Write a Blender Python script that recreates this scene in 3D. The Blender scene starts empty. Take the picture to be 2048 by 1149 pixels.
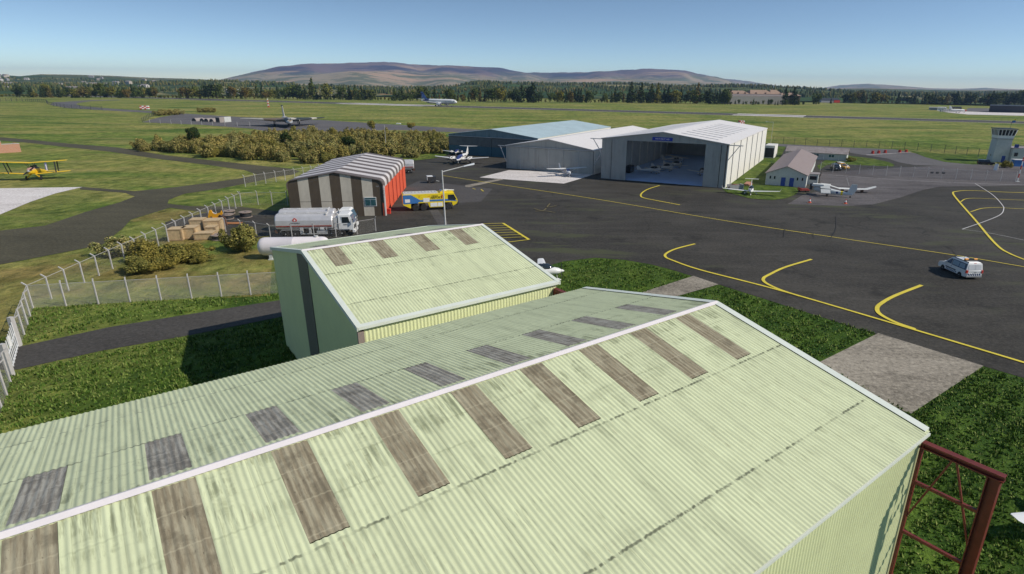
import bpy, math, random
import numpy as np
from mathutils import Vector, Matrix
random.seed(7); rng = np.random.default_rng(11)
PI = math.pi; rad = math.radians
scene = bpy.context.scene; C = scene.collection

# ------------------------------------------------------------------ camera and ground survey
F, PITCH, ROLL, CX, CY, H = 1163.4767, .330751, .01110036, 1110., 574.5, 22.
_fw = Vector((0, math.cos(PITCH), -math.sin(PITCH))); _r0 = Vector((1, 0, 0)); _u0 = _r0.cross(_fw)
_R = _r0*math.cos(ROLL) + _u0*math.sin(ROLL); _U = _u0*math.cos(ROLL) - _r0*math.sin(ROLL)
def ray(x, y): return _fw*F + _R*(x-CX) - _U*(y-CY)
def G(x, y, z=0.):                       # survey: photo pixel (2048 wide) -> point on the level z
    d = ray(x, y); t = (z-H)/d.z
    return Vector((d.x*t, d.y*t, z))
cd = bpy.data.cameras.new('camera'); cam = bpy.data.objects.new('camera', cd); C.objects.link(cam)
M = Matrix((_R, _U, -_fw)).transposed().to_4x4(); M.translation = (0, 0, H); cam.matrix_world = M
cd.sensor_fit = 'HORIZONTAL'; cd.sensor_width = 36; cd.lens = F/2048*36; cd.shift_x = (1024-CX)/2048
cd.clip_start = .5; cd.clip_end = 60000; scene.camera = cam

# ------------------------------------------------------------------ light
SUN_AZ, SUN_EL = rad(-15.5), rad(40)
s = Vector((math.cos(SUN_AZ)*math.cos(SUN_EL), math.sin(SUN_AZ)*math.cos(SUN_EL), math.sin(SUN_EL)))
ld = bpy.data.lights.new('sun', 'SUN'); ld.energy = 4.2; ld.angle = rad(.5); ld.color = (1, .94, .85)
lo = bpy.data.objects.new('sun', ld); C.objects.link(lo); lo.rotation_euler = s.to_track_quat('Z', 'Y').to_euler(); lo.location = s*300
w = bpy.data.worlds.new('World'); scene.world = w; w.use_nodes = True
nt = w.node_tree; nt.nodes.clear()
sky = nt.nodes.new('ShaderNodeTexSky'); sky.sky_type = 'NISHITA'; sky.sun_disc = False
sky.sun_elevation = SUN_EL; sky.sun_rotation = PI/2 - SUN_AZ; sky.altitude = 60; sky.air_density = 1.0; sky.dust_density = .1; sky.ozone_density = 1.0
tc = nt.nodes.new('ShaderNodeTexCoord'); mp = nt.nodes.new('ShaderNodeMapping'); mp.inputs[3].default_value = (1, 1, 2.6); nt.links.new(tc.outputs['Generated'], mp.inputs[0]); nt.links.new(mp.outputs[0], sky.inputs[0])
bg = nt.nodes.new('ShaderNodeBackground'); bg.inputs[1].default_value = .135
ow = nt.nodes.new('ShaderNodeOutputWorld'); tint = nt.nodes.new('ShaderNodeMix'); tint.data_type = 'RGBA'; tint.blend_type = 'MULTIPLY'; tint.inputs[0].default_value = 1; tint.inputs[7].default_value = (.96, 1.025, 1.01, 1); nt.links.new(sky.outputs[0], tint.inputs[6]); nt.links.new(tint.outputs[2], bg.inputs[0]); nt.links.new(bg.outputs[0], ow.inputs[0])
scene.view_settings.view_transform = 'Standard'; scene.view_settings.look = 'None'; scene.view_settings.gamma = 1
scene.view_settings.exposure = 0
scene.render.engine = 'CYCLES'; scene.cycles.use_denoising = True
scene.cycles.max_bounces = 8; scene.cycles.diffuse_bounces = 6; scene.cycles.transparent_max_bounces = 16; scene.cycles.volume_bounces = 0; scene.cycles.use_adaptive_sampling = True
scene.cycles.adaptive_threshold = .015
scene.render.resolution_x = 1024; scene.render.resolution_y = 574

# ------------------------------------------------------------------ materials
class NT:
    def __init__(s, name):
        s.m = bpy.data.materials.new(name); s.m.use_nodes = True; s.t = s.m.node_tree; s.t.nodes.clear()
        s.out = s.n('ShaderNodeOutputMaterial'); s._c = {}
    def n(s, k): return s.t.nodes.new(k)
    def put(s, sock, v):
        if hasattr(v, 'is_output'): s.t.links.new(v, sock)
        elif isinstance(v, (tuple, list)) and len(v) == 3 and sock.type == 'RGBA': sock.default_value = (*v, 1)
        else: sock.default_value = v
    def co(s, kind='Object'):
        if kind not in s._c:
            if kind == 'World': s._c[kind] = s.n('ShaderNodeNewGeometry').outputs['Position']
            else: s._c[kind] = s.n('ShaderNodeTexCoord').outputs[kind]
        return s._c[kind]
    def map(s, v, sc=(1, 1, 1), loc=(0, 0, 0), rot=(0, 0, 0)):
        n = s.n('ShaderNodeMapping'); s.put(n.inputs[0], v); n.inputs[1].default_value = loc; n.inputs[2].default_value = rot; n.inputs[3].default_value = sc; return n.outputs[0]
    def noise(s, v, sc, det=3., rough=.55):
        n = s.n('ShaderNodeTexNoise'); s.put(n.inputs['Vector'], v); n.inputs['Scale'].default_value = sc; n.inputs['Detail'].default_value = det; n.inputs['Roughness'].default_value = rough; return n.outputs[0]
    def vor(s, v, sc, out='Color'):
        n = s.n('ShaderNodeTexVoronoi'); s.put(n.inputs['Vector'], v); n.inputs['Scale'].default_value = sc; return n.outputs[out]
    def ma(s, op, a, b=0., c=0.):
        n = s.n('ShaderNodeMath'); n.operation = op; s.put(n.inputs[0], a); s.put(n.inputs[1], b); s.put(n.inputs[2], c); return n.outputs[0]
    def ss(s, v, lo, hi, a=0., b=1.):
        n = s.n('ShaderNodeMapRange'); n.interpolation_type = 'SMOOTHSTEP'; s.put(n.inputs[0], v)
        for i, q in enumerate((lo, hi, a, b)): n.inputs[i+1].default_value = q
        return n.outputs[0]
    def mix(s, f, a, b, mode='MIX'):
        n = s.n('ShaderNodeMix'); n.data_type = 'RGBA'; n.blend_type = mode; s.put(n.inputs[0], f); s.put(n.inputs[6], a); s.put(n.inputs[7], b); return n.outputs[2]
    def xyz(s, v):
        n = s.n('ShaderNodeSeparateXYZ'); s.put(n.inputs[0], v); return n.outputs
    def comb(s, x, y, z=0.):
        n = s.n('ShaderNodeCombineXYZ'); s.put(n.inputs[0], x); s.put(n.inputs[1], y); s.put(n.inputs[2], z); return n.outputs[0]
    def bump(s, h, st=.3, d=.1):
        n = s.n('ShaderNodeBump'); s.put(n.inputs['Height'], h); n.inputs['Strength'].default_value = st; n.inputs['Distance'].default_value = d; return n.outputs[0]
    def bsdf(s, col, rough=.6, metal=0., normal=None, spec=.5, alpha=None, trans=0.):
        n = s.n('ShaderNodeBsdfPrincipled'); s.put(n.inputs['Base Color'], col); s.put(n.inputs['Roughness'], rough); s.put(n.inputs['Metallic'], metal)
        n.inputs['Specular IOR Level'].default_value = spec
        if normal is not None: s.put(n.inputs['Normal'], normal)
        if alpha is not None: s.put(n.inputs['Alpha'], alpha)
        if trans: n.inputs['Transmission Weight'].default_value = trans
        s.t.links.new(n.outputs[0], s.out.inputs[0]); return s.m
def sc3(c, k): return tuple(min(1., max(0., q*k)) for q in c)
_M = {}
def mat(name, col, rough=.6, var=.18, sc=1.5, metal=0., dirt=None, bump=0., spec=.4):
    if name in _M: return _M[name]
    t = NT(name); co = t.co()
    a = t.noise(co, sc, 4); b = t.noise(co, sc*9, 2)
    f = t.ma('ADD', t.ma('MULTIPLY', a, .65), t.ma('MULTIPLY', b, .35))
    c = t.mix(t.ss(f, .3, .7), sc3(col, 1-var), sc3(col, 1+var))
    if dirt: c = t.mix(t.ss(t.noise(co, sc*2.3, 6, .7), .52, .8, 0, .75), c, dirt)
    nm = t.bump(b, bump, .02) if bump else None
    _M[name] = t.bsdf(c, rough, metal, nm, spec); return _M[name]
def leafmat(name, cols):
    t = NT(name); n = t.n('ShaderNodeNewGeometry'); oi = t.n('ShaderNodeObjectInfo')
    r = t.n('ShaderNodeValToRGB'); t.put(r.inputs[0], n.outputs['Random Per Island'])
    e = r.color_ramp.elements
    while len(e) < len(cols): e.new(.5)
    for i, c in enumerate(cols): e[i].position = i/(len(cols)-1); e[i].color = (*c, 1)
    c = t.mix(t.ma('MULTIPLY', oi.outputs['Random'], .55), r.outputs[0], t.mix(1., r.outputs[0], (1.35, 1.05, .62), 'MULTIPLY'))
    return t.bsdf(c, .85, spec=.15)

WHITE = mat('white_paint', (.76, .75, .72), .35, .05, 2); GALV = mat('galvanised_steel', (.52, .51, .49), .5, .12, 4)
DARK = mat('dark_metal', (.035, .036, .038), .5, .2, 3); RUBBER = mat('rubber', (.022, .021, .02), .8, .2, 6)
GLASS = mat('dark_glass', (.02, .028, .035), .08, .2, 1, spec=.8); TEAL = mat('teal_glass', (.035, .10, .11), .12, .3, 2, spec=.8)
BLACKP = mat('black_paint', (.012, .013, .016), .2, .2, 2, spec=.7); REDP = mat('red_paint', (.55, .05, .03), .45, .12, 2)
YEL = mat('yellow_paint', (.80, .60, .02), .4, .08, 2); ORANGE = mat('orange_plastic', (.8, .25, .02), .4, .1, 3)
BLUEP = mat('blue_paint', (.05, .17, .42), .4, .1, 2); BLUED = mat('blue_door_paint', (.035, .07, .30), .5, .15, 2)
ALU = mat('brushed_aluminium', (.60, .575, .56), .42, .09, 1.2, metal=.35); CHROME = mat('bright_rim', (.68, .66, .62), .4, .1, 5, metal=.3)
RUST = mat('rusty_steel', (.12, .06, .04), .8, .4, 3); WOOD = mat('crate_wood', (.50, .37, .21), .8, .18, 3, dirt=(.3, .21, .12)); WOODD = mat('crate_batten', (.36, .25, .14), .8, .2, 3)
GREYP = mat('grey_paint', (.33, .33, .33), .55, .15, 2); REDSTEEL = mat('red_oxide_steel', (.155, .028, .020), .5, .22, 2.5, dirt=(.07, .018, .014))
CONCW = mat('pale_render', (.52, .53, .50), .85, .08, 1.2, dirt=(.36, .36, .33))

# ------------------------------------------------------------------ mesh building
class MB:
    def __init__(s): s.v = []; s.f = []; s.m = []
    def add(s, vs, fs, m=0, T=None):
        o = len(s.v)
        s.v += [tuple(T @ Vector(p)) for p in vs] if T else [tuple(p) for p in vs]
        s.f += [tuple(i+o for i in f) for f in fs]; s.m += [m]*len(fs); return s
    def box(s, x0, x1, y0, y1, z0, z1, m=0, T=None):
        return s.add([(x0,y0,z0),(x1,y0,z0),(x1,y1,z0),(x0,y1,z0),(x0,y0,z1),(x1,y0,z1),(x1,y1,z1),(x0,y1,z1)],
                     [(0,3,2,1),(4,5,6,7),(0,1,5,4),(1,2,6,5),(2,3,7,6),(3,0,4,7)], m, T)
    def bar(s, p, q, w, h=None, m=0, up=(0, 0, 1)):
        p, q = Vector(p), Vector(q); d = (q-p).normalized(); u = Vector(up)
        if abs(d.dot(u)) > .98: u = Vector((1, 0, 0)) if abs(d.x) < .9 else Vector((0, 1, 0))
        a = d.cross(u).normalized()*w/2; b = a.cross(d).normalized()*(h or w)/2
        return s.add([p-a-b, p+a-b, p+a+b, p-a+b, q-a-b, q+a-b, q+a+b, q-a+b], [(0,1,2,3),(7,6,5,4),(0,4,5,1),(1,5,6,2),(2,6,7,3),(3,7,4,0)], m)
    def tube(s, p, q, r, r2=None, n=8, m=0):
        p, q = Vector(p), Vector(q); r2 = r if r2 is None else r2; d = (q-p).normalized()
        a = d.orthogonal().normalized(); b = d.cross(a)
        ring = lambda c, k: [c+(a*math.cos(t*2*PI/n)+b*math.sin(t*2*PI/n))*k for t in range(n)]
        return s.loft([ring(p, r), ring(q, r2)], m)
    def loft(s, rings, m=0, cap=True, T=None):
        n = len(rings[0]); vs = [p for r in rings for p in r]; fs = []
        for k in range(len(rings)-1):
            for i in range(n): j = (i+1) % n; fs.append((k*n+i, k*n+j, (k+1)*n+j, (k+1)*n+i))
        if cap: fs.append(tuple(range(n-1, -1, -1))); fs.append(tuple((len(rings)-1)*n+i for i in range(n)))
        return s.add(vs, fs, m, T)
    def prism(s, poly, lo, hi, ax='y', m=0, T=None):      # poly in the plane across the axis
        f = {'y': lambda p, t: (p[0], t, p[1]), 'x': lambda p, t: (t, p[0], p[1]), 'z': lambda p, t: (p[0], p[1], t)}[ax]
        return s.loft([[f(p, lo) for p in poly], [f(p, hi) for p in poly]], m, True, T)
    def wheel(s, c, r, w, m=0, n=18):                     # tyre with rounded shoulders, axle along y
        x, y, z = c; rings = []
        for dy, k in ((-.5, .62), (-.5, .9), (-.32, 1), (.32, 1), (.5, .9), (.5, .62)):
            rings.append([(x+r*k*math.cos(t*2*PI/n), y+dy*w, z+r*k*math.sin(t*2*PI/n)) for t in range(n)])
        return s.loft(rings, m)
    def ell(s, secs, n=16, m=0, T=None, p=2.):            # loft of (x, yc, zc, ry, rz) sections
        rings = []
        for x, yc, zc, ry, rz in secs:
            rr = []
            for t in range(n):
                c, q = math.cos(t*2*PI/n), math.sin(t*2*PI/n)
                rr.append((x, yc+ry*math.copysign(abs(c)**(2/p), c), zc+rz*math.copysign(abs(q)**(2/p), q)))
            rings.append(rr)
        return s.loft(rings, m, True, T)
    def obj(s, name, mats, parent=None, smooth=None):
        me = bpy.data.meshes.new(name); me.from_pydata(s.v, [], s.f)
        for q in (mats if isinstance(mats, (list, tuple)) else [mats]): me.materials.append(q)
        if any(s.m): me.polygons.foreach_set('material_index', s.m)
        fixn(me, smooth)
        o = bpy.data.objects.new(name, me); C.objects.link(o)
        if parent: o.parent = parent
        return o
import bmesh
def fixn(me, smooth=None):
    bm = bmesh.new(); bm.from_mesh(me); bmesh.ops.recalc_face_normals(bm, faces=bm.faces); bm.to_mesh(me); bm.free()
    if smooth:
        me.shade_smooth(); me.set_sharp_from_angle(angle=rad(smooth))
def npmesh(name, v, f, mats, parent=None, smooth=False):  # fast mesh from arrays; all faces the same size
    me = bpy.data.meshes.new(name); n, k = f.shape
    me.vertices.add(len(v)); me.vertices.foreach_set('co', np.ascontiguousarray(v, np.float32).ravel())
    me.loops.add(n*k); me.loops.foreach_set('vertex_index', np.ascontiguousarray(f, np.int32).ravel())
    me.polygons.add(n); me.polygons.foreach_set('loop_start', np.arange(0, n*k, k, dtype=np.int32))
    me.update(calc_edges=True); me.validate()
    for q in (mats if isinstance(mats, (list, tuple)) else [mats]): me.materials.append(q)
    if smooth: me.shade_smooth()
    o = bpy.data.objects.new(name, me); C.objects.link(o)
    if parent: o.parent = parent
    return o
def tag(o, label=None, cat=None, group=None, kind=None):
    for k, v in (('label', label), ('category', cat), ('group', group), ('kind', kind)):
        if v: o[k] = v
    return o
def thing(name, label, cat, loc=(0, 0, 0), rz=0., group=None):
    o = bpy.data.objects.new(name, None); C.objects.link(o); o.location = loc; o.rotation_euler = (0, 0, rz); o.empty_display_size = .3
    return tag(o, label, cat, group)
def dup(o, parent=None):
    c = o.copy(); C.objects.link(c)
    if parent: c.parent = parent
    for ch in o.children: dup(ch, c)
    return c
def struct(o): o['kind'] = 'structure'; return o
def lettering(text, size, T, m, parent, name='lettering', sx=1.):
    cu = bpy.data.curves.new(name, 'FONT'); cu.body = text; cu.size = size; cu.extrude = .004; cu.align_x = 'CENTER'; cu.align_y = 'CENTER'; cu.resolution_u = 2
    to = bpy.data.objects.new(name, cu); me = bpy.data.meshes.new_from_object(to); bpy.data.objects.remove(to); bpy.data.curves.remove(cu)
    me.transform(T @ Matrix.Diagonal((sx, 1, 1, 1))); me.materials.append(m); me.name = name
    o = bpy.data.objects.new(name, me); C.objects.link(o); o.parent = parent; return o
def facing(p, right, up):                                 # frame for flat writing: x along right, y along up
    r, u = Vector(right).normalized(), Vector(up).normalized(); n = r.cross(u)
    m_ = Matrix((r, u, n)).transposed().to_4x4(); m_.translation = p; return m_
# ------------------------------------------------------------------ grass, hills
def grass_mat(name, lawn):
    t = NT(name); P = t.co('World'); xyz = t.xyz(P)
    n1 = t.noise(P, .006, 4, .6); n2 = t.noise(t.map(P, (.6, 1.6, 1)), .035, 4, .6); n3 = t.noise(P, .35, 4, .65); n4 = t.noise(P, 2.2, 4, .7)
    d_ = t.ma('SQRT', t.ma('ADD', t.ma('MULTIPLY', xyz[0], xyz[0]), t.ma('MULTIPLY', xyz[1], xyz[1])))
    far = t.ss(t.ma('ADD', d_, t.ma('MULTIPLY', n2, 60)), 85, 190) if not lawn else (.22 if lawn == 1 else 1.)
    dry = t.ss(t.ma('ADD', t.ma('MULTIPLY', n2, .75), t.ma('MULTIPLY', n1, .45)), .47, .72)
    leftdry = t.ss(t.ma('ADD', t.ma('MULTIPLY', xyz[0], -1), t.ma('MULTIPLY', n2, 18)), 36, 50)
    lush = t.mix(t.ss(n3, .3, .7), (.024, .060, .008), (.085, .145, .020))
    olive = t.mix(t.ss(n3, .32, .68), (.078, .132, .021), (.205, .255, .048))
    straw = t.mix(t.ss(n3, .3, .7), (.20, .195, .048), (.36, .315, .10))
    c = t.mix(t.ma('MAXIMUM', far, t.ma('MULTIPLY', leftdry, .6)), lush, t.mix(dry, olive, straw))
    if lawn == 2: c = t.mix(t.ss(t.noise(t.map(P, loc=(5, 5, 0)), .09, 4, .6), .40, .62), c, t.mix(t.ss(n3, .3, .7), (.15, .125, .035), (.29, .225, .075)))
    if not lawn:
        blot = t.ss(t.noise(t.map(P, (.55, 1.5, 1), (31, 7, 0)), .022, 3, .55), .50, .66)
        c = t.mix(t.ma('MULTIPLY', blot, t.ma('MULTIPLY', far, .62)), c, (.045, .110, .014))
        c = t.mix(t.ma('MULTIPLY', t.ss(t.noise(t.map(P, (.5, 1.8, 1), (77, 3, 0)), .05, 4, .6), .53, .66), t.ma('MULTIPLY', far, .72)), c, (.29, .26, .085))
    g1 = t.noise(t.map(P, (1, .45, 1)), .95, 3, .75); g2 = t.noise(t.map(P, (1, .3, 1), (9, 4, 0)), .30, 3, .75); g3 = t.noise(t.map(P, (1, .25, 1), (3, 8, 0)), .10, 3, .7)
    gr = t.ma('ADD', t.ma('ADD', t.ma('MULTIPLY', g1, .42), t.ma('MULTIPLY', g2, .36)), t.ma('MULTIPLY', g3, .22))
    c = t.mix(t.ss(gr, .52, .36), c, t.mix(1., c, (.42, .50, .40), 'MULTIPLY')); c = t.mix(t.ss(gr, .52, .66), c, t.mix(1., c, (1.75, 1.55, 1.5), 'MULTIPLY'))
    c = t.mix(t.ma('MULTIPLY', t.ss(n4, .60, .76), .5), c, (.23, .235, .075))
    c = t.mix(t.ma('MULTIPLY', t.ss(n4, .47, .27), .6), c, (.014, .032, .006))
    return t.bsdf(c, .9, normal=t.bump(t.ma('ADD', n3, t.ma('MULTIPLY', n4, .6)), .9, .5), spec=.1)
GRASS = grass_mat('grass_field', False); LAWN = grass_mat('lawn_grass', True)

rs = [0, 30, 60, 100, 160, 260, 420, 700, 1100, 2000, 4000, 8000, 16000]; v = [(0, 0, 0)]; f = []
for r in rs[1:]:
    for k in range(64): v.append((r*math.cos(k*PI/32), r*math.sin(k*PI/32), 0))
for k in range(64): f.append((0, 1+k, 1+(k+1) % 64))
for j in range(len(rs)-2):
    for k in range(64): a = 1+j*64; b = a+64; f.append((a+k, b+k, b+(k+1) % 64, a+(k+1) % 64))
g_ = MB(); g_.add(v, f); struct(g_.obj('ground', GRASS))

def prof(pts):                                            # skyline in the photo -> (azimuth, slope)
    az = []; sl = []
    for x, y in pts:
        d = ray(x, y); az.append(math.atan2(d.x, d.y)); sl.append(d.z/math.hypot(d.x, d.y))
    return np.array(az), np.array(sl)
LAY = [  # distance, near width, far width, skyline
 (2500, 1150, 900, [(-400,171),(0,171),(200,171),(330,166),(450,164),(560,169),(640,173),(760,177),(860,177),(900,173),(960,166),(1060,168),(1150,170),(1250,169),(1350,173),(1500,173),(1600,178),(1750,187),(2048,193),(2500,200)]),
 (4600, 1900, 1500, [(-700,152),(-300,150),(0,150),(40,153),(80,149),(150,150),(220,152),(300,156),(380,158),(440,161),(520,167),(600,177),(800,190),(1400,190),(1500,181),(1640,178),(1740,177),(1900,181),(2048,181),(2500,182)]),
 (6700, 2000, 1500, [(300,185),(440,168),(600,152),(700,144),(780,144),(900,152),(1000,160),(1100,160),(1200,158),(1300,160),(1400,165),(1500,176),(1600,190)]),
 (9200, 2600, 2500, [(200,200),(380,172),(440,160),(470,153),(520,142),(560,134),(620,129),(660,130),(700,127),(770,125),(820,128),(880,133),(940,135),(1000,136),(1020,141),(1060,146),(1130,147),(1170,147),(1200,143),(1240,140),(1280,139),(1340,141),(1370,143),(1395,150),(1430,153),(1450,158),(1475,167),(1560,190)]),
 (12800, 2600, 2000, [(1000,190),(1300,167),(1430,156),(1470,160),(1520,167),(1580,176),(1640,177),(1680,171),(1740,168),(1800,172),(1860,177),(1920,178),(1970,176),(2048,180),(2400,176)]),
]
PR = [prof(l[3]) for l in LAY]
def wav(x, y, s_, seed):                                  # cheap smooth noise
    r_ = np.random.default_rng(seed); o = 0
    for i in range(7):
        k = r_.normal(size=2); k /= np.linalg.norm(k); fq = (1+i*.55)/s_
        o = o+np.sin((x*k[0]+y*k[1])*fq*6.28+r_.uniform(0, 6.28))/(1+i*.6)
    return o/2.6
def terrain(x, y):
    r = np.hypot(x, y); az = np.arctan2(x, y); h = np.full_like(r, -1.2)
    for i, ((D, Wn, Wf, _), (pa, ps)) in enumerate(zip(LAY, PR)):
        Dk = D*(1+.07*wav(az*4, az*0, 1., 5+i))
        crest = H+Dk*np.interp(az, pa, ps)
        u = np.clip((r-(Dk-Wn))/Wn, 0, 1); q = np.clip((r-Dk)/Wf, 0, 1)
        b = np.where(r < Dk, u*u*(3-2*u), 1-q*q*(3-2*q))
        h = np.maximum(h, crest*b*(1-.10*(1-b)*(1+wav(x, y, D*.16, 20+i))))
    hi = np.clip((h-60)/150, 0, 1); return h+hi*(wav(x, y, 1500, 41)*16+wav(x, y*1.4, 620, 42)*9+wav(x, y, 260, 43)*3)
na, nr = 560, 200
A_, R_ = np.meshgrid(np.linspace(rad(-80), rad(80), na), np.geomspace(1250, 16000, nr))
X_, Y_ = R_*np.sin(A_), R_*np.cos(A_)
Z_ = terrain(X_.ravel(), Y_.ravel())
V_ = np.stack([X_.ravel(), Y_.ravel(), Z_], 1); I_ = np.arange(na*nr).reshape(nr, na)
Q_ = np.stack([I_[:-1, :-1], I_[:-1, 1:], I_[1:, 1:], I_[1:, :-1]], -1).reshape(-1, 4)
t = NT('hillside'); P = t.co('World'); z = t.xyz(P)[2]; x_ = t.xyz(P)[0]
cell = t.xyz(t.vor(t.map(P, (1, .55, 0)), .0042)); edge = t.noise(P, .004, 5, .65); fine = t.noise(P, .02, 4, .7); big = t.noise(P, .0009, 4, .6)
fld = t.mix(t.ss(cell[0], .40, .52), (.055, .095, .025), (.11, .125, .045)); fld = t.mix(t.ss(cell[1], .76, .80), fld, (.30, .25, .12)); fld = t.mix(t.ss(cell[2], .90, .93), fld, (.34, .20, .11))
fld = t.mix(t.ss(fine, .44, .56), fld, (.030, .055, .024))
moor = t.mix(t.ss(t.noise(t.map(P, (.35, 1, .6)), .0016, 6, .68), .45, .55), (.050, .042, .070), (.155, .105, .105))
moor = t.mix(t.ss(t.noise(t.map(P, (.3, 1, 1), (900, 0, 0)), .0011, 5, .6), .51, .57), moor, (.33, .225, .15)); moor = t.mix(t.ss(t.noise(t.map(P, (.4, 1, 1), (300, 50, 0)), .0019, 5, .6), .54, .60), moor, (.042, .046, .068)); moor = t.mix(t.ss(fine, .5, .75, 0, .4), moor, (.07, .065, .05))
low = t.mix(t.ss(edge, .46, .56), (.13, .135, .075), (.30, .24, .15)); low = t.mix(t.ss(t.noise(t.map(P, (.5, 1, 1), (50, 80, 0)), .0022, 5, .65), .54, .60), low, (.40, .27, .17))
zz = t.ma('ADD', z, t.ma('MULTIPLY', t.ma('SUBTRACT', big, .5), 240))
rr = t.ma('SQRT', t.ma('ADD', t.ma('MULTIPLY', x_, x_), t.ma('MULTIPLY', t.xyz(P)[1], t.xyz(P)[1])))
up = t.ma('MULTIPLY', t.ss(zz, 120, 210), t.ss(rr, 5200, 6300))
c = t.mix(t.ss(t.ma('ADD', rr, t.ma('MULTIPLY', edge, 1500)), 4600, 6000), fld, low); c = t.mix(up, c, moor)
HILL = t.bsdf(c, .95, normal=t.bump(t.ma('ADD', edge, fine), .6, 14), spec=.05)
hl = npmesh('hills', V_, Q_, HILL, smooth=True); struct(hl)

# the far-off woods: thousands of little conifers read as one mass
def forest(n, seed):
    r_ = np.random.default_rng(seed); az = r_.uniform(rad(-52), rad(52), n*3); r = np.sqrt(r_.uniform(1550**2, 3700**2, n*3))
    x, y = r*np.sin(az), r*np.cos(az); m_ = wav(x, y*1.5, 620, 3)+.5*wav(x, y, 190, 4)
    k = (m_+.14*(x > .45*y) > .02)&(r_.uniform(size=n*3) < np.clip((m_+.25)*2.2, .12, 1)*np.where(r > 2900, .45, 1)); x, y = x[k][:n], y[k][:n]; n = len(x); z = terrain(x, y)-.6
    hh = r_.uniform(6, 12.5, n)*np.where(r_.uniform(size=n) < .3, .7, 1); wd = hh*r_.uniform(.2, .4, n); conif = r_.uniform(size=n) < .6
    vs = []; fs = []; S = 6
    for lev, (zf, rf, rg) in enumerate(((.03, .75, .7), (.38, 1., .62), (.72, .85, .36), (1., .28, .03))):
        for s_ in range(S):
            a = s_*2*PI/S+r_.uniform(0, 1, n); k_ = np.where(conif, rg, rf)*wd*r_.uniform(.7, 1.25, n)
            vs.append(np.stack([x+np.cos(a)*k_, y+np.sin(a)*k_, z+hh*zf*r_.uniform(.93, 1.05, n)], 1))
    vs = np.stack(vs, 1).reshape(-1, 3); base = (np.arange(n)*S*4)[:, None]; f_ = []
    for l in range(3):
        for s_ in range(S): f_.append(base+np.array([l*S+s_, l*S+(s_+1) % S, (l+1)*S+(s_+1) % S, (l+1)*S+s_])[None])
    return npmesh('forest', vs, np.stack(f_, 1).reshape(-1, 4), leafmat('forest_canopy', [(.020, .038, .016), (.034, .058, .022), (.055, .082, .028), (.095, .115, .04), (.13, .115, .045)]))
tag(forest(21000, 8), 'dark conifer woods covering the slopes below the moors', 'woods', kind='stuff')

# ------------------------------------------------------------------ paved areas, each a sheet 2 cm above the one below
def asphalt(name, ca, cb, cr=.5, moss=.0, gritty=1.):
    t = NT(name); P = t.co('World')
    a = t.noise(P, .05, 5, .6); b = t.noise(t.map(P, (.35, 1.4, 1), rot=(0, 0, .4)), .22, 5, .65); f = t.noise(P, 7, 3, .7)
    c = t.mix(t.ss(t.ma('ADD', t.ma('MULTIPLY', a, .5), t.ma('MULTIPLY', b, .5)), .36, .64), ca, cb)
    c = t.mix(t.ma('MULTIPLY', t.ss(f, .3, .75), .35*gritty), c, sc3(cb, 1.7)); f2 = t.noise(P, 2.6, 3, .8); c = t.mix(t.ma('MULTIPLY', t.ss(f2, .50, .68), .45*gritty), c, sc3(cb, 1.75)); c = t.mix(t.ma('MULTIPLY', t.ss(f2, .48, .34), .5*gritty), c, sc3(ca, .6))
    v_ = t.vor(t.map(P, (1, 1, 0)), .06, 'Distance'); n = t.n('ShaderNodeTexVoronoi'); n.feature = 'DISTANCE_TO_EDGE'; n.inputs['Scale'].default_value = .055
    w_ = t.n('ShaderNodeVectorMath'); w_.operation = 'ADD'; t.put(w_.inputs[0], P); nn = t.n('ShaderNodeTexNoise'); nn.inputs['Scale'].default_value = .12; nn.inputs['Detail'].default_value = 5; t.put(nn.inputs['Vector'], P)
    sc_ = t.n('ShaderNodeVectorMath'); sc_.operation = 'SCALE'; t.put(sc_.inputs[0], nn.outputs['Color']); sc_.inputs['Scale'].default_value = 9; t.put(w_.inputs[1], sc_.outputs[0]); t.put(n.inputs['Vector'], w_.outputs[0])
    sc2 = t.noise(t.map(P, (.22, 1.3, 1), (12, 5, 0), (0, 0, .35)), .55, 5, .7); c = t.mix(t.ma('MULTIPLY', t.ss(sc2, .54, .70), t.ma('MULTIPLY', t.ss(a, .45, .6), .55*cr)), c, sc3(cb, 1.9)); sd = t.noise(t.map(P, (1, 1, 1), (70, 33, 0)), .16, 5, .7); c = t.mix(t.ma('MULTIPLY', t.ss(sd, .55, .68), .6*cr), c, sc3(ca, .55))
    crack = t.ma('MULTIPLY', t.ss(n.outputs[0], .012, .0), t.ma('MULTIPLY', t.ss(t.noise(P, .03, 3), .45, .6), cr)); c = t.mix(t.ma('MULTIPLY', crack, .7), c, sc3(ca, .55))
    if moss: c = t.mix(t.ma('MULTIPLY', t.ss(t.ma('MULTIPLY', t.noise(t.map(P, loc=(40, 9, 0)), .034, 3), t.ss(b, .3, .6)), .47, .66), moss), c, (.070, .076, .036))
    return t.bsdf(c, .85, normal=t.bump(f, .3, .03), spec=.2)
APRON = asphalt('apron_asphalt', (.026, .0235, .019), (.060, .054, .044), .9, .8); ROADM = asphalt('road_asphalt', (.048, .043, .037), (.068, .062, .054), .2)
TRACK = asphalt('track_asphalt', (.048, .043, .026), (.088, .078, .047), .2); FARROAD = asphalt('perimeter_asphalt', (.085, .078, .075), (.13, .12, .115), .1)
PATCH = asphalt('patched_asphalt', (.055, .050, .046), (.085, .078, .072), .3); RUNW = asphalt('runway_asphalt', (.05, .045, .043), (.085, .075, .07), .1)
CONC = asphalt('old_concrete', (.125, .107, .08), (.30, .262, .205), 1.); CONCP = asphalt('pale_concrete', (.50, .44, .40), (.62, .56, .52), .5); CONCG = asphalt('grey_concrete', (.36, .34, .31), (.50, .47, .44), .7)
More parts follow.
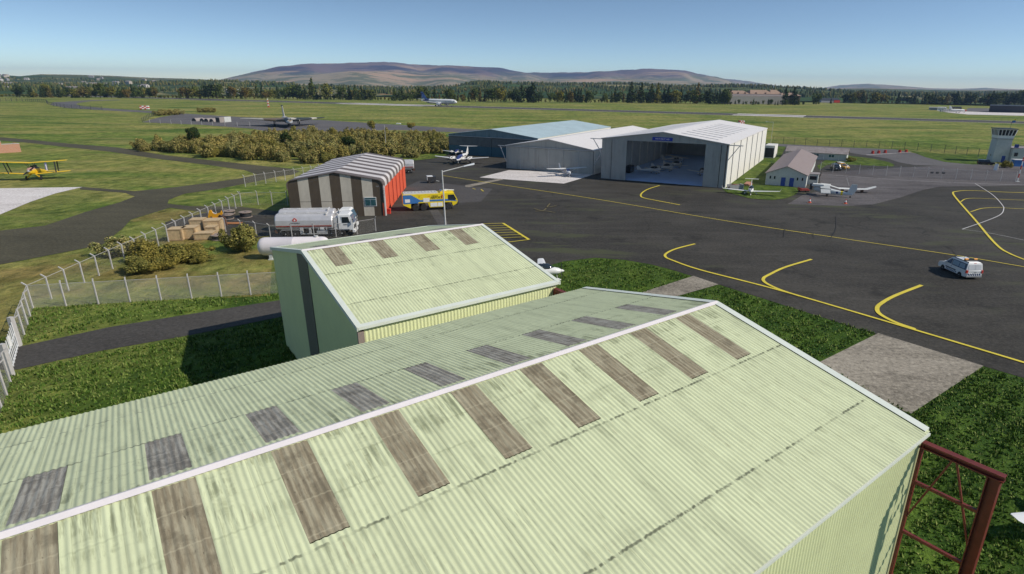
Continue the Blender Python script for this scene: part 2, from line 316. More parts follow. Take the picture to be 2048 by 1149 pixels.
WORN = asphalt('worn_asphalt', (.058, .05, .048), (.125, .112, .107), .6)
def sheet(name, px, m, z, sub=0, world=False):
    pts = [Vector(p) if world else G(*p) for p in px]
    b = MB(); b.add([(p.x, p.y, z) for p in pts], [tuple(range(len(pts)))]); return struct(b.obj(name, m))
def ribbon(name, px, wd, m, z, closed=False, smooth=True, parent=None, world=False):   # painted line of constant width
    pts = [Vector(p) if world else G(*p) for p in px]
    if smooth and len(pts) > 2:                              # catmull-rom
        q = []; e = [pts[0]*2-pts[1]]+pts+[pts[-1]*2-pts[-2]]
        for i in range(1, len(e)-2):
            for k in range(10):
                u = k/10; a, b_, c_, d = e[i-1], e[i], e[i+1], e[i+2]
                q.append(.5*((2*b_)+(c_-a)*u+(2*a-5*b_+4*c_-d)*u*u+(3*b_-a-3*c_+d)*u**3))
        pts = q+[pts[-1]]
    vs = []; fs = []
    for i, p in enumerate(pts):
        d = (pts[min(i+1, len(pts)-1)]-pts[max(i-1, 0)]); d.z = 0; d.normalize(); n = Vector((-d.y, d.x, 0))*wd/2
        vs += [(p.x+n.x, p.y+n.y, z), (p.x-n.x, p.y-n.y, z)]
        if i: fs.append((2*i-2, 2*i-1, 2*i+1, 2*i))
    global _rz; _rz += .003
    vs = [(x, y, zz+_rz) for x, y, zz in vs]
    b = MB(); b.add(vs, fs); return struct(b.obj(name, m))
_rz = 0.

sheet('apron', [(835,321),(890,309),(1000,302),(1200,290),(1545,288),(1600,290.5),(1700,296),(1790,299.5),(1850,311),(1930,324),(1985,331),(2100,337),(2500,365),(3300,900),(2600,930),(2048,757),(1744,667),(1385,553),(1340,539),(1300,529),(1250,520.5),(1190,516),(1130,523),(1085,535),(1000,560),(700,560),(560,482),(538,476),(545,450),(590,428),(640,400),(745,320)], APRON, .02)
sheet('taxiway', [(1640,345),(1900,331),(1985,331),(2100,337),(2500,365),(2500,372),(2048,371),(1990,373),(1880,374),(1845,381),(1800,396),(1745,410),(1690,413),(1575,409),(1605,391),(1640,383)], WORN, .04)
sheet('road', [(1545,288),(1600,290.5),(1700,296),(1790,299.5),(1850,311),(1930,324),(1985,331),(1900,333),(1830,331),(1800,326),(1775,318),(1690,305),(1545,293)], FARROAD, .06)
for px in ([(1452,385),(1440,374),(1530,292),(1572,294),(1535,365),(1600,378),(1592,390),(1570,398),(1545,401),(1500,398)], [(1690,311),(1745,318),(1778,325),(1790,331),(1785,334),(1690,330),(1655,330),(1640,340),(1634,333),(1655,318)], [(1818,302),(1850,305),(1985,319),(1985,329),(1945,330),(1890,325),(1850,315)], [(828,322),(845,312),(900,305),(960,305),(900,310),(865,318)]):
    sheet('lawn', px, LAWN, .08)
for px in ([(1756.5,667.7),(1967,733.4),(1822,829),(1600,745)], [(1387,553),(1437,570),(1343,597),(1240,600)]): sheet('concrete_pad', px, CONC, .06)
sheet('concrete_apron', [(959,355.6),(1018,341),(1195,347),(1165,357),(1128,368)], CONCP, .05)
sheet('patch', [(838,362),(985,378),(962,404),(820,412),(800,380)], PATCH, .035)
sheet('patch', [(857,419),(874,418),(908,462),(886,466)], PATCH, .032)
sheet('road', [(-60,741),(35,740),(200,703),(375,672),(560,635),(700,600),(700,570),(555,602),(400,626),(220,655),(40,694),(-60,712)], ROADM, .03)
sheet('track', [(-60,270),(0,275),(60,280),(140,288),(235,295.5),(330,311),(430,322),(520,332),(575,337),(600,343),(585,350),(560,353),(520,362),(440,378),(370,388),(338,400),(335,408),(380,413),(480,414),(520,419),(560,424),(500,432),(440,428),(400,424),(340,416),(262,440),(245,458),(205,490),(100,511),(0,530),(-90,545),(-90,470),(0,462),(90,452),(170,425),(240,405),(270,393.5),(250,386.5),(160,379.5),(160,374),(270,383),(350,375),(420,366),(480,357.5),(515,350),(490,341),(420,331),(320,319),(220,304),(130,294.5),(60,286.5),(0,281.5),(-60,277)], TRACK, .03)
sheet('track', [(330,445),(420,424),(540,424),(600,420),(600,455),(545,470),(500,478),(420,472),(340,474)], APRON, .025)
ROUGH = grass_mat('rough_grass', 2); sheet('rough_grass', [(-60,548),(0,531),(100,512),(205,491),(246,459),(262,441),(340,417),(400,425),(483,413),(545,470),(545,500),(540,592),(64,617.5),(52,650),(36,694),(-60,712)], ROUGH, .012)
sheet('concrete_pad', [(-60,378),(0,377.5),(165,375),(110,388),(60,405),(0,430),(-60,460)], CONCP, .05)
sheet('perimeter_road', [(283,245),(320,235),(366,227.5),(480,234.5),(640,240.5),(760,248),(960,260),(960,267),(800,260.5),(720,262),(640,266),(560,268.5),(505,258),(400,250)], FARROAD, .03)
sheet('perimeter_road', [(106,205),(133,203.8),(185,200.5),(240,199.8),(240,200.8),(185,202.5),(158,206),(152,208.5),(160,212.5),(233,218.5),(320,223.5),(311,227),(233,222.5),(133,216.5),(100,210)], FARROAD, .03)
sheet('perimeter_road', [(380,200.3),(520,202.3),(640,204.6),(640,205.6),(520,203.3),(380,201)], RUNW, .03)
# runway: straight strip, near edge and far edge surveyed at both ends
na_, nb_ = G(620,206.6), G(2048,248); fa_, fb_ = G(620,203.2), G(2048,244.6); dn = (nb_-na_).normalized()
wide = 45.; nrm = Vector((-dn.y, dn.x, 0))
ra, rb = na_-dn*700, nb_+dn*250
RWP = lambda s_, u: na_+dn*s_+nrm*u
L_ = (nb_-na_).length
sheet('runway', [RWP(-900, 0), RWP(L_+300, 0), RWP(L_+300, wide), RWP(-900, wide)], RUNW, .04, world=True)
PAINT = mat('white_line_paint', (.62, .59, .56), .7, .12, .4, dirt=(.4, .38, .35)); YPAINT = mat('yellow_line_paint', (.68, .54, .05), .7, .1, .6, dirt=(.52, .42, .06))
for u, wd in ((1.4, 1.6), (wide-1.4, 1.6)): ribbon('runway_marking', [RWP(-850, u), RWP(L_+300, u)], wd, PAINT, .06, smooth=False, world=True)
def runx(px):                                             # distance along the runway seen in this photo column
    return min(range(-400, int(L_)+200, 2), key=lambda k: abs(_colx(RWP(k, 20))-px))
def _colx(p):
    d = p-Vector((0, 0, H)); return CX+F*d.dot(_R)/d.dot(_fw)
for x0, x1, m_ in ((1470, 1610, CONCP), (690, 860, CONCP)):
    s0, s1 = runx(x0), runx(x1); sheet('runway_slab', [RWP(s0, 3), RWP(s1, 3), RWP(s1, 17), RWP(s0, 17)], m_, .05, world=True); sheet('runway_slab', [RWP(s0, 29), RWP(s1, 29), RWP(s1, 42), RWP(s0, 42)], m_, .05, world=True)
sheet('far_apron', [(1872,221.5),(1990,225.5),(2400,232),(2400,240),(2048,232),(1935,229.5),(1900,226)], CONCP, .05)
sheet('far_apron', [(1937,216.5),(1990,217.5),(2400,224),(2400,232),(1990,225.5),(1930,223)], FARROAD, .03)
# painted lines on the apron
for px, wd in (([(885,352),(1000,370),(1200,400.5),(1456,443.5),(1700,480.5),(1905,511),(2048,535),(2300,578)], .22),
    ([(1319,372),(1297,379),(1284,387),(1282,394),(1292,398),(1312,402),(1360,411)], .34),
    ([(1390,489),(1352,499),(1333,508),(1331,515),(1345,522),(1400,541),(1540,577),(1700,623),(2048,727),(2400,835)], .36),
    ([(1623,520),(1570,536),(1540,550),(1527,558),(1531,567),(1560,581),(1600,594)], .4),
    ([(1843,572),(1790,593),(1763,608),(1754,618),(1760,630),(1790,646),(1830,660)], .44),
    ([(2240,383.5),(2048,386.2),(1946,382.3),(1912,384),(1906,388),(1916,402),(1950,441),(1990,488),(2020,509),(2080,532)], .36),
    ([(2200,403),(2048,401.5),(1960,397.8),(1932,399),(1921,405)], .22), ([(2200,420),(2048,419),(1998,416.5),(1965,418),(1941,425)], .22),
    ): ribbon('apron_line', px, wd, YPAINT, .07)
for px, wd in (([(1655,350.5),(1800,361),(1950,368),(2048,371.5),(2300,379)], .16), ([(1950,368),(1985,391),(2004,411),(2007,420),(2000,431),(1970,444),(1924,460)], .16), ([(1924,460),(1980,468),(2048,482)], .1), ([(962,380),(967,384)], .25), ([(945,378),(951,380)], .2)):
    ribbon('apron_line', px, wd, PAINT if wd < .2 else YPAINT, .07)
sheet('apron_strip', [(930,371.5),(1000,358),(1007,360),(940,375),(931,374.8)], CONC, .06)
hz = [(966,449.5),(1006,448),(1058,481),(985,490)]
q0, q1, q2, q3 = [G(*p) for p in hz]
for a, b_, wd in ((q0, q1, .2), (q1, q2, .42), (q2, q3, .22)): ribbon('hatched_box_line', [a, b_], wd, YPAINT, .07, smooth=False, world=True)
for k in range(1, 7):
    e = q1.lerp(q2, k/7); ribbon('hatched_box_line', [e, e+(q0-q1).normalized()*7.5+Vector((0, 0, 0))], .16, YPAINT, .066, smooth=False, world=True)
OLDP = mat('worn_yellow_paint', (.17, .135, .05), .8, .2, 1.2, dirt=(.07, .06, .035))
for px in ([(1068,419),(1085,423),(1093,418)], [(1100,409),(1095,416),(1113,413)], [(1070,424.5),(1092,424),(1110,427)]): ribbon('worn_marking', px, .22, OLDP, .07)
SKID = mat('tyre_rubber_mark', (.034, .031, .028), .9, .2, .5)
for px in ([(1672,433),(1673,452),(1668,468),(1650,483),(1600,470)], [(1570,458),(1568,476)], [(1605,459),(1622,466),(1630,478)], [(1835,385),(1827,393),(1818,400)], [(1880,490),(1905,500),(1915,520)]): ribbon('tyre_mark', px, .09, SKID, .06)
# ------------------------------------------------------------------ sheet-metal buildings
def corr(name, x0, x1, top, bot, m, parent, wl=.2, amp=.0145, rows=2, per=8, gaps=()):
    """profiled sheet: runs along x, ribs go from top (y,z) down to bot (y,z); gaps = rooflight openings (xa, xb, ta, tb)"""
    n = int((x1-x0)/wl*per)+1; xs = np.linspace(x0, x1, n)
    dy, dz = bot[0]-top[0], bot[1]-top[1]; L = math.hypot(dy, dz); ny, nz = -dz/L, dy/L
    if nz < -1e-6 or (abs(nz) < 1e-6 and ny*(top[0] or 1) < 0): ny, nz = -ny, -nz
    off = amp*np.sin(xs*2*PI/wl)
    ts = sorted({0., 1., *[q for g in gaps for q in g[2:4]]}); vs = []
    for t_ in ts: vs.append(np.stack([xs, top[0]+dy*t_+ny*off, top[1]+dz*t_+nz*off], 1))
    v = np.concatenate(vs); fs = []
    for k in range(len(ts)-1):
        i = np.arange(n-1); xm = (xs[:-1]+xs[1:])/2; keep = np.ones(n-1, bool)
        for g in gaps:
            if ts[k] >= g[2]-1e-6 and ts[k+1] <= g[3]+1e-6: keep &= ~((xm > g[0]) & (xm < g[1]))
        i = i[keep]; fs.append(np.stack([k*n+i, k*n+i+1, (k+1)*n+i+1, (k+1)*n+i], 1))
    return npmesh(name, v, np.concatenate(fs), m, parent, smooth=True)
def roofmat(name, col, dark, rows, joint, ridge=5.2):
    t = NT(name); O = t.co(); x, y, z = t.xyz(O); ay = t.ma('ABSOLUTE', y)
    st = t.noise(t.comb(t.ma('MULTIPLY', x, 5.), t.ma('MULTIPLY', y, .45)), 1., 4, .65); blob = t.noise(t.comb(t.ma('MULTIPLY', x, .42), t.ma('MULTIPLY', y, .3), y), 1., 4, .6)
    fine = t.noise(t.comb(t.ma('MULTIPLY', x, 9.), t.ma('MULTIPLY', y, .9)), 1., 3, .7)
    c = t.mix(t.ss(blob, .3, .7), sc3(col, .93), sc3(col, 1.05))
    near = t.ss(ay, ridge, .2, .12, 1.)
    stain = t.ma('MULTIPLY', t.ma('MULTIPLY', t.ss(st, .43, .62), t.ss(blob, .41, .57)), near); c = t.mix(t.ma('MULTIPLY', stain, .9), c, dark)
    wash = t.noise(t.comb(t.ma('MULTIPLY', x, 1.5), t.ma('MULTIPLY', y, .22), 3.), 1., 4, .6); c = t.mix(t.ma('MULTIPLY', t.ss(wash, .48, .68), .42), c, sc3(col, .62))
    c = t.mix(t.ma('MULTIPLY', t.ma('MULTIPLY', t.ss(fine, .52, .70), t.ss(blob, .44, .58)), .45), c, sc3(dark, .8))
    spot = t.noise(t.comb(t.ma('MULTIPLY', x, 4.2), y), 1., 2); spot2 = t.noise(t.comb(t.ma('MULTIPLY', x, .5), y), 1., 2)
    for r in rows:
        ln = t.ss(t.ma('ABSOLUTE', t.ma('SUBTRACT', t.ma('ADD', ay, t.ma('MULTIPLY', t.ma('SUBTRACT', spot, .5), .12)), r)), .07, .02)
        c = t.mix(t.ma('MULTIPLY', ln, t.ma('MULTIPLY', t.ss(spot, .40, .52, .12, 1.), t.ss(spot2, .35, .55, .35, .9))), c, (.05, .055, .035))
        dr = t.ma('MULTIPLY', t.ss(t.ma('SUBTRACT', ay, r), .0, .03), t.ss(t.ma('SUBTRACT', ay, r), 1.1, .0)); c = t.mix(t.ma('MULTIPLY', dr, t.ma('MULTIPLY', t.ss(spot, .5, .66), .35)), c, dark)
    for r in (1.45, 2.75):
        ln = t.ss(t.ma('ABSOLUTE', t.ma('SUBTRACT', t.ma('ADD', ay, t.ma('MULTIPLY', spot, .1)), r)), .06, .01); c = t.mix(t.ma('MULTIPLY', ln, t.ss(spot2, .42, .6, 0, .32)), c, dark)
    if joint:
        j = t.ma('ABSOLUTE', t.ma('SUBTRACT', t.ma('FRACT', t.ma('DIVIDE', t.ma('SUBTRACT', x, joint[0]), joint[1])), .5)); c = t.mix(t.ss(j, .493, .4965, 0, .38), c, (.16, .18, .10))
    c = t.mix(t.ma('MULTIPLY', t.ss(t.noise(t.map(O, (.12, .5, 1)), 1.3, 5, .7), .56, .72), .22), c, dark)
    wn = t.n('ShaderNodeTexWhiteNoise'); wn.noise_dimensions = '2D'; t.put(wn.inputs['Vector'], t.comb(t.ma('FLOOR', t.ma('DIVIDE', t.ma('ADD', x, .15), 1.055)), t.ma('ADD', t.ma('SIGN', y), t.ma('FLOOR', t.ma('DIVIDE', ay, 4.28))))); c = t.mix(.16, c, t.mix(wn.outputs[0], sc3(col, .72), sc3(col, 1.12)))
    lap = t.ma('ABSOLUTE', t.ma('SUBTRACT', t.ma('FRACT', t.ma('DIVIDE', t.ma('ADD', x, .15), 1.055)), .5)); c = t.mix(t.ma('MULTIPLY', t.ss(lap, .484, .494), t.ss(spot2, .35, .6, .05, .3)), c, dark)
    ru = t.noise(t.comb(t.ma('MULTIPLY', x, 7.), t.ma('MULTIPLY', y, .5), 9.), 1., 3, .7); c = t.mix(t.ma('MULTIPLY', t.ma('MULTIPLY', t.ss(ru, .62, .72), t.ss(blob, .46, .6)), .35), c, (.25, .16, .09))
    return t.bsdf(c, .6, spec=.2)
def lightmat(name, col, dark):
    t = NT(name); x, y, z = t.xyz(t.co())
    st = t.noise(t.comb(t.ma('MULTIPLY', x, 6.), t.ma('MULTIPLY', y, .6)), 1., 4, .7); b = t.noise(t.co(), 1.1, 5, .65)
    c = t.mix(t.ss(st, .38, .62), col, dark); c = t.mix(t.ss(b, .50, .66, 0, .6), c, sc3(dark, .62)); c = t.mix(t.ss(t.noise(t.comb(t.ma('MULTIPLY', x, 9.), t.ma('MULTIPLY', y, 3.)), 1., 3, .8), .60, .72, 0, .7), c, sc3(dark, .4))
    pl = t.ma('ABSOLUTE', t.ma('SUBTRACT', t.ma('FRACT', t.ma('DIVIDE', t.ma('ABSOLUTE', y), 1.27)), .5)); c = t.mix(t.ss(pl, .47, .49, 0, .35), c, sc3(col, 1.35))
    return t.bsdf(c, .65, spec=.2)
GREEN = (.625, .66, .405); GDARK = (.19, .205, .11)
RGREEN = roofmat('pale_green_roof_sheet', GREEN, GDARK, (4.25, 8.62), (.61, 2.72)); RGREEN_B = roofmat('pale_green_roof_sheet_smaller', GREEN, GDARK, (3.92, 8.0), None, 4)
WGREEN = mat('pale_green_wall_sheet', (.69, .72, .41), .5, .05, .6, dirt=(.60, .62, .36)); WGREEN_D = mat('green_gable_sheet', (.72, .73, .37), .6, .04, .5, dirt=(.66, .68, .34))
TRIM = mat('grey_green_flashing', (.66, .69, .60), .5, .05, 1); RIDGE = mat('ridge_flashing', (.72, .66, .64), .5, .04, 1.5)
SKYR = lightmat('brown_rooflight', (.36, .32, .215), (.235, .195, .125)); SKYL = lightmat('grey_rooflight', (.39, .365, .30), (.225, .20, .16))
STRIPD = mat('dark_door_strip', (.155, .14, .105), .7, .08, .8); POSTBR = mat('brown_corner_post', (.27, .215, .185), .7, .08, .8)

def green_hangar(root, x0, x1, wl, wr, he, hz, xs, sky_w, sky_t, rm, eave_r=None):
    hr = eave_r or he
    z_at = lambda y: hz-(hz-(he if y > 0 else hr))*abs(y)/(wl if y > 0 else wr)
    for s_, w_, h_ in ((1, wl, he), (-1, wr, hr)):
        yo = s_*(w_+.12); zo = z_at(s_*w_)-(hz-h_)/w_*.12
        gl = [(x, x+sky_w, sky_t[s_][0]/w_, sky_t[s_][1]/w_) for x in xs]
        corr('roof', x0, x1, (0, hz), (yo, zo), rm, root, gaps=gl)
        for x in xs:
            a, b = sky_t[s_]; corr('rooflight', x, x+sky_w, (s_*a, z_at(s_*a)), (s_*(b+.015), z_at(s_*(b+.015))+.004), SKYR if s_ < 0 else SKYL, root, amp=.012)
    MB().prism([(-.2, hz-.005), (.2, hz-.005), (0, hz+.085)], x0-.02, x1+.02, 'x').obj('ridge_cap', RIDGE, root)
    return z_at
# hangar beside the camera
A = thing('green_hangar', 'pale green corrugated hangar closest to us with nine pairs of grey and brown rooflights', 'hangar', (-22.84, 5.09, 0), rad(37.85))
wl, wr, he, hz = 10.85, 11.0, 8.85, 11.06
za = green_hangar(A, -6, 40, wl, wr, he, hz, [11.15+3.165*k-3.165 for k in range(0, 10)], 1.09, {1: (.52, 4.2), -1: (.2, 3.98)}, RGREEN, 8.74)
corr('wall', -6, 39.9, (-wr+.06, 8.66), (-wr+.06, 0), WGREEN, A, wl=.2, amp=.02); corr('wall', -6, 39.9, (wl-.06, 8.75), (wl-.06, 0), WGREEN, A)
g = MB(); g.prism([(-wr+.1, 0), (wl-.1, 0), (wl-.1, he-.12), (0, hz-.1), (-wr+.1, 8.6)], 39.8, 39.92, 'x'); g.obj('gable_wall', WGREEN, A)
g = MB(); g.prism([(-wr+.1, 0), (wl-.1, 0), (wl-.1, he-.12), (0, hz-.1), (-wr+.1, 8.6)], -5.9, -5.8, 'x'); g.obj('gable_wall', WGREEN_D, A)
for s_, w_, h_ in ((1, wl, he), (-1, wr, 8.74)):
    b = MB(); y0, z0, y1, z1 = 0, hz, s_*(w_+.02), h_
    b.add([(40.0, y0, z0+.055), (40.0, y1, z1+.055), (40.0, y1, z1-.22), (40.0, y0, z0-.2), (40.14, y0, z0+.055), (40.14, y1, z1+.055), (40.14, y1, z1-.22), (40.14, y0, z0-.2), (39.72, y0, z0+.045), (39.72, y1, z1+.045), (39.72, y1, z1+.02), (39.72, y0, z0+.02)],
          [(4,5,6,7), (8,9,5,4), (8,4,7,11), (9,10,6,5), (7,6,10,11)]); b.obj('bargeboard', TRIM, A)
    g = MB(); g.box(-6, 39.96, s_*(w_+.10)-.07, s_*(w_+.10)+.07, h_-.19, h_-.08); g.obj('gutter', TRIM, A)
fr = MB()
dfm = REDSTEEL
for nm, p, q, ww, hh in (('post', (39.75, -11.06, 0), (39.75, -11.06, 8.18), .12, .16), ('post', (39.75, -13.62, 0), (39.75, -13.62, 8.05), .40, .42), ('top_beam', (39.75, -11.0, 8.17), (39.75, -13.9, 8.17), .30, .2),
        ('cross_beam', (39.75, -11.1, 6.34), (39.75, -13.45, 6.34), .13, .13), ('cross_beam', (39.75, -11.1, 3.77), (39.75, -13.45, 3.77), .13, .13), ('cross_beam', (39.75, -11.1, 1.3), (39.75, -13.45, 1.3), .13, .13),
        ('brace', (39.75, -12.2, 8.08), (39.75, -11.12, 4.6), .07, .07), ('brace', (39.75, -12.3, 8.08), (39.75, -13.46, 4.5), .07, .07)):
    b = MB()
    if nm == 'post' and ww > .3:                          # a rolled column: web and two flanges
        b.box(39.72, 39.78, -13.80, -13.44, 0, 8.05); b.box(39.56, 39.94, -13.84, -13.80, 0, 8.05); b.box(39.56, 39.94, -13.44, -13.40, 0, 8.05)
    elif nm == 'top_beam':
        b.box(39.60, 39.90, -13.92, -11.0, 8.24, 8.30); b.box(39.72, 39.78, -13.92, -11.0, 8.08, 8.24); b.box(39.60, 39.90, -13.92, -11.0, 8.03, 8.08)
    else: b.bar(p, q, ww, hh, up=(1, 0, 0))
    b.obj('frame_'+nm, dfm, A)
# the second green hangar
B = thing('green_hangar', 'smaller pale green hangar with a dark strip down its shaded gable, behind the closest one', 'hangar', (-17.64, 38.92, 0), rad(37.14))
w_, he, hz = 10.55, 8.96, 11.09
green_hangar(B, .06, 14.46, w_, w_, he, hz, [1.36+3.28*k for k in range(4)], 1.15, {1: (.35, 3.3), -1: (.06, 3.0)}, RGREEN_B)
corr('wall', .42, 14.3, (-w_+.08, 8.8), (-w_+.08, 0), WGREEN, B, amp=.022, wl=.23); corr('wall', .1, 14.3, (w_-.08, 8.8), (w_-.08, 0), WGREEN, B)
for x0, x1, m_ in ((.08, .2, WGREEN_D), (14.2, 14.32, WGREEN)):
    g = MB(); g.prism([(-w_+.1, 0), (w_-.1, 0), (w_-.1, he-.12), (0, hz-.1), (-w_+.1, he-.12)], x0, x1, 'x'); g.obj('gable_wall', m_, B)
MB().prism([(1.62, 0), (-1.05, 0), (-1.05, hz-.52), (0, hz-.30), (1.62, hz-.58)], .03, .078, 'x').obj('door_strip', STRIPD, B)
MB().box(.04, .4, -w_-.0, -w_+.16, 0, 8.62).obj('corner_post', POSTBR, B)
for s_ in (1, -1):
    for x0, x1 in ((-.02, .30), (14.24, 14.54)):
        b = MB(); b.prism([(0, hz+.045), (s_*(w_+.12), he+.02), (s_*(w_+.12), he-.22), (0, hz-.22)], x0 if x0 < 1 else x1-.1, x0+.05 if x0 < 1 else x1, 'x')
        b.prism([(0, hz+.05), (s_*(w_+.12), he+.025), (s_*(w_+.12), he-.0), (0, hz+.02)], x0, x1, 'x'); b.obj('bargeboard', TRIM, B)
    b = MB(); b.prism([(s_*(w_-.2), he+.07), (s_*(w_+.13), he+.012), (s_*(w_+.13), he-.17), (s_*(w_+.05), he-.17), (s_*(w_+.05), he-.04), (s_*(w_-.2), he+.03)], .05, 14.4, 'x'); b.obj('eaves_flashing', TRIM, B)
b = MB(); b.box(14.0, 14.3, -w_-1.6, -w_-.0, 8.30, 8.52); b.bar((14.15, -w_-.12, 0), (14.15, -w_-.12, 8.3), .3, .3); b.bar((14.15, -w_-1.5, 0), (14.15, -w_-1.5, 8.3), .3, .3); b.obj('door_frame', REDSTEEL, B)

# ------------------------------------------------------------------ white hangars across the apron
def ribbed(name, col, dark, wl, ax=0, contrast=.16, dirtc=None, lines=None):    # painted profiled cladding, ribs in the surface relief
    t = NT(name); xyz_ = t.xyz(t.co()); u = xyz_[ax]
    wv = t.ma('SINE', t.ma('MULTIPLY', u, 2*PI/wl)); b = t.noise(t.co(), .5, 5, .65); v = t.noise(t.comb(t.ma('MULTIPLY', xyz_[0], 1.6), t.ma('MULTIPLY', xyz_[1], 1.6), t.ma('MULTIPLY', xyz_[2], .12)), 1., 4, .65)
    c = t.mix(t.ss(t.ma('ADD', t.ma('MULTIPLY', b, .5), t.ma('MULTIPLY', v, .5)), .38, .66), col, dark)
    if dirtc: c = t.mix(t.ma('MULTIPLY', t.ss(v, .55, .72), .5), c, dirtc)
    return t.bsdf(c, .55, normal=t.bump(t.ma('ABSOLUTE', wv), contrast*3, .04), spec=.3)
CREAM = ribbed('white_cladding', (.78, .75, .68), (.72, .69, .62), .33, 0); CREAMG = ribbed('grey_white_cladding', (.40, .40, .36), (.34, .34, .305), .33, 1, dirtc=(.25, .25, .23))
CREAMR = ribbed('white_roof_sheet', (.76, .72, .68), (.70, .66, .62), .5, 0, .06); SLAT = mat('roof_slot', (.15, .15, .165), .5, .1, 2)
INT = ribbed('hangar_lining', (.62, .62, .60), (.52, .52, .50), .4, 0, .1); INTW = mat('hangar_rib', (.75, .73, .68), .7, .1, 1); BLUEFL = mat('blue_floor_paint', (.40, .55, .80), .5, .08, .4, dirt=(.32, .46, .70))
BCLAD = ribbed('slate_blue_cladding', (.17, .24, .26), (.13, .19, .21), .4, 1, dirtc=(.08, .11, .11)); BCLADD = mat('blue_door_leaf', (.035, .105, .135), .55, .12, .4, dirt=(.02, .06, .08)); BGREY = mat('weathered_grey_leaf', (.115, .125, .12), .7, .15, .5, dirt=(.05, .05, .045))
BROOF = mat('pale_blue_roof_sheet', (.42, .52, .53), .5, .08, .15, dirt=(.30, .37, .38))
def slab_roof(root, x0, x1, yl, yr, hl, hr, hz, m, th=.14, ov=.25):
    for s_, w2, h2 in ((1, yl, hl), (-1, yr, hr)):
        k = (hz-h2)/w2; b = MB(); b.prism([(0, hz), (s_*(w2+ov), h2-k*ov), (s_*(w2+ov), h2-k*ov+th), (0, hz+th)], x0, x1, 'x'); b.obj('roof', m, root)
def braced_rail(root, x, y, z, s_, m=GALV, L=3.2):
    b = MB(); b.bar((x, y, z), (x, y+s_*L, z), .22, .18); b.obj('door_rail', m, root); b = MB(); b.bar((x, y+s_*(L-.8), z-.1), (x, y+s_*.1, z-3.4), .16, .16); b.obj('rail_brace', m, root)
W = thing('white_hangar', 'big white hangar with open doors, blue floor and light aircraft inside', 'hangar', (25.49, 143.61, 0), rad(64.14))
wl, wr, Lw, he, hz = 15.55, 15.6, 67., 10.0, 12.1
TRL = NT('translucent_sheet'); tb_ = TRL.n('ShaderNodeBsdfTranslucent'); tb_.inputs[0].default_value = (.80, .84, .86, 1); df_ = TRL.n('ShaderNodeBsdfDiffuse'); df_.inputs[0].default_value = (.16, .17, .19, 1); mx_ = TRL.n('ShaderNodeMixShader'); mx_.inputs[0].default_value = .8
TRL.t.links.new(df_.outputs[0], mx_.inputs[1]); TRL.t.links.new(tb_.outputs[0], mx_.inputs[2]); TRL.t.links.new(mx_.outputs[0], TRL.out.inputs[0]); TRL = TRL.m
for s_, w2 in ((1, wl), (-1, wr)):                          # roof slopes with real openings; rooflights widened, left-slope row added to brighten the inside
    zk = lambda y: hz-(hz-he)/w2*y; q = lambda b, y0, y1, x0, x1: b.prism([(s_*y0, zk(y0)), (s_*y1, zk(y1)), (s_*y1, zk(y1)+.14), (s_*y0, zk(y0)+.14)], x0, x1, 'x')
    b = MB(); q(b, 0, 3, -.4, Lw+.3); q(b, 12.2, w2+.25, -.4, Lw+.3); xe = -.4
    for i in range(9):
        x = 4.2+i*5.6; q(b, 3, 12.2, xe, x); xe = x+.9; g = MB(); g.prism([(s_*3, zk(3)+.05), (s_*12.2, zk(12.2)+.05), (s_*12.2, zk(12.2)+.06), (s_*3, zk(3)+.06)], x, x+.9, 'x'); g.obj('rooflight', TRL, W)
    q(b, 3, 12.2, xe, Lw+.3); b.obj('roof', CREAMR, W)
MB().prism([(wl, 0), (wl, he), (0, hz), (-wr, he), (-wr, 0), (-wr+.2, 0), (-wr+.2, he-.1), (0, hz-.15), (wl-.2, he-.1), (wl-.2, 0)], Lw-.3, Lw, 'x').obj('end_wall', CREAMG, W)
b = MB(); b.box(Lw-.55, Lw-.32, -wr+.2, wl-.2, 0, he); b.obj('end_wall_lining', INT, W)
for s_, w2 in ((1, wl), (-1, wr)):
    b = MB(); b.box(.15, Lw, s_*w2-.1, s_*w2+.1, 0, he-.02); b.obj('side_wall', CREAM, W)
    b = MB(); b.box(.2, Lw-.6, s_*(w2-.25)-.08, s_*(w2-.25)+.08, 0, he-.2); b.obj('side_lining', INT, W)
    for k in range(1, 9):
        b = MB(); b.box(k*7.4-.2, k*7.4+.2, s_*(w2-.50)-.16, s_*(w2-.50)+.16, 0, he-.3); b.obj('portal_post', INTW, W)
    for k in range(6):
        b = MB(); b.box(6+k*9.9-.14, 6+k*9.9+.14, s_*(w2+.16)-.06, s_*(w2+.16)+.06, 0, he-.05); b.obj('downpipe', SLAT, W)
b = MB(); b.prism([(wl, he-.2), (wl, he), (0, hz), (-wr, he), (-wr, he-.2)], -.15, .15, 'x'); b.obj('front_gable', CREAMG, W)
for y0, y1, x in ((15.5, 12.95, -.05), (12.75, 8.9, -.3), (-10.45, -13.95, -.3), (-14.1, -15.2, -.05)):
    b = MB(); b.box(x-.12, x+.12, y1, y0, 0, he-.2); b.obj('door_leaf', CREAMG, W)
for y in (12.85, -14.02, -15.3): b = MB(); b.box(-.1, .05, y-.09, y+.09, 0, he-.2); b.obj('door_gap', DARK, W)
b = MB(); b.box(0, Lw-.5, -wr+.2, wl-.2, .08, .10); b.obj('floor', BLUEFL, W)
b = MB(); b.box(-.8, 0, -wr, wl, .05, .085); b.obj('door_track', DARK, W)
sg = MB(); sg.box(-.28, -.18, -2.45, 2.55, 10.12, 10.92); SIGN = sg.obj('sign', mat('blue_sign', (.02, .045, .35), .4, .05, 1), W)
lettering('MAYCREST AIR', .52, facing((-.285, .05, 10.52), (0, -1, 0), (0, 0, 1)), WHITE, SIGN, sx=1.0)
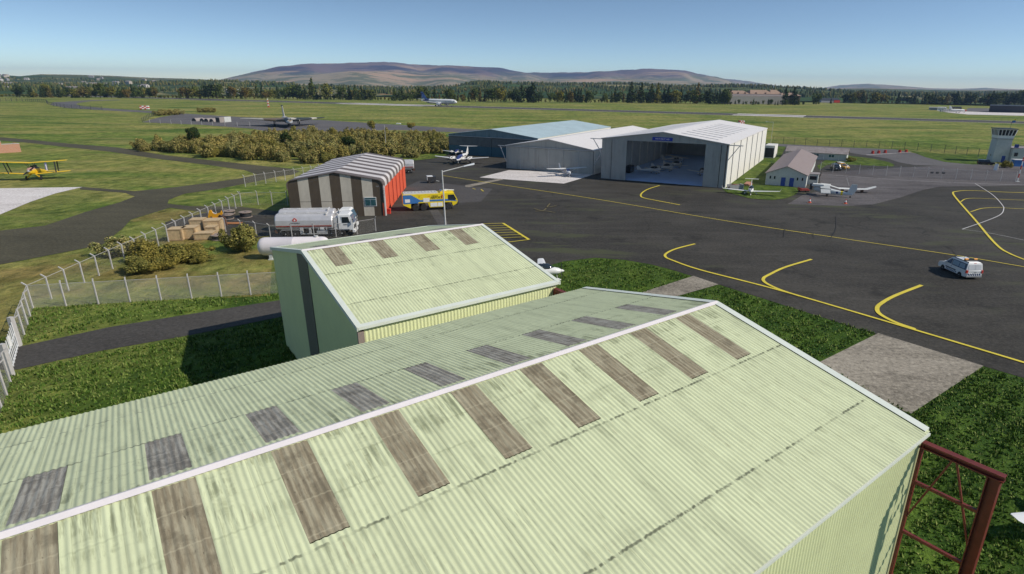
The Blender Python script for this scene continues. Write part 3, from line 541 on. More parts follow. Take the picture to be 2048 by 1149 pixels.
braced_rail(W, -.05, wl, he-.15, 1); braced_rail(W, -.05, -wr, he-.15, -1)

Mh = thing('white_hangar', 'closed white hangar with pale roof beside the high-wing aeroplane', 'hangar', (-2.1, 162.45, 0), rad(64.42))
wl, Lw, he, hz = 13.35, 71., 6.35, 8.55
slab_roof(Mh, -.3, Lw, wl, wl, he, he, hz, CREAMR)
for s_ in (1, -1): b = MB(); b.box(.1, Lw-.1, s_*wl-.1, s_*wl+.1, 0, he-.02); b.obj('side_wall', CREAM, Mh)
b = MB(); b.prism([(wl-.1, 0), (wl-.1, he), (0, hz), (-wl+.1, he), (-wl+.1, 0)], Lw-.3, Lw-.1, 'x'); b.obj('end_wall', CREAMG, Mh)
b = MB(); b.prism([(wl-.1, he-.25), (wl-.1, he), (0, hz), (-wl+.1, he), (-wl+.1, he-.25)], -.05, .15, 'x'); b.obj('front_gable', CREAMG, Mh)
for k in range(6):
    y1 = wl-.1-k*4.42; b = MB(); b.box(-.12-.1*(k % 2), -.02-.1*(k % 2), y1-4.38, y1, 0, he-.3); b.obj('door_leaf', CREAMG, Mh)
    b = MB(); b.box(-.3, -.23, y1-.12, y1, 0, he-.3); b.obj('door_edge', mat('door_edge_trim', (.50, .50, .47), .5, .05), Mh)
b = MB(); b.bar((-.25, wl+2.6, he-.12), (-.25, -wl-.2, he-.12), .2, .16); b.obj('door_rail', GALV, Mh)
b = MB(); b.bar((-.25, wl+1.9, he-.2), (-.25, wl+.1, he-4.2), .16, .16); b.obj('rail_brace', GALV, Mh); b = MB(); b.bar((-.25, -wl-2.2, he-.2), (-.25, -wl-.1, he-4), .16, .16); b.obj('rail_brace', GALV, Mh)

Bl = thing('blue_hangar', 'slate blue hangar with pale blue roof behind the parked twin-engined plane', 'hangar', (-21.37, 196.62, 0), rad(65.1))
wl, Lw, he, hz = 16.9, 67.5, 6.6, 8.7
slab_roof(Bl, -.3, Lw, wl, wl, he, he, hz, BROOF)
for s_ in (1, -1): b = MB(); b.box(.1, Lw-.1, s_*wl-.1, s_*wl+.1, 0, he-.02); b.obj('side_wall', CREAM, Bl)
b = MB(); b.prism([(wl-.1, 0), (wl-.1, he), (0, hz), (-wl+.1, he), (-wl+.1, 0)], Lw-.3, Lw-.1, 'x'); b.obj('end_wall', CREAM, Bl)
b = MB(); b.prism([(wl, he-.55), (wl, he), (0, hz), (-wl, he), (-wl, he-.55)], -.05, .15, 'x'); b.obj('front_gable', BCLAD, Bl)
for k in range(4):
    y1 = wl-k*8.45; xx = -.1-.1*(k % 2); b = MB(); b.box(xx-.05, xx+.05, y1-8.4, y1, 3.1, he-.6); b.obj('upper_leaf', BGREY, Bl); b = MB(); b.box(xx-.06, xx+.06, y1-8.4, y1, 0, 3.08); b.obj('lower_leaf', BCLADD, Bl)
b = MB(); b.bar((-.3, wl, he-.45), (-.3, -wl, he-.45), .2, .12); b.obj('door_rail', GALV, Bl)

# ------------------------------------------------------------------ striped fire station
FB = ribbed('brown_cladding', (.105, .080, .054), (.086, .066, .045), .42, 1, .12); FG = ribbed('grey_stripe_cladding', (.58, .525, .425), (.49, .44, .355), .42, 1, .12); FW = mat('pale_roof_stripe', (.60, .55, .52), .5, .05, .6, dirt=(.52, .47, .44)); FBR = mat('brown_roof_stripe', (.13, .105, .092), .6, .08, .5)
REDD = mat('red_folding_door', (.78, .13, .06), .45, .07, .8); REDDK = mat('red_door_frame', (.34, .035, .02), .5, .1, .8)
S = thing('fire_station', 'brown and grey striped fire station with red doors along its side', 'fire station', (-38.4, 101.3, 0), rad(97.2))
wl, Lf, he, hz = 8.0, 31.8, 6.35, 7.75
n = 9; ys = [wl-2*wl/n*k for k in range(n+1)]; ztop = lambda y: hz-(hz-he)*abs(y)/wl-.12 - (.18 if abs(y) > wl-.1 else 0)
wallobj = MB()
for k in range(n):
    y0, y1 = ys[k], ys[k+1]; p = [(y0, 0), (y1, 0), (y1, ztop(y1)), (y0, ztop(y0))]
    wallobj.prism(p, 0, .12, 'x', 0 if k % 2 == 0 else 1)
wallobj.obj('gable_wall', [FB, FG], S)
b = MB(); b.box(-.012, 0, -wl, wl, 2.62, 2.68); b.obj('cladding_joint', FB, S)
b = MB(); b.prism([(wl, 0), (wl, he-.2), (0, hz-.15), (-wl, he-.2), (-wl, 0)], Lf-.15, Lf, 'x'); b.obj('end_wall', FB, S)
b = MB(); b.box(.12, Lf-.15, wl-.15, wl, 0, he-.25); b.obj('side_wall', FB, S)
prof_r = [(0, hz)]+[(-(wl-.9)*u, hz-(hz-he)*u*.9) for u in (.5, 1)]; rc = (-(wl-.9), hz-(hz-he)*.9-1.0)
prof_r += [(rc[0]-1.0*math.sin(a), rc[1]+1.0*math.cos(a)) for a in np.linspace(.3, PI/2, 6)]; 
ns = 15; step = (Lf+.4)/ns
for side in (1, -1):
    for k in range(ns):
        x0 = -.2+k*step; x1 = x0+step; m_ = FW if k % 2 == 1 else FBR
        if k == 0: m_ = FBR
        pr_ = [(p[0]*(-side), p[1]) for p in prof_r]
        b = MB()
        outer = pr_+([(pr_[-1][0], 4.9)]); inner = [(q[0]*.985, q[1]-.12) for q in outer][::-1]
        b.prism(outer+inner, x0, x1, 'x'); b.obj('roof_band', m_, S)
b = MB(); b.prism([(-wl-.06, 0), (-wl-.06, 5.2), (-wl+.5, 5.2), (-wl+.5, 0)], -.22, -.02, 'x'); 
bb = MB(); bb.box(-.25, .45, -wl-.24, -wl-.06, 0, 5.3); bb.obj('door_jamb', FW, S); bb = MB(); bb.box(-.16, -.01, -wl-.05, -wl+.22, 0, 2.3); bb.obj('red_corner', REDD, S)
for k in range(6):
    x0 = .55+k*5.15; b = MB()
    for q in range(4): b.box(x0+.12+q*1.22, x0+.12+q*1.22+1.18, -wl-.02-.03*(q % 2), -wl+.08, .05, 5.15)
    b.obj('folding_door', REDD, S)
    b = MB(); b.box(x0-.14, x0+.1, -wl-.14, -wl+.1, 0, 5.2); b.obj('door_post', REDDK, S)
b = MB(); b.box(-.08, .02, -6.7, -4.7, 1.75, 3.35); wn = b.obj('window', WHITE, S); b = MB(); b.box(-.11, -.085, -5.66, -4.78, 1.85, 2.9); b.box(-.11, -.085, -6.62, -5.74, 1.85, 2.9); b.box(-.11, -.085, -6.62, -4.78, 2.98, 3.25); b.obj('pane', TEAL, wn)
lettering('FIRE', .30, facing((-.02, -7.1, 5.2), (0, -1, 0), (0, 0, 1)), GREYP, S)
lettering('CRASH', .42, facing((-.26, -wl-.15, 4.3), (0, 0, -1), (0, -1, 0)), GREYP, S)
BOX = thing('red_bin', 'small red fire point bin at the corner of the striped station', 'bin', G(777, 428)); b = MB(); b.box(-.4, .4, -.3, .3, 0, .75); b.prism([(-.45, .75), (.45, .75), (.38, .95), (-.38, .95)], -.35, .35, 'y'); b.obj('bin_body', REDP, BOX)

# ------------------------------------------------------------------ offices, tower
BRROOF = ribbed('brown_tile_roof', (.29, .225, .20), (.25, .195, .175), .8, 0, .25); BRROOFD = ribbed('mottled_sheet_roof', (.33, .285, .265), (.24, .20, .18), 1.2, 0, .2, dirtc=(.20, .13, .10))
def cottage(root, wl, L, he, hz, rm, ov=.3):
    b = MB(); b.prism([(wl, 0), (wl, he), (0, hz), (-wl, he), (-wl, 0)], 0, L, 'x'); b.obj('wall', CONCW, root); slab_roof(root, -ov, L+ov, wl, wl, he, he, hz+.02, rm, .1, .35)
O = thing('office_hut', 'low rendered hut with brown roof and two blue doors beside the big white hangar', 'hut', (55.1, 140.64, 0), rad(64.69))
cottage(O, 4.58, 48., 2.9, 4.7, BRROOF)
for y in (.55, -1.35): b = MB(); b.box(-.06, .02, y-.5, y+.5, 0, 2.1); d_ob = b.obj('door', BLUED, O); b = MB(); b.box(-.1, -.06, y-.42, y-.36, .95, 1.1); b.obj('handle', GALV, d_ob)
for y in (3.55, 2.55, -2.6, -3.7): b = MB(); b.box(-.05, .02, y-.22, y+.22, 1.55, 2.35); w_o = b.obj('window', GALV, O); b = MB(); b.box(-.07, -.05, y-.17, y+.17, 1.6, 2.3); b.obj('pane', GLASS, w_o)
p_ = MB(); p_.box(6, 9.6, -6.9, -4.58, 0, 2.5); p_.obj('porch', CONCW, O); b = MB(); b.box(5.8, 9.8, -7.1, -4.5, 2.5, 2.62); b.obj('porch_roof', BRROOFD, O); b = MB(); b.box(5.95, 6.0, -6.6, -5.0, 1.2, 2.1); b.obj('window', GLASS, O)
p0, p1 = G(1570.5, 316), G(1692, 323.5); dv = (p1-p0); O2 = thing('office_hut', 'long low rendered hut with mottled sheet roof behind the blue-doored one', 'hut', p0+Vector((-dv.y, dv.x, 0)).normalized()*3.6, math.atan2(dv.y, dv.x))
b = MB(); Lo = dv.length; b.prism([(3.5, 0), (3.5, 2.3), (0, 3.7), (-3.5, 2.3), (-3.5, 0)], 0, Lo, 'x'); b.obj('wall', CONCW, O2); slab_roof(O2, -.3, Lo+.3, 3.5, 3.5, 2.3, 2.3, 3.72, BRROOFD, .1, .35)
for x in (Lo-4.6, Lo-9.3): b = MB(); b.box(x-.9, x+.9, -3.56, -3.48, .95, 2.0); w_o = b.obj('window', WHITE, O2); b = MB(); b.box(x-.8, x-.05, -3.58, -3.56, 1.05, 1.9); b.box(x+.05, x+.8, -3.58, -3.56, 1.05, 1.9); b.obj('pane', TEAL, w_o)
for x in (.1, Lo-6.9, Lo-2.3, Lo-.1, Lo-11.5): b = MB(); b.tube((x, -3.58, 0), (x, -3.58, 2.2), .06); b.obj('downpipe', WHITE, O2)
K = thing('container', 'pale steel container with dark open end behind the big hangar', 'container', G(1537, 317), rad(64)); b = MB(); b.box(0, 9, -1.6, 1.6, .1, 4.2); b.obj('body', CREAM, K); b = MB(); b.box(-.05, .01, -1.4, 1.4, .3, 3.4); b.obj('door', DARK, K)
# control tower
tb = G(1993, 323.5); T_ = thing('control_tower', 'white control tower with slanted glazed cab above the blue door', 'control tower', tb, rad(-14)); T_.scale = (.92, .92, 1)
b = MB(); b.prism([(-2.5, 0), (2.5, 0), (2.35, 7.6), (-2.35, 7.6)], -2.4, 2.4, 'y'); b.obj('shaft', CONCW, T_)
b = MB(); b.loft([[(-2.45, -2.45, 7.6), (2.45, -2.45, 7.6), (2.45, 2.45, 7.6), (-2.45, 2.45, 7.6)], [(-2.55, -2.55, 8.6), (2.55, -2.55, 8.6), (2.55, 2.55, 8.6), (-2.55, 2.55, 8.6)]]); b.obj('cab_base', WHITE, T_)
b = MB(); b.box(-2.55, 2.55, -2.55, 2.55, 7.5, 7.6); b.obj('cab_band', DARK, T_)
b = MB(); b.loft([[(-2.5, -2.5, 8.6), (2.5, -2.5, 8.6), (2.5, 2.5, 8.6), (-2.5, 2.5, 8.6)], [(-2.85, -2.85, 10.4), (2.85, -2.85, 10.4), (2.85, 2.85, 10.4), (-2.85, 2.85, 10.4)]]); b.obj('cab_glass', GLASS, T_)
for i in range(6):
    u = -1+2*i/5
    for a in range(4):
        Rm = Matrix.Rotation(a*PI/2, 4, 'Z'); b = MB(); b.bar(Rm @ Vector((2.53*u, -2.53, 8.6)), Rm @ Vector((2.88*u, -2.88, 10.4)), .2, .16)
        if i < 5: b.obj('mullion', WHITE, T_)
b = MB(); b.loft([[(-2.9, -2.9, 10.4), (2.9, -2.9, 10.4), (2.9, 2.9, 10.4), (-2.9, 2.9, 10.4)], [(-3.05, -3.05, 10.62), (3.05, -3.05, 10.62), (3.05, 3.05, 10.62), (-3.05, 3.05, 10.62)]]); b.obj('cab_roof', WHITE, T_); b = MB(); b.box(-3.12, 3.12, -3.12, 3.12, 10.62, 10.8); b.obj('roof_edge', DARK, T_)
b = MB(); b.box(.3, 1.4, -2.50, -2.38, 0, 2.1); b.obj('door', BLUED, T_)
for z in (1.3, 3.9, 6.4): b = MB(); b.box(-2.45+.05*z-.08, -2.2, -.4, .1, z, z+1.1); b.obj('window', GLASS, T_)
b = MB(); b.tube((1.6, 0, 10.8), (1.9, .3, 13.2), .05); b.obj('mast', DARK, T_); b = MB(); b.prism([(0, 0), (1.0, .12), (.95, .75), (0, .6)], -.02, .02, 'y', 0, Matrix.Translation((1.9, .3, 12.6))); b.prism([(.5, .62), (1.0, .76), (1.0, 1.2), (.4, 1.1)], -.02, .02, 'y', 1, Matrix.Translation((1.9, .3, 12.6))); b.obj('flag', [BLUEP, YEL], T_)
ob = thing('tower_annex', 'white two storey flat roofed annex joined to the control tower', 'annex', tb, rad(-14))
b = MB(); b.box(2.4, 16, -3.6, 5, 0, 4.7); b.obj('wall', CONCW, ob); b = MB(); b.box(2.3, 16.1, -3.7, 5.1, 4.7, 4.85); b.obj('roof', BRROOFD, ob)
b = MB()
for x in np.arange(2.6, 7.4, .3): b.tube((x, -3.5, 4.85), (x, -3.5, 5.8), .025, n=5)
b.bar((2.5, -3.5, 5.8), (7.4, -3.5, 5.8), .07); b.obj('railing', BLUED, ob); b = MB(); b.box(2.6, 3.8, -3.45, -3.3, 4.9, 6.0); b.obj('roof_hatch', BLUED, ob)
b = MB(); b.box(6.0, 7.7, -3.68, -3.58, 2.0, 3.6); w_o = b.obj('window', WHITE, ob); b = MB(); b.box(6.1, 6.8, -3.70, -3.68, 2.1, 3.5); b.box(6.9, 7.6, -3.70, -3.68, 2.1, 3.5); b.obj('pane', TEAL, w_o)
for x in (3.0, 10.2): b = MB(); b.box(x, x+1.0, -3.68, -3.58, 2.2, 3.4); b.obj('window', GLASS, ob)
sh = thing('bin_store', 'blue bin store with white lid beside the tower annex', 'shed', G(2033, 333), rad(-10)); b = MB(); b.box(-1.3, 1.6, -1, 1, 0, 2.0); b.obj('body', BLUEP, sh); b = MB(); b.box(-1.5, 1.8, -1.15, 1.15, 2.0, 2.15); b.obj('lid', WHITE, sh)
# brick structure on the edge of the field
BRICK = NT('brick'); P = BRICK.co(); bk = BRICK.n('ShaderNodeTexBrick'); BRICK.put(bk.inputs['Vector'], BRICK.map(P, rot=(PI/2, 0, 0))); bk.inputs['Color1'].default_value = (.42, .19, .11, 1); bk.inputs['Color2'].default_value = (.52, .25, .15, 1); bk.inputs['Mortar'].default_value = (.42, .36, .30, 1); bk.inputs['Scale'].default_value = 4.2
BRICK = BRICK.t and BRICK.bsdf(bk.outputs[0], .9, spec=.1)
p1 = G(43, 304.5); p0 = G(-40, 309.5); dv = p1-p0; wk = thing('brick_wall', 'red brick butt wall with stepped top and grey coping at the field edge', 'wall', p0, math.atan2(dv.y, dv.x)); Lk = dv.length
b = MB(); b.box(0, Lk, 0, .5, 0, 2.7); b.box(0, Lk*.565, 0, .5, 2.7, 3.65); b.box(Lk-.5, Lk, .5, 6, 0, 2.7); b.obj('brickwork', BRICK, wk); b = MB(); b.box(Lk*.565, Lk+.04, -.06, .56, 2.7, 2.82); b.box(-.04, Lk*.565+.03, -.06, .56, 3.65, 3.77); b.obj('coping', CONCW, wk); b = MB(); b.prism([(.5, 2.1), (6, 2.1), (6, 2.3), (.5, 2.3)], 0, Lk-.5, 'x'); b.obj('sand_roof', FARROAD, wk)
# far-off buildings
ROOFO = mat('orange_brown_tiles', (.30, .20, .14), .8, .1, .1); DBRICK = mat('dark_brick', (.085, .055, .045), .85, .15, .2); GWALL = mat('pale_grey_wall', (.25, .24, .22), .8, .06, .1)
e0, e1 = G(1456, 208.5), G(1604, 209.5); dv = e1-e0; Sc = thing('school', 'large brick building with orange brown hipped roofs beyond the runway', 'school', e0, math.atan2(dv.y, dv.x)); Ls = dv.length
k_ = Ls/148
def hip(root, x0, x1, y0, y1, z0, z1, ins, m, nm='roof'):
    b = MB(); ym = (y0+y1)/2; b.add([(x0, y0, z0), (x1, y0, z0), (x1, y1, z0), (x0, y1, z0), (x0+ins, ym, z1), (x1-ins, ym, z1)], [(0,1,5,4), (1,2,5), (2,3,4,5), (3,0,4), (3,2,1,0)]); return b.obj(nm, m, root)
b = MB(); b.box(2*k_, 110*k_, 0, 18, 0, 13*k_); b.obj('low_wall', GWALL, Sc); b = MB(); b.prism([(0, 13*k_), (0, 15.5*k_), (18, 17*k_), (18, 13*k_)], 2*k_, 110*k_, 'x'); b.obj('low_roof', BRROOFD, Sc)
b = MB(); b.box(1*k_, 112*k_, 18, 40, 0, 18*k_); b.obj('main_wall', DBRICK, Sc)
for x0, x1, zt in ((3, 51, 23.5), (51, 98, 25), (92, 118, 25.5)): hip(Sc, x0*k_, x1*k_, 16, 42, 17.6*k_, zt*k_, 7*k_, ROOFO)
b = MB(); b.box(108*k_, 147*k_, 6, 34, 0, 15.5*k_); b.obj('wing_wall', DBRICK, Sc); hip(Sc, 107*k_, 148*k_, 4, 36, 15.3*k_, 20.5*k_, 7*k_, ROOFO)
for x in (16, 28, 42, 64, 83, 115, 120): b = MB(); b.box(x*k_-1, x*k_+1, 17, 19, 17*k_, 20.5*k_); b.obj('chimney', DBRICK, Sc)
for x in (112, 118, 124, 130, 136, 142):
    b = MB(); b.box(x*k_-1.2, x*k_+1.2, 5.9, 6.02, 3*k_, 6*k_); b.obj('window', GLASS, Sc)
def barn(name, label, cat, px0, px1, hw, depth, rise, wallm, roofm, endm=None):
    a, b_ = G(*px0), G(*px1); dv = b_-a; o = thing(name, label, cat, a+Vector((-dv.y, dv.x, 0)).normalized()*depth/2, math.atan2(dv.y, dv.x)); L = dv.length
    b = MB(); b.prism([(depth/2, 0), (depth/2, hw), (0, hw+rise), (-depth/2, hw), (-depth/2, 0)], 0, L, 'x'); b.obj('wall', wallm, o); slab_roof(o, -.4, L+.4, depth/2, depth/2, hw, hw, hw+rise+.05, roofm, .3, .5)
    if endm: b = MB(); b.box(L*.68, L+.3, -depth/2-.4, -depth/2, 0, hw-.2); b.obj('red_front', endm, o)
    return o
barn('barn', 'dark roofed barn with a red end wall beyond the runway', 'barn', (1642, 205.5), (1679, 205.8), 4.5, 16, 3.2, GREYP, DARK, REDP)
barn('cabin', 'grey site cabin with row of windows by the far apron', 'cabin', (1857.5, 220.3), (1874, 220.8), 2.9, 5, .3, GREYP, GALV); barn('cabin', 'white site cabin by the far apron', 'cabin', (1875, 221), (1890, 221.4), 3.3, 5, .3, WHITE, WHITE)
barn('far_hangar', 'long dark grey hangar on the far side of the pale apron', 'hangar', (1977, 224.5), (2140, 229), 7.0, 30, .8, mat('charcoal_wall', (.045, .045, .055), .6, .1, .1), DARK)
barn('farmhouse', 'pale farmhouse among trees with dark roof', 'house', (456, 190.5), (480, 190.5), 7, 14, 4, GWALL, BRROOFD)
hr_ = random.Random(5)
town_w = [mat('town_wall_%d' % i, c, .8, .05, .1) for i, c in enumerate(((.50, .46, .42), (.42, .36, .30), (.30, .29, .28)))]
for i in range(46):
    x = hr_.choice([hr_.uniform(-30, 25), hr_.uniform(40, 330)]); r = hr_.uniform(1700, 4000); d = ray(x, 180); az = math.atan2(d.x, d.y); px, py = r*math.sin(az), r*math.cos(az)
    z = float(terrain(np.array([px]), np.array([py]))[0]); L = hr_.uniform(9, 26); dp = hr_.uniform(8, 11); h = hr_.uniform(5, 9)
    b = MB(); b.prism([(dp/2, -3), (dp/2, h), (0, h+2.5), (-dp/2, h), (-dp/2, -3)], -L/2, L/2, 'x'); b.prism([(dp/2+.4, h-.1), (0, h+2.5), (-dp/2-.4, h-.1), (-dp/2-.4, h+.15), (0, h+2.8), (dp/2+.4, h+.15)], -L/2-.4, L/2+.4, 'x', 1)
    o = b.obj('town_house', [town_w[i % 3], BRROOFD]); o.location = (px, py, z); o.rotation_euler[2] = hr_.uniform(-.5, .5)
    tag(o, 'pale town building among the trees on the hillside', 'house', 'buildings of the town on the far hillside')
# ------------------------------------------------------------------ vehicles
def pose(pa, pb):                                         # ground points under rear and front
    a, b = G(*pa), G(*pb); d = b-a; return (a+b)/2, math.atan2(d.y, d.x), d.length
def add_wheels(root, xs, half, r, w, rim=CHROME, rr=.6):
    for x in xs:
        for s_ in (-1, 1):
            b = MB(); b.wheel((x, s_*half, r), r, w); tyre = b.obj('wheel', RUBBER, root, 40)
            b = MB(); y = s_*(half+w*.42)
            n = 14; ring = lambda k, yy: [(x+r*k*math.cos(t*2*PI/n), yy, r+r*k*math.sin(t*2*PI/n)) for t in range(n)]
            b.loft([ring(rr, y-s_*.12), ring(rr, y), ring(rr*.85, y+s_*.01), ring(rr*.45, y-s_*.06), ring(rr*.22, y+s_*.03)]); b.obj('rim', rim, tyre)
# fuel tankers
def make_tanker(name_label, loc, rz):
    t = thing('fuel_tanker', name_label, 'tanker lorry', loc, rz, 'fuel tankers parked by the striped station')
    sec = [(-1.2, 1.35), (-1.28, 1.75), (-1.22, 2.55), (-.92, 3.12), (-.45, 3.4), (.45, 3.4), (.92, 3.12), (1.22, 2.55), (1.28, 1.75), (1.2, 1.35), (.6, 1.1), (-.6, 1.1)]
    b = MB(); rg = lambda x, k: [(x, y*k, 2.3+(z-2.3)*k) for y, z in sec]
    b.loft([rg(-5.75, .9), rg(-5.6, 1), rg(1.6, 1), rg(2.5, 1), rg(2.65, .93)]); tk = b.obj('tank', ALU, t)
    b = MB(); b.box(-5.3, 1.6, -.42, -.36, 3.4, 3.5); b.box(-5.3, 1.6, .36, .42, 3.4, 3.5)
    for x in (-4.6, -2.9, -1.2, .5): b.tube((x, 0, 3.38), (x, 0, 3.5), .28, n=12)
    b.box(1.55, 1.75, -.8, .8, 3.36, 3.52); b.obj('catwalk', GALV, tk)
    for s_ in (-1, 1):
        b = MB(); b.box(-5.6, 2.5, s_*1.275-.02, s_*1.275+.02, 1.62, 1.80); b.obj('red_stripe', mat('stripe_red', (.30, .045, .025), .5, .1, 1), tk)
        b = MB(); b.prism([(-3.05, 2.42), (-2.55, 2.42), (-2.45, 2.68), (-2.62, 2.85), (-2.8, 3.0), (-2.98, 2.85), (-3.15, 2.68)], s_*1.232-.015, s_*1.232+.015, 'y'); b.prism([(-2.92, 2.5), (-2.68, 2.5), (-2.68, 2.68), (-2.8, 2.8), (-2.92, 2.68)], s_*1.236-.02, s_*1.236+.02, 'y', 1); b.obj('flame_sign', [REDP, WHITE], tk)
        lettering('FLAMMABLE', .26, facing((-2.8, s_*1.275, 2.17), (-s_, 0, 0), (0, 0, 1)), DARK, tk)
    b = MB(); b.box(-5.7, 5.2, -.45, .45, .75, 1.1); b.obj('chassis', RUST, t)
    for s_ in (-1, 1):
        b = MB(); b.box(-2.2, -1.75, s_*1.15-.1, s_*1.15+.1, .5, 1.45); b.box(-.9, -.6, s_*1.15-.1, s_*1.15+.1, .5, 1.35); b.box(.2, 1.75, s_*1.12-.1, s_*1.12+.1, .62, 1.0); b.box(-2.2, 1.8, s_*1.2-.03, s_*1.2+.03, .42, .55); b.box(.45, .55, s_*1.2-.04, s_*1.2+.04, .5, 1.4); b.box(1.6, 1.75, s_*1.2-.04, s_*1.2+.04, .5, 1.4); b.obj('side_guard', GALV, t)
        b = MB(); b.box(.75, 1.3, s_*1.17-.12, s_*1.17+.12, 1.05, 1.45); b.obj('locker', WHITE, t)
        for x0, x1 in ((-4.9, -2.35), (1.9, 5.05)):
            b = MB(); b.box(x0, x1, s_*1.0-.25, s_*1.0+.25, 1.10, 1.18); b.bar((x0, s_*1.0, 1.14), (x0-.25, s_*1.0, .75), .5, .05); b.bar((x1, s_*1.0, 1.14), (x1+.1, s_*1.0, .85), .5, .05); b.obj('mudguard', GREYP, t)
    b = MB(); b.box(-5.85, -5.6, -1.2, 1.2, .6, .8); b.box(-5.9, -5.7, -1.1, -.8, .85, 1.1); b.box(-5.9, -5.7, .8, 1.1, .85, 1.1); b.obj('rear_bumper', RUST, t)
    b = MB(); b.box(2.75, 3.35, -1.1, 1.1, 1.1, 2.9); b.tube((3.0, .7, 2.9), (3.0, .7, 3.25), .12); b.tube((3.05, -.55, 2.6), (3.05, .55, 2.6), .32); b.obj('air_intake', GALV, t)
    # cab
    b = MB(); b.loft([[(3.5, -1.2, 1.0), (5.62, -1.2, 1.0), (5.62, 1.2, 1.0), (3.5, 1.2, 1.0)], [(3.5, -1.22, 2.0), (5.72, -1.22, 1.95), (5.72, 1.22, 1.95), (3.5, 1.22, 2.0)], [(3.5, -1.15, 3.25), (5.2, -1.12, 3.3), (5.2, 1.12, 3.3), (3.5, 1.15, 3.25)], [(3.6, -1.02, 3.45), (5.0, -1.0, 3.47), (5.0, 1.0, 3.47), (3.6, 1.02, 3.45)]]); cab = b.obj('cab', WHITE, t, 25)
    b = MB(); b.loft([[(5.715, -1.08, 2.05), (5.715, 1.08, 2.05), (5.24, 1.0, 3.2), (5.24, -1.0, 3.2)], [(5.74, -1.08, 2.06), (5.74, 1.08, 2.06), (5.265, 1.0, 3.21), (5.265, -1.0, 3.21)]]); b.obj('windscreen', mat('cab_glass', (.10, .17, .23), .1, .15, 1, spec=.8), cab)
    for s_ in (-1, 1):
        b = MB(); b.prism([(4.05, 2.1), (5.2, 2.1), (5.0, 3.0), (4.05, 3.0)], s_*1.21-.03, s_*1.21+.012, 'y'); b.obj('side_window', GLASS, cab)
        b = MB(); b.prism([(3.95, 1.1), (5.35, 1.1), (5.35, 2.0), (5.05, 3.1), (3.95, 3.1)], s_*1.205-.01, s_*1.205+.015, 'y'); dr = b.obj('door', WHITE, cab); b = MB(); b.box(4.2, 4.75, s_*1.225-.02, s_*1.225+.01, 1.78, 1.88); b.obj('handle', DARK, dr)
        b = MB(); b.tube((5.5, s_*1.15, 2.6), (5.75, s_*1.5, 2.6), .03, n=6); b.box(5.68, 5.78, s_*1.5-.1, s_*1.5+.1, 2.2, 2.75); b.obj('mirror', DARK, cab)
        b = MB(); b.box(5.6, 5.66, s_*.95-.2, s_*.95+.2, 1.15, 1.4); b.obj('headlight', CHROME, cab)
    b = MB(); b.box(5.5, 5.85, -1.2, 1.2, .6, 1.0); b.obj('front_bumper', WHITE, cab); b = MB(); b.box(5.62, 5.70, -.75, .75, 1.1, 1.7); b.obj('grille', DARK, cab)
    add_wheels(t, (-4.35, -2.95, 2.35, 3.9), 1.1, .52, .36, WHITE); return t
q, rz, L = pose((580, 471.5), (686, 469.5)); org = q - Vector((math.cos(rz), math.sin(rz), 0))*(-.22); k_ = L/8.25
n_ = Vector((-math.sin(rz), math.cos(rz), 0))
tk1 = make_tanker('silver fuel tanker nearest the chain-link fence', org+Vector((math.cos(rz), math.sin(rz), 0))*0, rz)
tk2 = dup(tk1); tk2.location = tk1.location+n_*3.5-Vector((math.cos(rz), math.sin(rz), 0))*.55; tk2['label'] = 'silver fuel tanker mostly hidden, between its twin and the striped station'
tk3 = dup(tk1); q = G(816, 349.5); tk3.rotation_euler[2] = rad(-80); tk3.location = q+Vector((-1.6, 5.5, 0)); tk3['label'] = 'silver fuel tanker half hidden behind the red doors at the far end of the station'
tk3.rotation_euler[2] = PI+rad(12); tk3.location = G(816, 349)+Vector((-4.6, 1.6, 0))

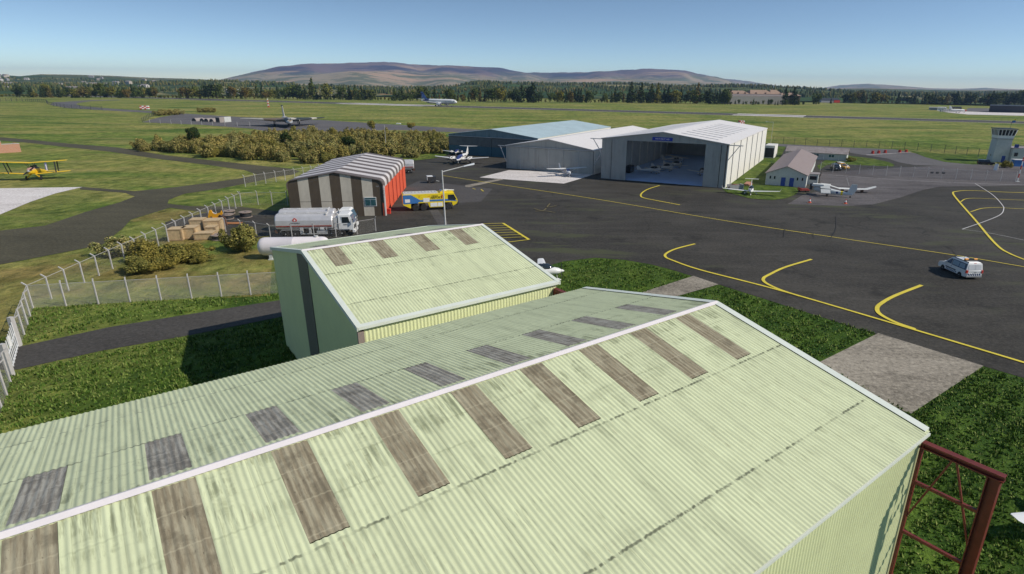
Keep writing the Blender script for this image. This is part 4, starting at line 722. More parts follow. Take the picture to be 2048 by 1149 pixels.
# yellow and blue fire engine
q, rz, L = pose((831.5, 420), (888.5, 417.2)); dv = Vector((math.cos(rz), math.sin(rz), 0)); k_ = 1.03
FE = thing('fire_engine', 'yellow and blue airport fire engine parked by the red doors', 'fire engine', q-dv*.05, rz); FE.scale = (.94, .94, .94)
YB = [YEL]; sd = [(-5.2, 1.3), (-3.9, .62), (-3.75, .62), (-3.75, 1.55), (-.45, 1.55), (-.1, .62), (2.6, .62), (2.85, 1.5), (4.25, 1.5), (4.5, .75), (5.25, 1.15), (5.45, 1.6), (5.4, 2.0), (4.75, 3.3), (-5.2, 3.3)]
b = MB(); b.prism(sd, -1.4, 1.4, 'y'); bd = b.obj('body', YEL, FE)
for s_ in (-1, 1):
    y0, y1 = (-1.425, -1.395) if s_ < 0 else (1.395, 1.425)
    b = MB(); b.prism([(-5.15, 3.2), (-3.6, 3.2), (-1.9, 2.15), (4.3, 2.15), (5.3, 1.72), (5.3, 1.62), (4.0, 1.78), (-5.15, 1.78 if s_ else 0)], y0, y1, 'y')
    b.prism([(-5.15, 1.78), (-2.2, 1.78), (-2.3, 1.56), (-5.1, 1.45)], y0, y1, 'y'); b.obj('blue_livery', BLUEP, bd)
    for x0, x1, z0, z1 in ((-4.8, -3.85, 1.75, 2.4), (-1.3, -.1, 1.7, 2.5), (.05, 1.4, .75, 1.5), (1.5, 2.4, .75, 1.5)):
        b = MB(); b.box(x0, x1, y0-.012*(s_ < 0), y1+.012*(s_ > 0), z0, z1); b.obj('locker_shutter', WHITE, bd)
    yy = s_*1.43; rgt = (-s_, 0, 0)
    b = MB(); b.prism([(3.55, 1.95), (4.95, 1.85), (5.2, 2.05), (4.72, 3.0), (3.55, 3.0)], y0-.006*(s_ < 0), y1+.006*(s_ > 0), 'y'); b.obj('side_window', GLASS, bd)
    lettering('AIRPORT', .62, facing((1.25, yy, 2.5), rgt, (0, 0, 1)), BLACKP, bd, sx=.9); lettering('CARLISLE', .30, facing((.95, yy, 2.88), rgt, (0, 0, 1)), BLACKP, bd); lettering('1', .75, facing((-2.05, yy, 2.85), rgt, (0, 0, 1)), REDP, bd)
    b = MB(); b.prism([(-.7, 2.62), (.0, 2.8), (.1, 2.95), (-.1, 2.92)], y0, y1, 'y'); b.prism([(2.3, 2.3), (2.45, 2.3), (2.5, 3.0), (2.25, 3.05)], y0, y1, 'y', 1); b.obj('emblem', [ORANGE, REDP], bd)
b = MB(); b.loft([[(5.44, -1.25, 1.75), (5.44, 1.25, 1.75), (4.85, 1.2, 3.1), (4.85, -1.2, 3.1)], [(5.47, -1.25, 1.76), (5.47, 1.25, 1.76), (4.88, 1.2, 3.11), (4.88, -1.2, 3.11)]]); b.obj('windscreen', GLASS, bd)
b = MB(); b.box(-5.0, 1.6, -1.2, 1.2, 3.3, 3.42); b.box(-4.9, 1.4, -.9, -.7, 3.42, 3.55); b.box(-4.9, 1.4, .7, .9, 3.42, 3.55)
for x in np.arange(-4.6, 1.3, .65): b.box(x, x+.12, -.9, .9, 3.44, 3.52)
b.obj('roof_deck', GALV, bd)
b = MB(); b.prism([(2.0, 3.3), (4.9, 3.3), (4.7, 3.55), (2.2, 3.6)], -.95, .95, 'y'); b.obj('roof_pod', YEL, bd)
b = MB(); b.box(3.0, 3.5, -.25, .25, 3.55, 3.85); b.tube((3.2, 0, 3.8), (5.0, 0, 3.62), .09); b.obj('water_cannon', WHITE, bd)
b = MB(); b.box(2.2, 2.5, -.6, .6, 3.6, 3.74); b.obj('light_bar', BLUEP, bd); b = MB(); b.prism([(5.3, .75), (5.6, 1.15), (5.62, 1.45), (5.45, 1.6), (5.2, 1.1)], -1.35, 1.35, 'y'); b.obj('front_bumper', DARK, bd)
add_wheels(FE, (-2.85, -1.3, 3.55), 1.2, .66, .5, YEL, .6)
# cars
def make_car(name, label, cat, loc, rz, paint, L=4.4, hgt=1.5, suv=False, group=None):
    t = thing(name, label, cat, loc, rz, group); h = L/2; wd = .88; z0 = .28; zb = hgt*.58
    pr_ = [(-h, .5), (-h+.05, zb), (-h+.25, zb+.05), (h*.42, zb+.02), (h-.12, zb-.12), (h, .62), (h-.05, z0), (-h+.05, z0)]
    b = MB(); rg = lambda y, k: [(x*k, y, z if z < .55 else z-(1-k)*.6) for x, z in pr_]
    b.loft([rg(-wd, .975), rg(-wd+.1, 1), rg(wd-.1, 1), rg(wd, .975)]); bd = b.obj('body', paint, t, 40)
    rx0, rx1 = (-h+.15, h*.3) if suv else (-h*.62, h*.16)
    b = MB(); lo_ = [(-h+.06 if suv else -h*.85, zb), (h*.5, zb)]; b.loft([[(lo_[0][0], -wd+.04, zb), (lo_[1][0], -wd+.04, zb), (lo_[1][0], wd-.04, zb), (lo_[0][0], wd-.04, zb)], [(rx0, -wd+.2, hgt-.06), (rx1, -wd+.2, hgt-.06), (rx1, wd-.2, hgt-.06), (rx0, wd-.2, hgt-.06)]]); b.obj('windows', GLASS, bd)
    b = MB(); b.loft([[(rx0-.06, -wd+.19, hgt-.09), (rx1+.06, -wd+.19, hgt-.09), (rx1+.06, wd-.19, hgt-.09), (rx0-.06, wd-.19, hgt-.09)], [(rx0+.1, -wd+.3, hgt), (rx1-.12, -wd+.3, hgt), (rx1-.12, wd-.3, hgt), (rx0+.1, wd-.3, hgt)]])
    for s_ in (-1, 1):
        for xa, xb in ((lo_[0][0], rx0), (lo_[1][0], rx1), ((lo_[0][0]+lo_[1][0])/2+.05, (rx0+rx1)/2)): b.bar((xa, s_*(wd-.03), zb), (xb, s_*(wd-.19), hgt-.06), .09, .05)
    b.obj('roof', paint, bd)
    for s_ in (-1, 1):
        b = MB(); b.box(h-.16, h-.03, s_*.6-.18, s_*.6+.18, .66, .80); b.obj('headlight', WHITE, bd); b = MB(); b.box(-h-.01, -h+.1, s_*.68-.12, s_*.68+.12, zb-.28, zb-.05); b.obj('tail_light', REDP, bd)
    b = MB(); b.box(h-.06, h+.02, -.5, .5, .42, .55); b.obj('grille', DARK, bd)
    add_wheels(t, (-h*.60, h*.62), wd-.1, .33, .22, GALV, .62); return t
q = G(1671, 341); make_car('parked_car', 'black estate car facing us beside the yellow car', 'car', q, rad(-95), BLACKP, 4.5, 1.75, True)
q, rz, L = pose((1668, 335), (1698, 340)); make_car('parked_car', 'yellow car between the black and the white car', 'car', q, rz, mat('amber_car_paint', (.72, .36, .015), .25, .05, 1, spec=.6), 4.5, 1.55)
make_car('parked_car', 'white car half hidden by the yellow car', 'car', q+Vector((1.0, 2.6, 0)), rz, WHITE, 4.5, 1.55)
q, rz, L = pose((1953, 329), (1989, 331)); make_car('parked_car', 'black car parked on the grass edge by the control tower', 'car', q, rz, BLACKP, 4.7, 1.6, True)
# apron van
q, rz, L = pose((1922.5, 556.5), (1884, 539.5)); dv = Vector((math.cos(rz), math.sin(rz), 0)); nv = Vector((-dv.y, dv.x, 0))
VN = thing('van', 'small white apron van with orange beacon bar and blue chevrons, alone on the asphalt', 'van', q-nv*.9, rz); VN.scale = (1.2, 1.2, 1.2)
pr_ = [(-2.1, .45), (-2.14, .95), (-2.05, 1.02), (.95, 1.0), (1.55, .96), (2.05, .82), (2.15, .6), (2.1, .3), (-2.05, .3)]
b = MB(); rg = lambda y, k: [(x*k, y, z) for x, z in pr_]; b.loft([rg(-.87, .975), rg(-.80, 1), rg(.80, 1), rg(.87, .975)]); bd = b.obj('body', WHITE, VN, 35)
b = MB(); b.loft([[(-2.08, -.86, .98), (1.25, -.86, .98), (1.25, .86, .98), (-2.08, .86, .98)], [(-1.98, -.74, 1.68), (.45, -.74, 1.68), (.45, .74, 1.68), (-1.98, .74, 1.68)], [(-1.85, -.6, 1.8), (.25, -.6, 1.8), (.25, .6, 1.8), (-1.85, .6, 1.8)]]); cab = b.obj('cabin', WHITE, VN, 40)
VG = mat('van_glass', (.06, .10, .16), .12, .1, 1, spec=.8); VP = mat('van_panel_glass', (.22, .32, .40), .2, .1, 1, spec=.6); VW = mat('van_rear_panel', (.62, .62, .62), .25, .03, 1)
for s_ in (-1, 1):
    f_ = lambda x, z: (x, s_*(.872-(z-.98)*.171), z)
    def quad(pts, m, nm, par, off=.012):
        b = MB(); o_ = [Vector(f_(*p)) for p in pts]; k2 = Vector((0, s_*off, 0)); b.loft([[p-k2 for p in o_], [p+k2 for p in o_]]); return b.obj(nm, m, par)
    quad([(.22, 1.05), (1.05, 1.05), (.42, 1.6), (.22, 1.6)], VG, 'side_window', cab)
    quad([(-1.95, 1.0), (.16, 1.0), (.16, 1.63), (-1.9, 1.63)], VG, 'window_surround', cab, .009)
    quad([(-.85, 1.08), (.08, 1.08), (.08, 1.56), (-.85, 1.56)], VP, 'panel_window', cab, .016); quad([(-1.72, 1.08), (-.95, 1.08), (-.95, 1.54), (-1.66, 1.54)], VP, 'panel_window', cab, .016)
    b = MB(); b.box(-1.9, .2, s_*.66-.02, s_*.66+.02, 1.77, 1.83); b.obj('roof_rail', DARK, cab)
    b = MB(); b.box(-.6, .95, s_*.872-.01, s_*.872+.01, .56, .66); b.obj('rubbing_strip', DARK, bd)
    for k in range(8):
        x = -.65+k*.2; b = MB(); b.prism([(x, .34), (x+.09, .34), (x-.0, .52), (x-.09, .52)], s_*.872-.01, s_*.872+.012, 'y'); b.obj('side_chevron', mat('chevron_navy', (.03, .05, .14), .4, .05), bd)
    b = MB(); b.box(-2.17, -2.0, s_*.80-.09, s_*.80+.09, .72, 1.02); b.obj('tail_light', REDP, bd); b = MB(); b.box(2.0, 2.13, s_*.62-.17, s_*.62+.17, .66, .80); b.obj('headlight', CHROME, bd)
    b = MB(); b.box(.75, .98, s_*1.0-.1, s_*1.0+.1, 1.05, 1.2); b.obj('mirror', WHITE, cab); b = MB(); b.box(.05, .2, s_*.885-.01, s_*.885+.01, .86, .9); b.obj('door_handle', DARK, bd)
b = MB(); b.loft([[(1.22, -.78, 1.03), (1.22, .78, 1.03), (.5, .68, 1.62), (.5, -.68, 1.62)], [(1.25, -.78, 1.04), (1.25, .78, 1.04), (.53, .68, 1.63), (.53, -.68, 1.63)]]); b.obj('windscreen', VG, cab)
for y0, y1 in ((-.70, -.03), (.01, .70)): b = MB(); b.loft([[(-2.085, y0, 1.06), (-2.085, y1, 1.06), (-2.0, y1*.92, 1.58), (-2.0, y0*.92, 1.58)], [(-2.105, y0, 1.06), (-2.105, y1, 1.06), (-2.02, y1*.92, 1.58), (-2.02, y0*.92, 1.58)]]); b.obj('rear_window', VW, cab)
b = MB(); b.box(-2.16, -2.09, -.70, .70, .44, .70); cv = b.obj('chevron_board', WHITE, bd); b = MB()
for k in range(6):
    y = .56-k*.23; b.add([(-2.166, y, .46), (-2.166, y-.12, .46), (-2.166, y+.02-.0, .69), (-2.166, y+.14, .69), (-2.15, y, .46), (-2.15, y-.12, .46), (-2.15, y+.02, .69), (-2.15, y+.14, .69)], [(0,1,2,3), (7,6,5,4), (0,4,5,1), (1,5,6,2), (2,6,7,3), (3,7,4,0)])
b.obj('chevron_stripe', mat('chevron_navy', (.03, .05, .14), .4, .05), cv); b = MB(); b.box(-2.18, -2.0, -.82, .82, .3, .44); b.obj('rear_bumper', GREYP, bd); b = MB(); b.box(-2.15, -2.1, -.2, .05, .76, .80); b.obj('handle', DARK, bd)
b = MB(); b.box(-1.98, -1.9, -.12, .12, 1.69, 1.73); b.obj('brake_light', REDP, cab)
lb = MB(); lb.box(-1.35, -1.1, -.62, .62, 1.82, 1.88); LB = lb.obj('light_bar', DARK, VN)
AMB = mat('amber_lens', (.85, .33, .02), .25, .08, 2, spec=.6)
for y0, y1 in ((-.64, -.3), (.3, .64)): b = MB(); b.tube((-1.22, y0, 1.95), (-1.22, y1, 1.95), .11, n=10); b.obj('beacon', AMB, LB, 40)
b = MB(); b.box(-1.33, -1.12, -.3, .3, 1.88, 2.02); b.obj('bar_centre', DARK, LB); b = MB(); b.tube((-.2, 0, 1.8), (-.35, 0, 2.0), .02, n=5); b.obj('aerial', DARK, VN)
add_wheels(VN, (-1.25, 1.33), .80, .31, .2, GREYP, .66)
# ground power unit, cones, barrows and yard clutter
q = G(863, 366); U_ = thing('ground_power_unit', 'black boxy ground power unit with white lid on the apron', 'power unit', q, rad(20)); b = MB(); b.box(-1.0, 1.0, -.8, .8, .45, 1.55); b.obj('housing', DARK, U_); b = MB(); b.box(-1.03, .3, -.82, .82, 1.55, 1.66); b.box(-1.07, -1.0, -.8, .3, .75, 1.5); b.obj('lid', WHITE, U_)
b = MB(); b.bar((1, 0, .5), (1.9, 0, .3), .1); b.obj('tow_bar', GALV, U_); add_wheels(U_, (-.6, .6), .7, .26, .18, GALV, .5)
for px, lb_ in (((1619, 406), 'orange and white cone by the nose of the dismantled aeroplane'), ((1690.5, 408), 'orange and white cone below the tail of the dismantled aeroplane')):
    t = thing('traffic_cone', lb_, 'traffic cone', G(*px), 0, 'cones around the dismantled aeroplane'); cone = lambda z: .26*(1-z/1.02)+.03
    b = MB(); b.box(-.36, .36, -.36, .36, 0, .05); b.obj('foot', ORANGE, t)
    b = MB(); n = 14
    zs = (.05, .34, .341, .72, .721, .95); ring = lambda z: [(cone(z)*math.cos(a*2*PI/n), cone(z)*math.sin(a*2*PI/n), z) for a in range(n)]
    b.loft([ring(.05), ring(.36)], 0); b.loft([ring(.72), ring(.95)], 0); b.loft([ring(.36), ring(.72)], 1); b.obj('cone_body', [REDP, WHITE], t, 40)
q = G(1607, 384); t = thing('trolley', 'low red four-wheeled trolley beside the blue-doored hut', 'trolley', q, rad(5)); b = MB(); b.box(-1.2, 1.2, -.6, .6, .35, .5); b.box(-1.2, -1.1, -.6, .6, .5, 1.0); b.box(-.8, .9, -.45, .45, .5, .75); b.bar((1.2, 0, .42), (2.0, 0, .8), .06); b.obj('bed', mat('dull_red', (.26, .04, .03), .6, .2), t); add_wheels(t, (-.8, .8), .5, .2, .14, GREYP, .5)
q = G(1487, 372.5); t = thing('pallet_stack', 'pile of reddish boards on a pallet against the white hangar', 'pallet', q, rad(64)); b = MB()
for k in range(3): b.box(0, 4.2, -1.6+k*.25, -1.45+k*.25+.9, .1+k*.16, .24+k*.16)
b.box(.2, .4, -1.5, .6, 0, .1); b.box(3.8, 4.0, -1.5, .6, 0, .1); b.obj('board', mat('reddish_board', (.35, .17, .11), .8, .2, 1), t)
q = G(1470, 379.5); t = thing('skip', 'grey open skip with pale end beside the white hangar wall', 'skip', q, rad(10)); b = MB(); b.prism([(-1.6, 0), (1.4, 0), (1.7, 1.15), (-1.8, 1.15)], -.75, -.67, 'y'); b.prism([(-1.6, 0), (1.4, 0), (1.7, 1.15), (-1.8, 1.15)], .67, .75, 'y'); b.box(-1.6, 1.5, -.67, .67, .02, .3); b.obj('skip_side', GREYP, t); b = MB(); b.box(1.5, 1.66, -.85, .85, 0, 1.25); b.obj('skip_end', CONCW, t); b = MB(); b.prism([(-1.5, .5), (1.4, .5), (1.2, 1.0), (-.4, 1.3)], -.5, .5, 'y'); b.obj('scrap', mat('reddish_board', (.35, .17, .11)), t)
q = G(1991, 341); t = thing('folding_sign', 'small white folding notice frame on the asphalt near the tower', 'notice', q, rad(40)); b = MB(); b.bar((-.5, 0, 0), (0, 0, 1.9), .9, .06, up=(1, 0, 0)); b.bar((.5, 0, 0), (0, 0, 1.9), .9, .06, up=(1, 0, 0)); b.obj('panel', WHITE, t); b = MB(); b.bar((-.25, -.5, .7), (.25, -.5, .7), .05); b.obj('brace', YEL, t)
def crate(label, px, w_, d_, h_, rz, z=0.):
    w_, d_, h_ = w_*.88, d_*.88, h_*.84
    t = thing('wooden_crate', label, 'crate', G(*px)+Vector((0, 0, z)), rz, 'wooden crates stacked in the yard'); b = MB(); b.box(-w_/2, w_/2, -d_/2, d_/2, .06, h_); b.obj('crate_panel', WOOD, t)
    b = MB(); e = .045
    for s_ in (-1, 1):
        for x0, x1, z0, z1 in ((-w_/2, w_/2, .06, .22), (-w_/2, w_/2, h_-.16, h_), (-w_/2, -w_/2+.16, .22, h_-.16), (w_/2-.16, w_/2, .22, h_-.16)): b.box(x0, x1, s_*d_/2-e*(s_ < 0), s_*d_/2+e*(s_ > 0), z0, z1)
        for y0, y1, z0, z1 in ((-d_/2, d_/2, .06, .22), (-d_/2, d_/2, h_-.16, h_), (-d_/2, -d_/2+.16, .22, h_-.16), (d_/2-.16, d_/2, .22, h_-.16)): b.box(s_*w_/2-e*(s_ < 0), s_*w_/2+e*(s_ > 0), y0, y1, z0, z1)
    b.obj('batten', WOODD, t); b = MB(); b.box(-w_/2+.05, w_/2-.05, -d_/2+.1, -d_/2+.25, 0, .06); b.box(-w_/2+.05, w_/2-.05, d_/2-.25, d_/2-.1, 0, .06); b.obj('skid', WOODD, t)
crate('big wooden crate at the open end of the stack near the fence posts', (357, 479.5), 2.2, 2.2, 2.1, rad(10)); crate('wooden crate second in the row, with bright lid', (385, 476), 2.1, 2.4, 2.1, rad(10)); crate('long low wooden crate in front of the taller ones', (412, 478), 2.9, 2.0, 1.25, rad(12))
crate('tall wooden crate at the back behind the long low one', (400, 464), 2.2, 2.2, 2.5, rad(14)); crate('wooden crate with sunlit end next to the cable drum', (426, 469), 1.7, 2.2, 1.6, rad(14)); crate('largest sunlit wooden crate closest to the rusty scrap', (430, 463), 2.6, 2.6, 2.3, rad(14))
def drum(label, px, r, h):
    t = thing('cable_drum', label, 'cable drum', G(*px), 0, 'cable drums lying in the yard'); c = lambda k, z: [(r*k*math.cos(a*PI/10), r*k*math.sin(a*PI/10), z) for a in range(20)]
    b = MB(); b.loft([c(1, 0), c(1, .12)]); b.loft([c(1, h-.12), c(1, h)]); b.obj('flange', mat('grey_timber', (.27, .21, .17), .85, .2, 2), t); b = MB(); b.loft([c(.86, .12), c(.86, h-.12)]); b.obj('wound_cable', DARK, t); b = MB(); b.loft([c(.18, h), c(.18, h+.02)]); b.obj('bore', DARK, t)
drum('cable drum standing on its own nearest the striped station', (492, 434.5), 1.05, .95); drum('cable drum behind the one with the cable unwound', (458, 428), 1.05, .6); drum('cable drum in front of another by the rusty scrap', (455, 438), 1.05, .8); drum('low cable drum beside the sunlit crates', (439, 479), 1.1, .75)
q = G(411, 456)+Vector((0, 3.2, 0)); t = thing('yellow_digger_arm', 'yellow machine part lying behind the crates', 'machine part', q, rad(10)); t.scale = (.5, .5, .95); b = MB(); b.prism([(-2.2, 1.2), (-1.5, 2.3), (-1.0, 2.4), (-.2, 1.6), (1.8, 1.9), (2.2, 2.25), (2.4, 1.7), (1.6, 1.1), (-.4, .6), (-1.2, 1.4), (-1.9, .8)], -.25, .25, 'y'); b.box(-.6, 1.2, -.6, .6, 0, 1.0); b.obj('arm', mat('machine_yellow', (.72, .34, .015), .45, .1), t); b = MB(); b.tube((-1.2, 0, 2.1), (.9, 0, 1.5), .12); b.obj('ram', GALV, t)
q = G(440, 448); t = thing('scrap_harrow', 'rusty tined harrow and steel plates dumped beside the crates', 'scrap', q, rad(-20)); b = MB()
for k in range(9): b.tube((-2.2+k*.28, 1.2, .9), (-2.5+k*.28, 1.3, 2.2), .04, n=5)
b.bar((-2.5, 1.2, .9), (.6, 1.2, .9), .12); b.obj('tine', DARK, t); b = MB(); b.prism([(-2.4, 0), (-.3, 0), (-.6, 1.5), (-1.6, 1.1)], .2, .35, 'y'); b.prism([(-.2, 0), (2.2, 0), (2.0, 1.3), (.9, 1.7), (.2, 1.0)], -.6, -.4, 'y'); b.prism([(0, 0), (2.0, 0), (2.0, .8), (0, .9)], -1.6, -.6, 'y'); b.obj('plate', RUST, t)
q = G(466, 448); t = thing('rusty_sheet', 'orange rusty sheet lying flat on the ground by the scrap', 'sheet', q, rad(5)); b = MB(); b.prism([(-1.4, -.6), (1.5, -.5), (1.3, .7), (-1.2, .6)], .06, .14, 'z'); b.obj('sheet', mat('bright_rust', (.40, .16, .05), .8, .3), t)
# white fuel tank on saddles
a_, b_ = G(533, 517), G(650, 515); dv = b_-a_; t = thing('storage_tank', 'long white cylindrical fuel tank on concrete saddles behind the smaller green hangar', 'tank', a_, math.atan2(dv.y, dv.x)); Lt = dv.length; n = 24
rg = lambda x, k: [(x, 1.22*k*math.cos(i*2*PI/n), 1.62+1.22*k*math.sin(i*2*PI/n)) for i in range(n)]
b = MB(); b.loft([rg(-.75, .25), rg(-.66, .6), rg(-.45, .85), rg(-.15, .97), rg(.2, 1), rg(Lt*.5, 1), rg(Lt*.5+.02, 1.006), rg(Lt*.5+.06, 1.006), rg(Lt*.5+.08, 1), rg(Lt-.2, 1), rg(Lt+.15, .97), rg(Lt+.45, .85), rg(Lt+.66, .6), rg(Lt+.75, .25)]); b.obj('shell', mat('tank_white', (.72, .66, .65), .45, .05, .5, dirt=(.62, .56, .54)), t, 30)
for x in (.9, Lt-.9): b = MB(); b.box(x-.2, x+.2, -.9, .9, 0, 1.1); b.box(x-.3, x+.3, -1.05, 1.05, 0, .15); b.obj('saddle', CONCW, t)
b = MB(); b.tube((Lt-.8, 0, 2.75), (Lt-.8, 0, 3.0), .25, n=12); b.obj('manhole', GALV, t)
# lamp post over the roof, thin poles, striped mast
q = G(892.5, 476); t = thing('lamp_post', 'tall grey lamp post with single arm rising behind the smaller green hangar', 'lamp post', q, 0); hp = 10.25
b = MB(); b.tube((0, 0, 0), (-.12, 0, hp), .15, .085, 10); b.obj('pole', GALV, t, 40); b = MB(); b.tube((-.12, 0, hp-.25), (3.0, 1.4, hp+.45), .075, .06, 8); b.obj('arm', GALV, t, 40); b = MB(); b.loft([[(2.9, 1.2, hp+.36), (2.9, 1.6, hp+.36), (2.9, 1.6, hp+.5), (2.9, 1.2, hp+.5)], [(4.4, 1.75, hp+.62), (4.4, 2.25, hp+.62), (4.4, 2.2, hp+.86), (4.4, 1.8, hp+.86)]]); b.obj('lamp_head', mat('lamp_shell', (.72, .74, .76), .35, .03), t)
for px, hp, lb_ in (((773.5, 309), 9.5, 'thin grey pole among the bushes behind the striped station'), ((1541, 290), 9.2, 'thin lamp pole with bent top on the field edge behind the white hangar')):
    t = thing('lamp_pole', lb_, 'pole', G(*px)); b = MB(); b.tube((0, 0, 0), (0, 0, hp), .07, .05, 7); b.obj('pole', GALV, t); 
    if px[0] > 1000: b = MB(); b.bar((0, 0, hp), (-2.6, 0, hp+.12), .09); b.obj('arm', GALV, t); b = MB(); b.box(-3.2, -2.5, -.14, .14, hp+.05, hp+.2); b.obj('lamp_head', GALV, t)
t = thing('striped_mast', 'red and white banded mast on the asphalt below the tower', 'mast', G(2034.5, 364)); b = MB()
for k in range(9): b.tube((0, 0, k*1.05), (0, 0, (k+1)*1.05), .13, n=10, m=1 if k % 2 == 0 else 0)
b.obj('mast_pole', [REDP, WHITE], t); b = MB(); b.box(-.4, .4, -.4, .4, 0, .12); b.obj('foot', CONCW, t)
# checkered boards and mast out on the field
def checker(label, px, w_, h_, dep, rz):
    t = thing('checker_board', label, 'marker', G(*px), rz); b = MB(); nx = 4; nz = 3
    for i in range(nx):
        for k in range(nz): b.box(-w_/2+i*w_/nx, -w_/2+(i+1)*w_/nx, -dep/2, dep/2, .3+k*h_/nz, .3+(k+1)*h_/nz, (i+k) % 2)
    b.obj('board', [REDP, WHITE], t); b = MB(); b.box(-w_/2, w_/2, -dep/3, dep/3, 0, .3); b.obj('base', DARK, t)
checker('red and white checkered runway caravan on the open field', (290, 219.5), 6.5, 2.8, 3, rad(15)); checker('red and white checkered box on the field behind the big white hangar', (1482, 251), 3.4, 2.6, 2.4, rad(10))
t = thing('lattice_mast', 'orange and white banded mast on the far field near the delta bomber', 'mast', G(537, 215)); b = MB()
for k in range(6):
    z0, z1 = k*1.35, (k+1)*1.35
    for dx, dy in ((-.5, -.5), (.5, -.5), (.5, .5), (-.5, .5)): b.bar((dx*(1-k*.08), dy*(1-k*.08), z0), (dx*(1-(k+1)*.08), dy*(1-(k+1)*.08), z1), .22, .22, k % 2)
    b.bar((-.5*(1-k*.08), -.5, z0), (.5*(1-k*.08), -.45, z1), .14, .14, k % 2); b.bar((-.5, .5, z1), (.5, .5, z1), .16, .16, k % 2); b.box(-.32, .32, -.32, .32, z0+.2, z1-.2, k % 2)
b.obj('lattice', [mat('mast_orange', (.62, .12, .05), .6, .1), WHITE], t); b = MB(); b.bar((.4, -.4, 0), (1.9, -.8, 0.1), .3); b.bar((1.1, 0, 0), (1.1, 0, 2.4), .3); b.obj('leg', mat('mast_orange', (.62, .12, .05)), t)
# low round-roofed shelters beside the delta bomber
NM = mat('shelter_sheet', (.30, .26, .23), .7, .1, .4, dirt=(.26, .22, .2))
for k, (x, y, ln) in enumerate(((388, 243, 6.5), (404, 243.6, 7.5), (412.5, 244, 7.5), (423, 244.6, 8.5))):
    t = thing('round_roofed_shelter', ('round roofed steel shelter at the outer end of the row, standing apart', 'round roofed steel shelter second in the row', 'round roofed steel shelter in the middle of the row', 'round roofed steel shelter beside the flat white one')[k], 'shelter', G(x, y), rad(74), 'round roofed shelters by the delta bomber'); n = 12; r = 1.75
    arc = lambda x_, k_: [(x_, r*k_*math.cos(i*PI/n), max(.02, r*k_*1.1*math.sin(i*PI/n))) for i in range(n+1)]
    b = MB(); b.loft([arc(0, 1), arc(ln, 1)]); b.obj('shell', NM, t, 40); b = MB(); b.loft([arc(-.03, .86), arc(.0, .86)]); b.obj('dark_opening', DARK, t)
t = thing('flat_shelter', 'boxy pale shelter with white end at the close end of the shelter row', 'shelter', G(440, 245.3), rad(74)); b = MB(); b.box(-1.5, 7, -1.5, 1.5, 0, 3.0); b.obj('body', NM, t); b = MB(); b.box(-1.55, -1.5, -1.2, 1.2, .2, 2.6); b.obj('dark_opening', DARK, t); b = MB(); b.box(2.0, 7.05, -1.62, -1.5, 0, 3.1); b.obj('white_end', CONCW, t)
t = thing('light_marker', 'small white pyramid marker on the verge of the perimeter road', 'marker', G(797, 248.5)); b = MB(); b.prism([(-1.6, 0), (1.6, 0), (.9, .55), (-.9, .55)], -.6, .6, 'y'); b.obj('marker', WHITE, t)
for i, (x, y) in enumerate(((1745, 308), (1757, 307.5), (1770, 306.5), (1799, 306), (1812, 305.5))):
    t = thing('red_barrier', 'small red barrier block across the road behind the huts', 'barrier', G(x, y), .2, 'red barrier blocks across the road'); b = MB(); b.prism([(-.35, 0), (.35, 0), (.12, 1.1), (-.12, 1.1)], -.5, .5, 'y'); b.obj('block', REDP, t)
ribbon('kerb', [(1732, 311.3), (1775, 309), (1822, 305.5)], .5, CONCP, .09, smooth=False)
# ------------------------------------------------------------------ aircraft (x forward, y to port, z up, origin on the ground under the wing)
_up = [(0, 0), (.03, .55), (.12, .9), (.33, 1.), (.65, .62), (1., .06)]; _lo = [(.65, -.35), (.33, -.55), (.12, -.55), (.03, -.35)]
AF = _up+_lo
def wing(parent, secs, sd, m, name='wing'):
    b = MB(); b.loft([[(xl-u*c, sd*y, z+t_*v) for u, v in AF] for y, xl, c, z, t_ in secs]); return b.obj(name, m, parent, 35)
SF = [(0, 0), (.08, .75), (.35, 1.), (.7, .6), (1, .08), (.7, -.6), (.35, -1.), (.08, -.75)]
def fin(parent, secs, m, name='fin', y=0.):
    b = MB(); b.loft([[(xl-u*c, y+t_*v, z) for u, v in SF] for z, xl, c, t_ in secs]); return b.obj(name, m, parent, 35)
def tail(parent, secs, m): return [wing(parent, secs, s_, m, 'tailplane') for s_ in (1, -1)]
def prop(parent, x, y, z, r, nb=2, ang=.4, spin=WHITE, blade=DARK, wd=.16):
    b = MB(); ring = lambda xx, k: [(xx, y+k*math.cos(i*2*PI/10), z+k*math.sin(i*2*PI/10)) for i in range(10)]
    b.loft([ring(x-.05, .2), ring(x+.1, .19), ring(x+.28, .11), ring(x+.38, .02)]); sp = b.obj('spinner', spin, parent, 40)
    for k in range(nb):
        a = ang+k*2*PI/nb; d = Vector((0, math.cos(a), math.sin(a))); c = Vector((x+.06, y, z)); b = MB(); n_ = Vector((0, -d.z, d.y))
        st = [(.12, .09, .05), (.45*r, wd, .03), (.8*r, wd*.9, .02), (r, wd*.5, .012)]
        b.loft([[c+d*q+n_*w2/2+Vector((w2*.25, 0, 0)), c+d*q+Vector((th, 0, 0)), c+d*q-n_*w2/2-Vector((w2*.25, 0, 0)), c+d*q-Vector((th, 0, 0))] for q, w2, th in st]); b.obj('propeller_blade', blade, sp)
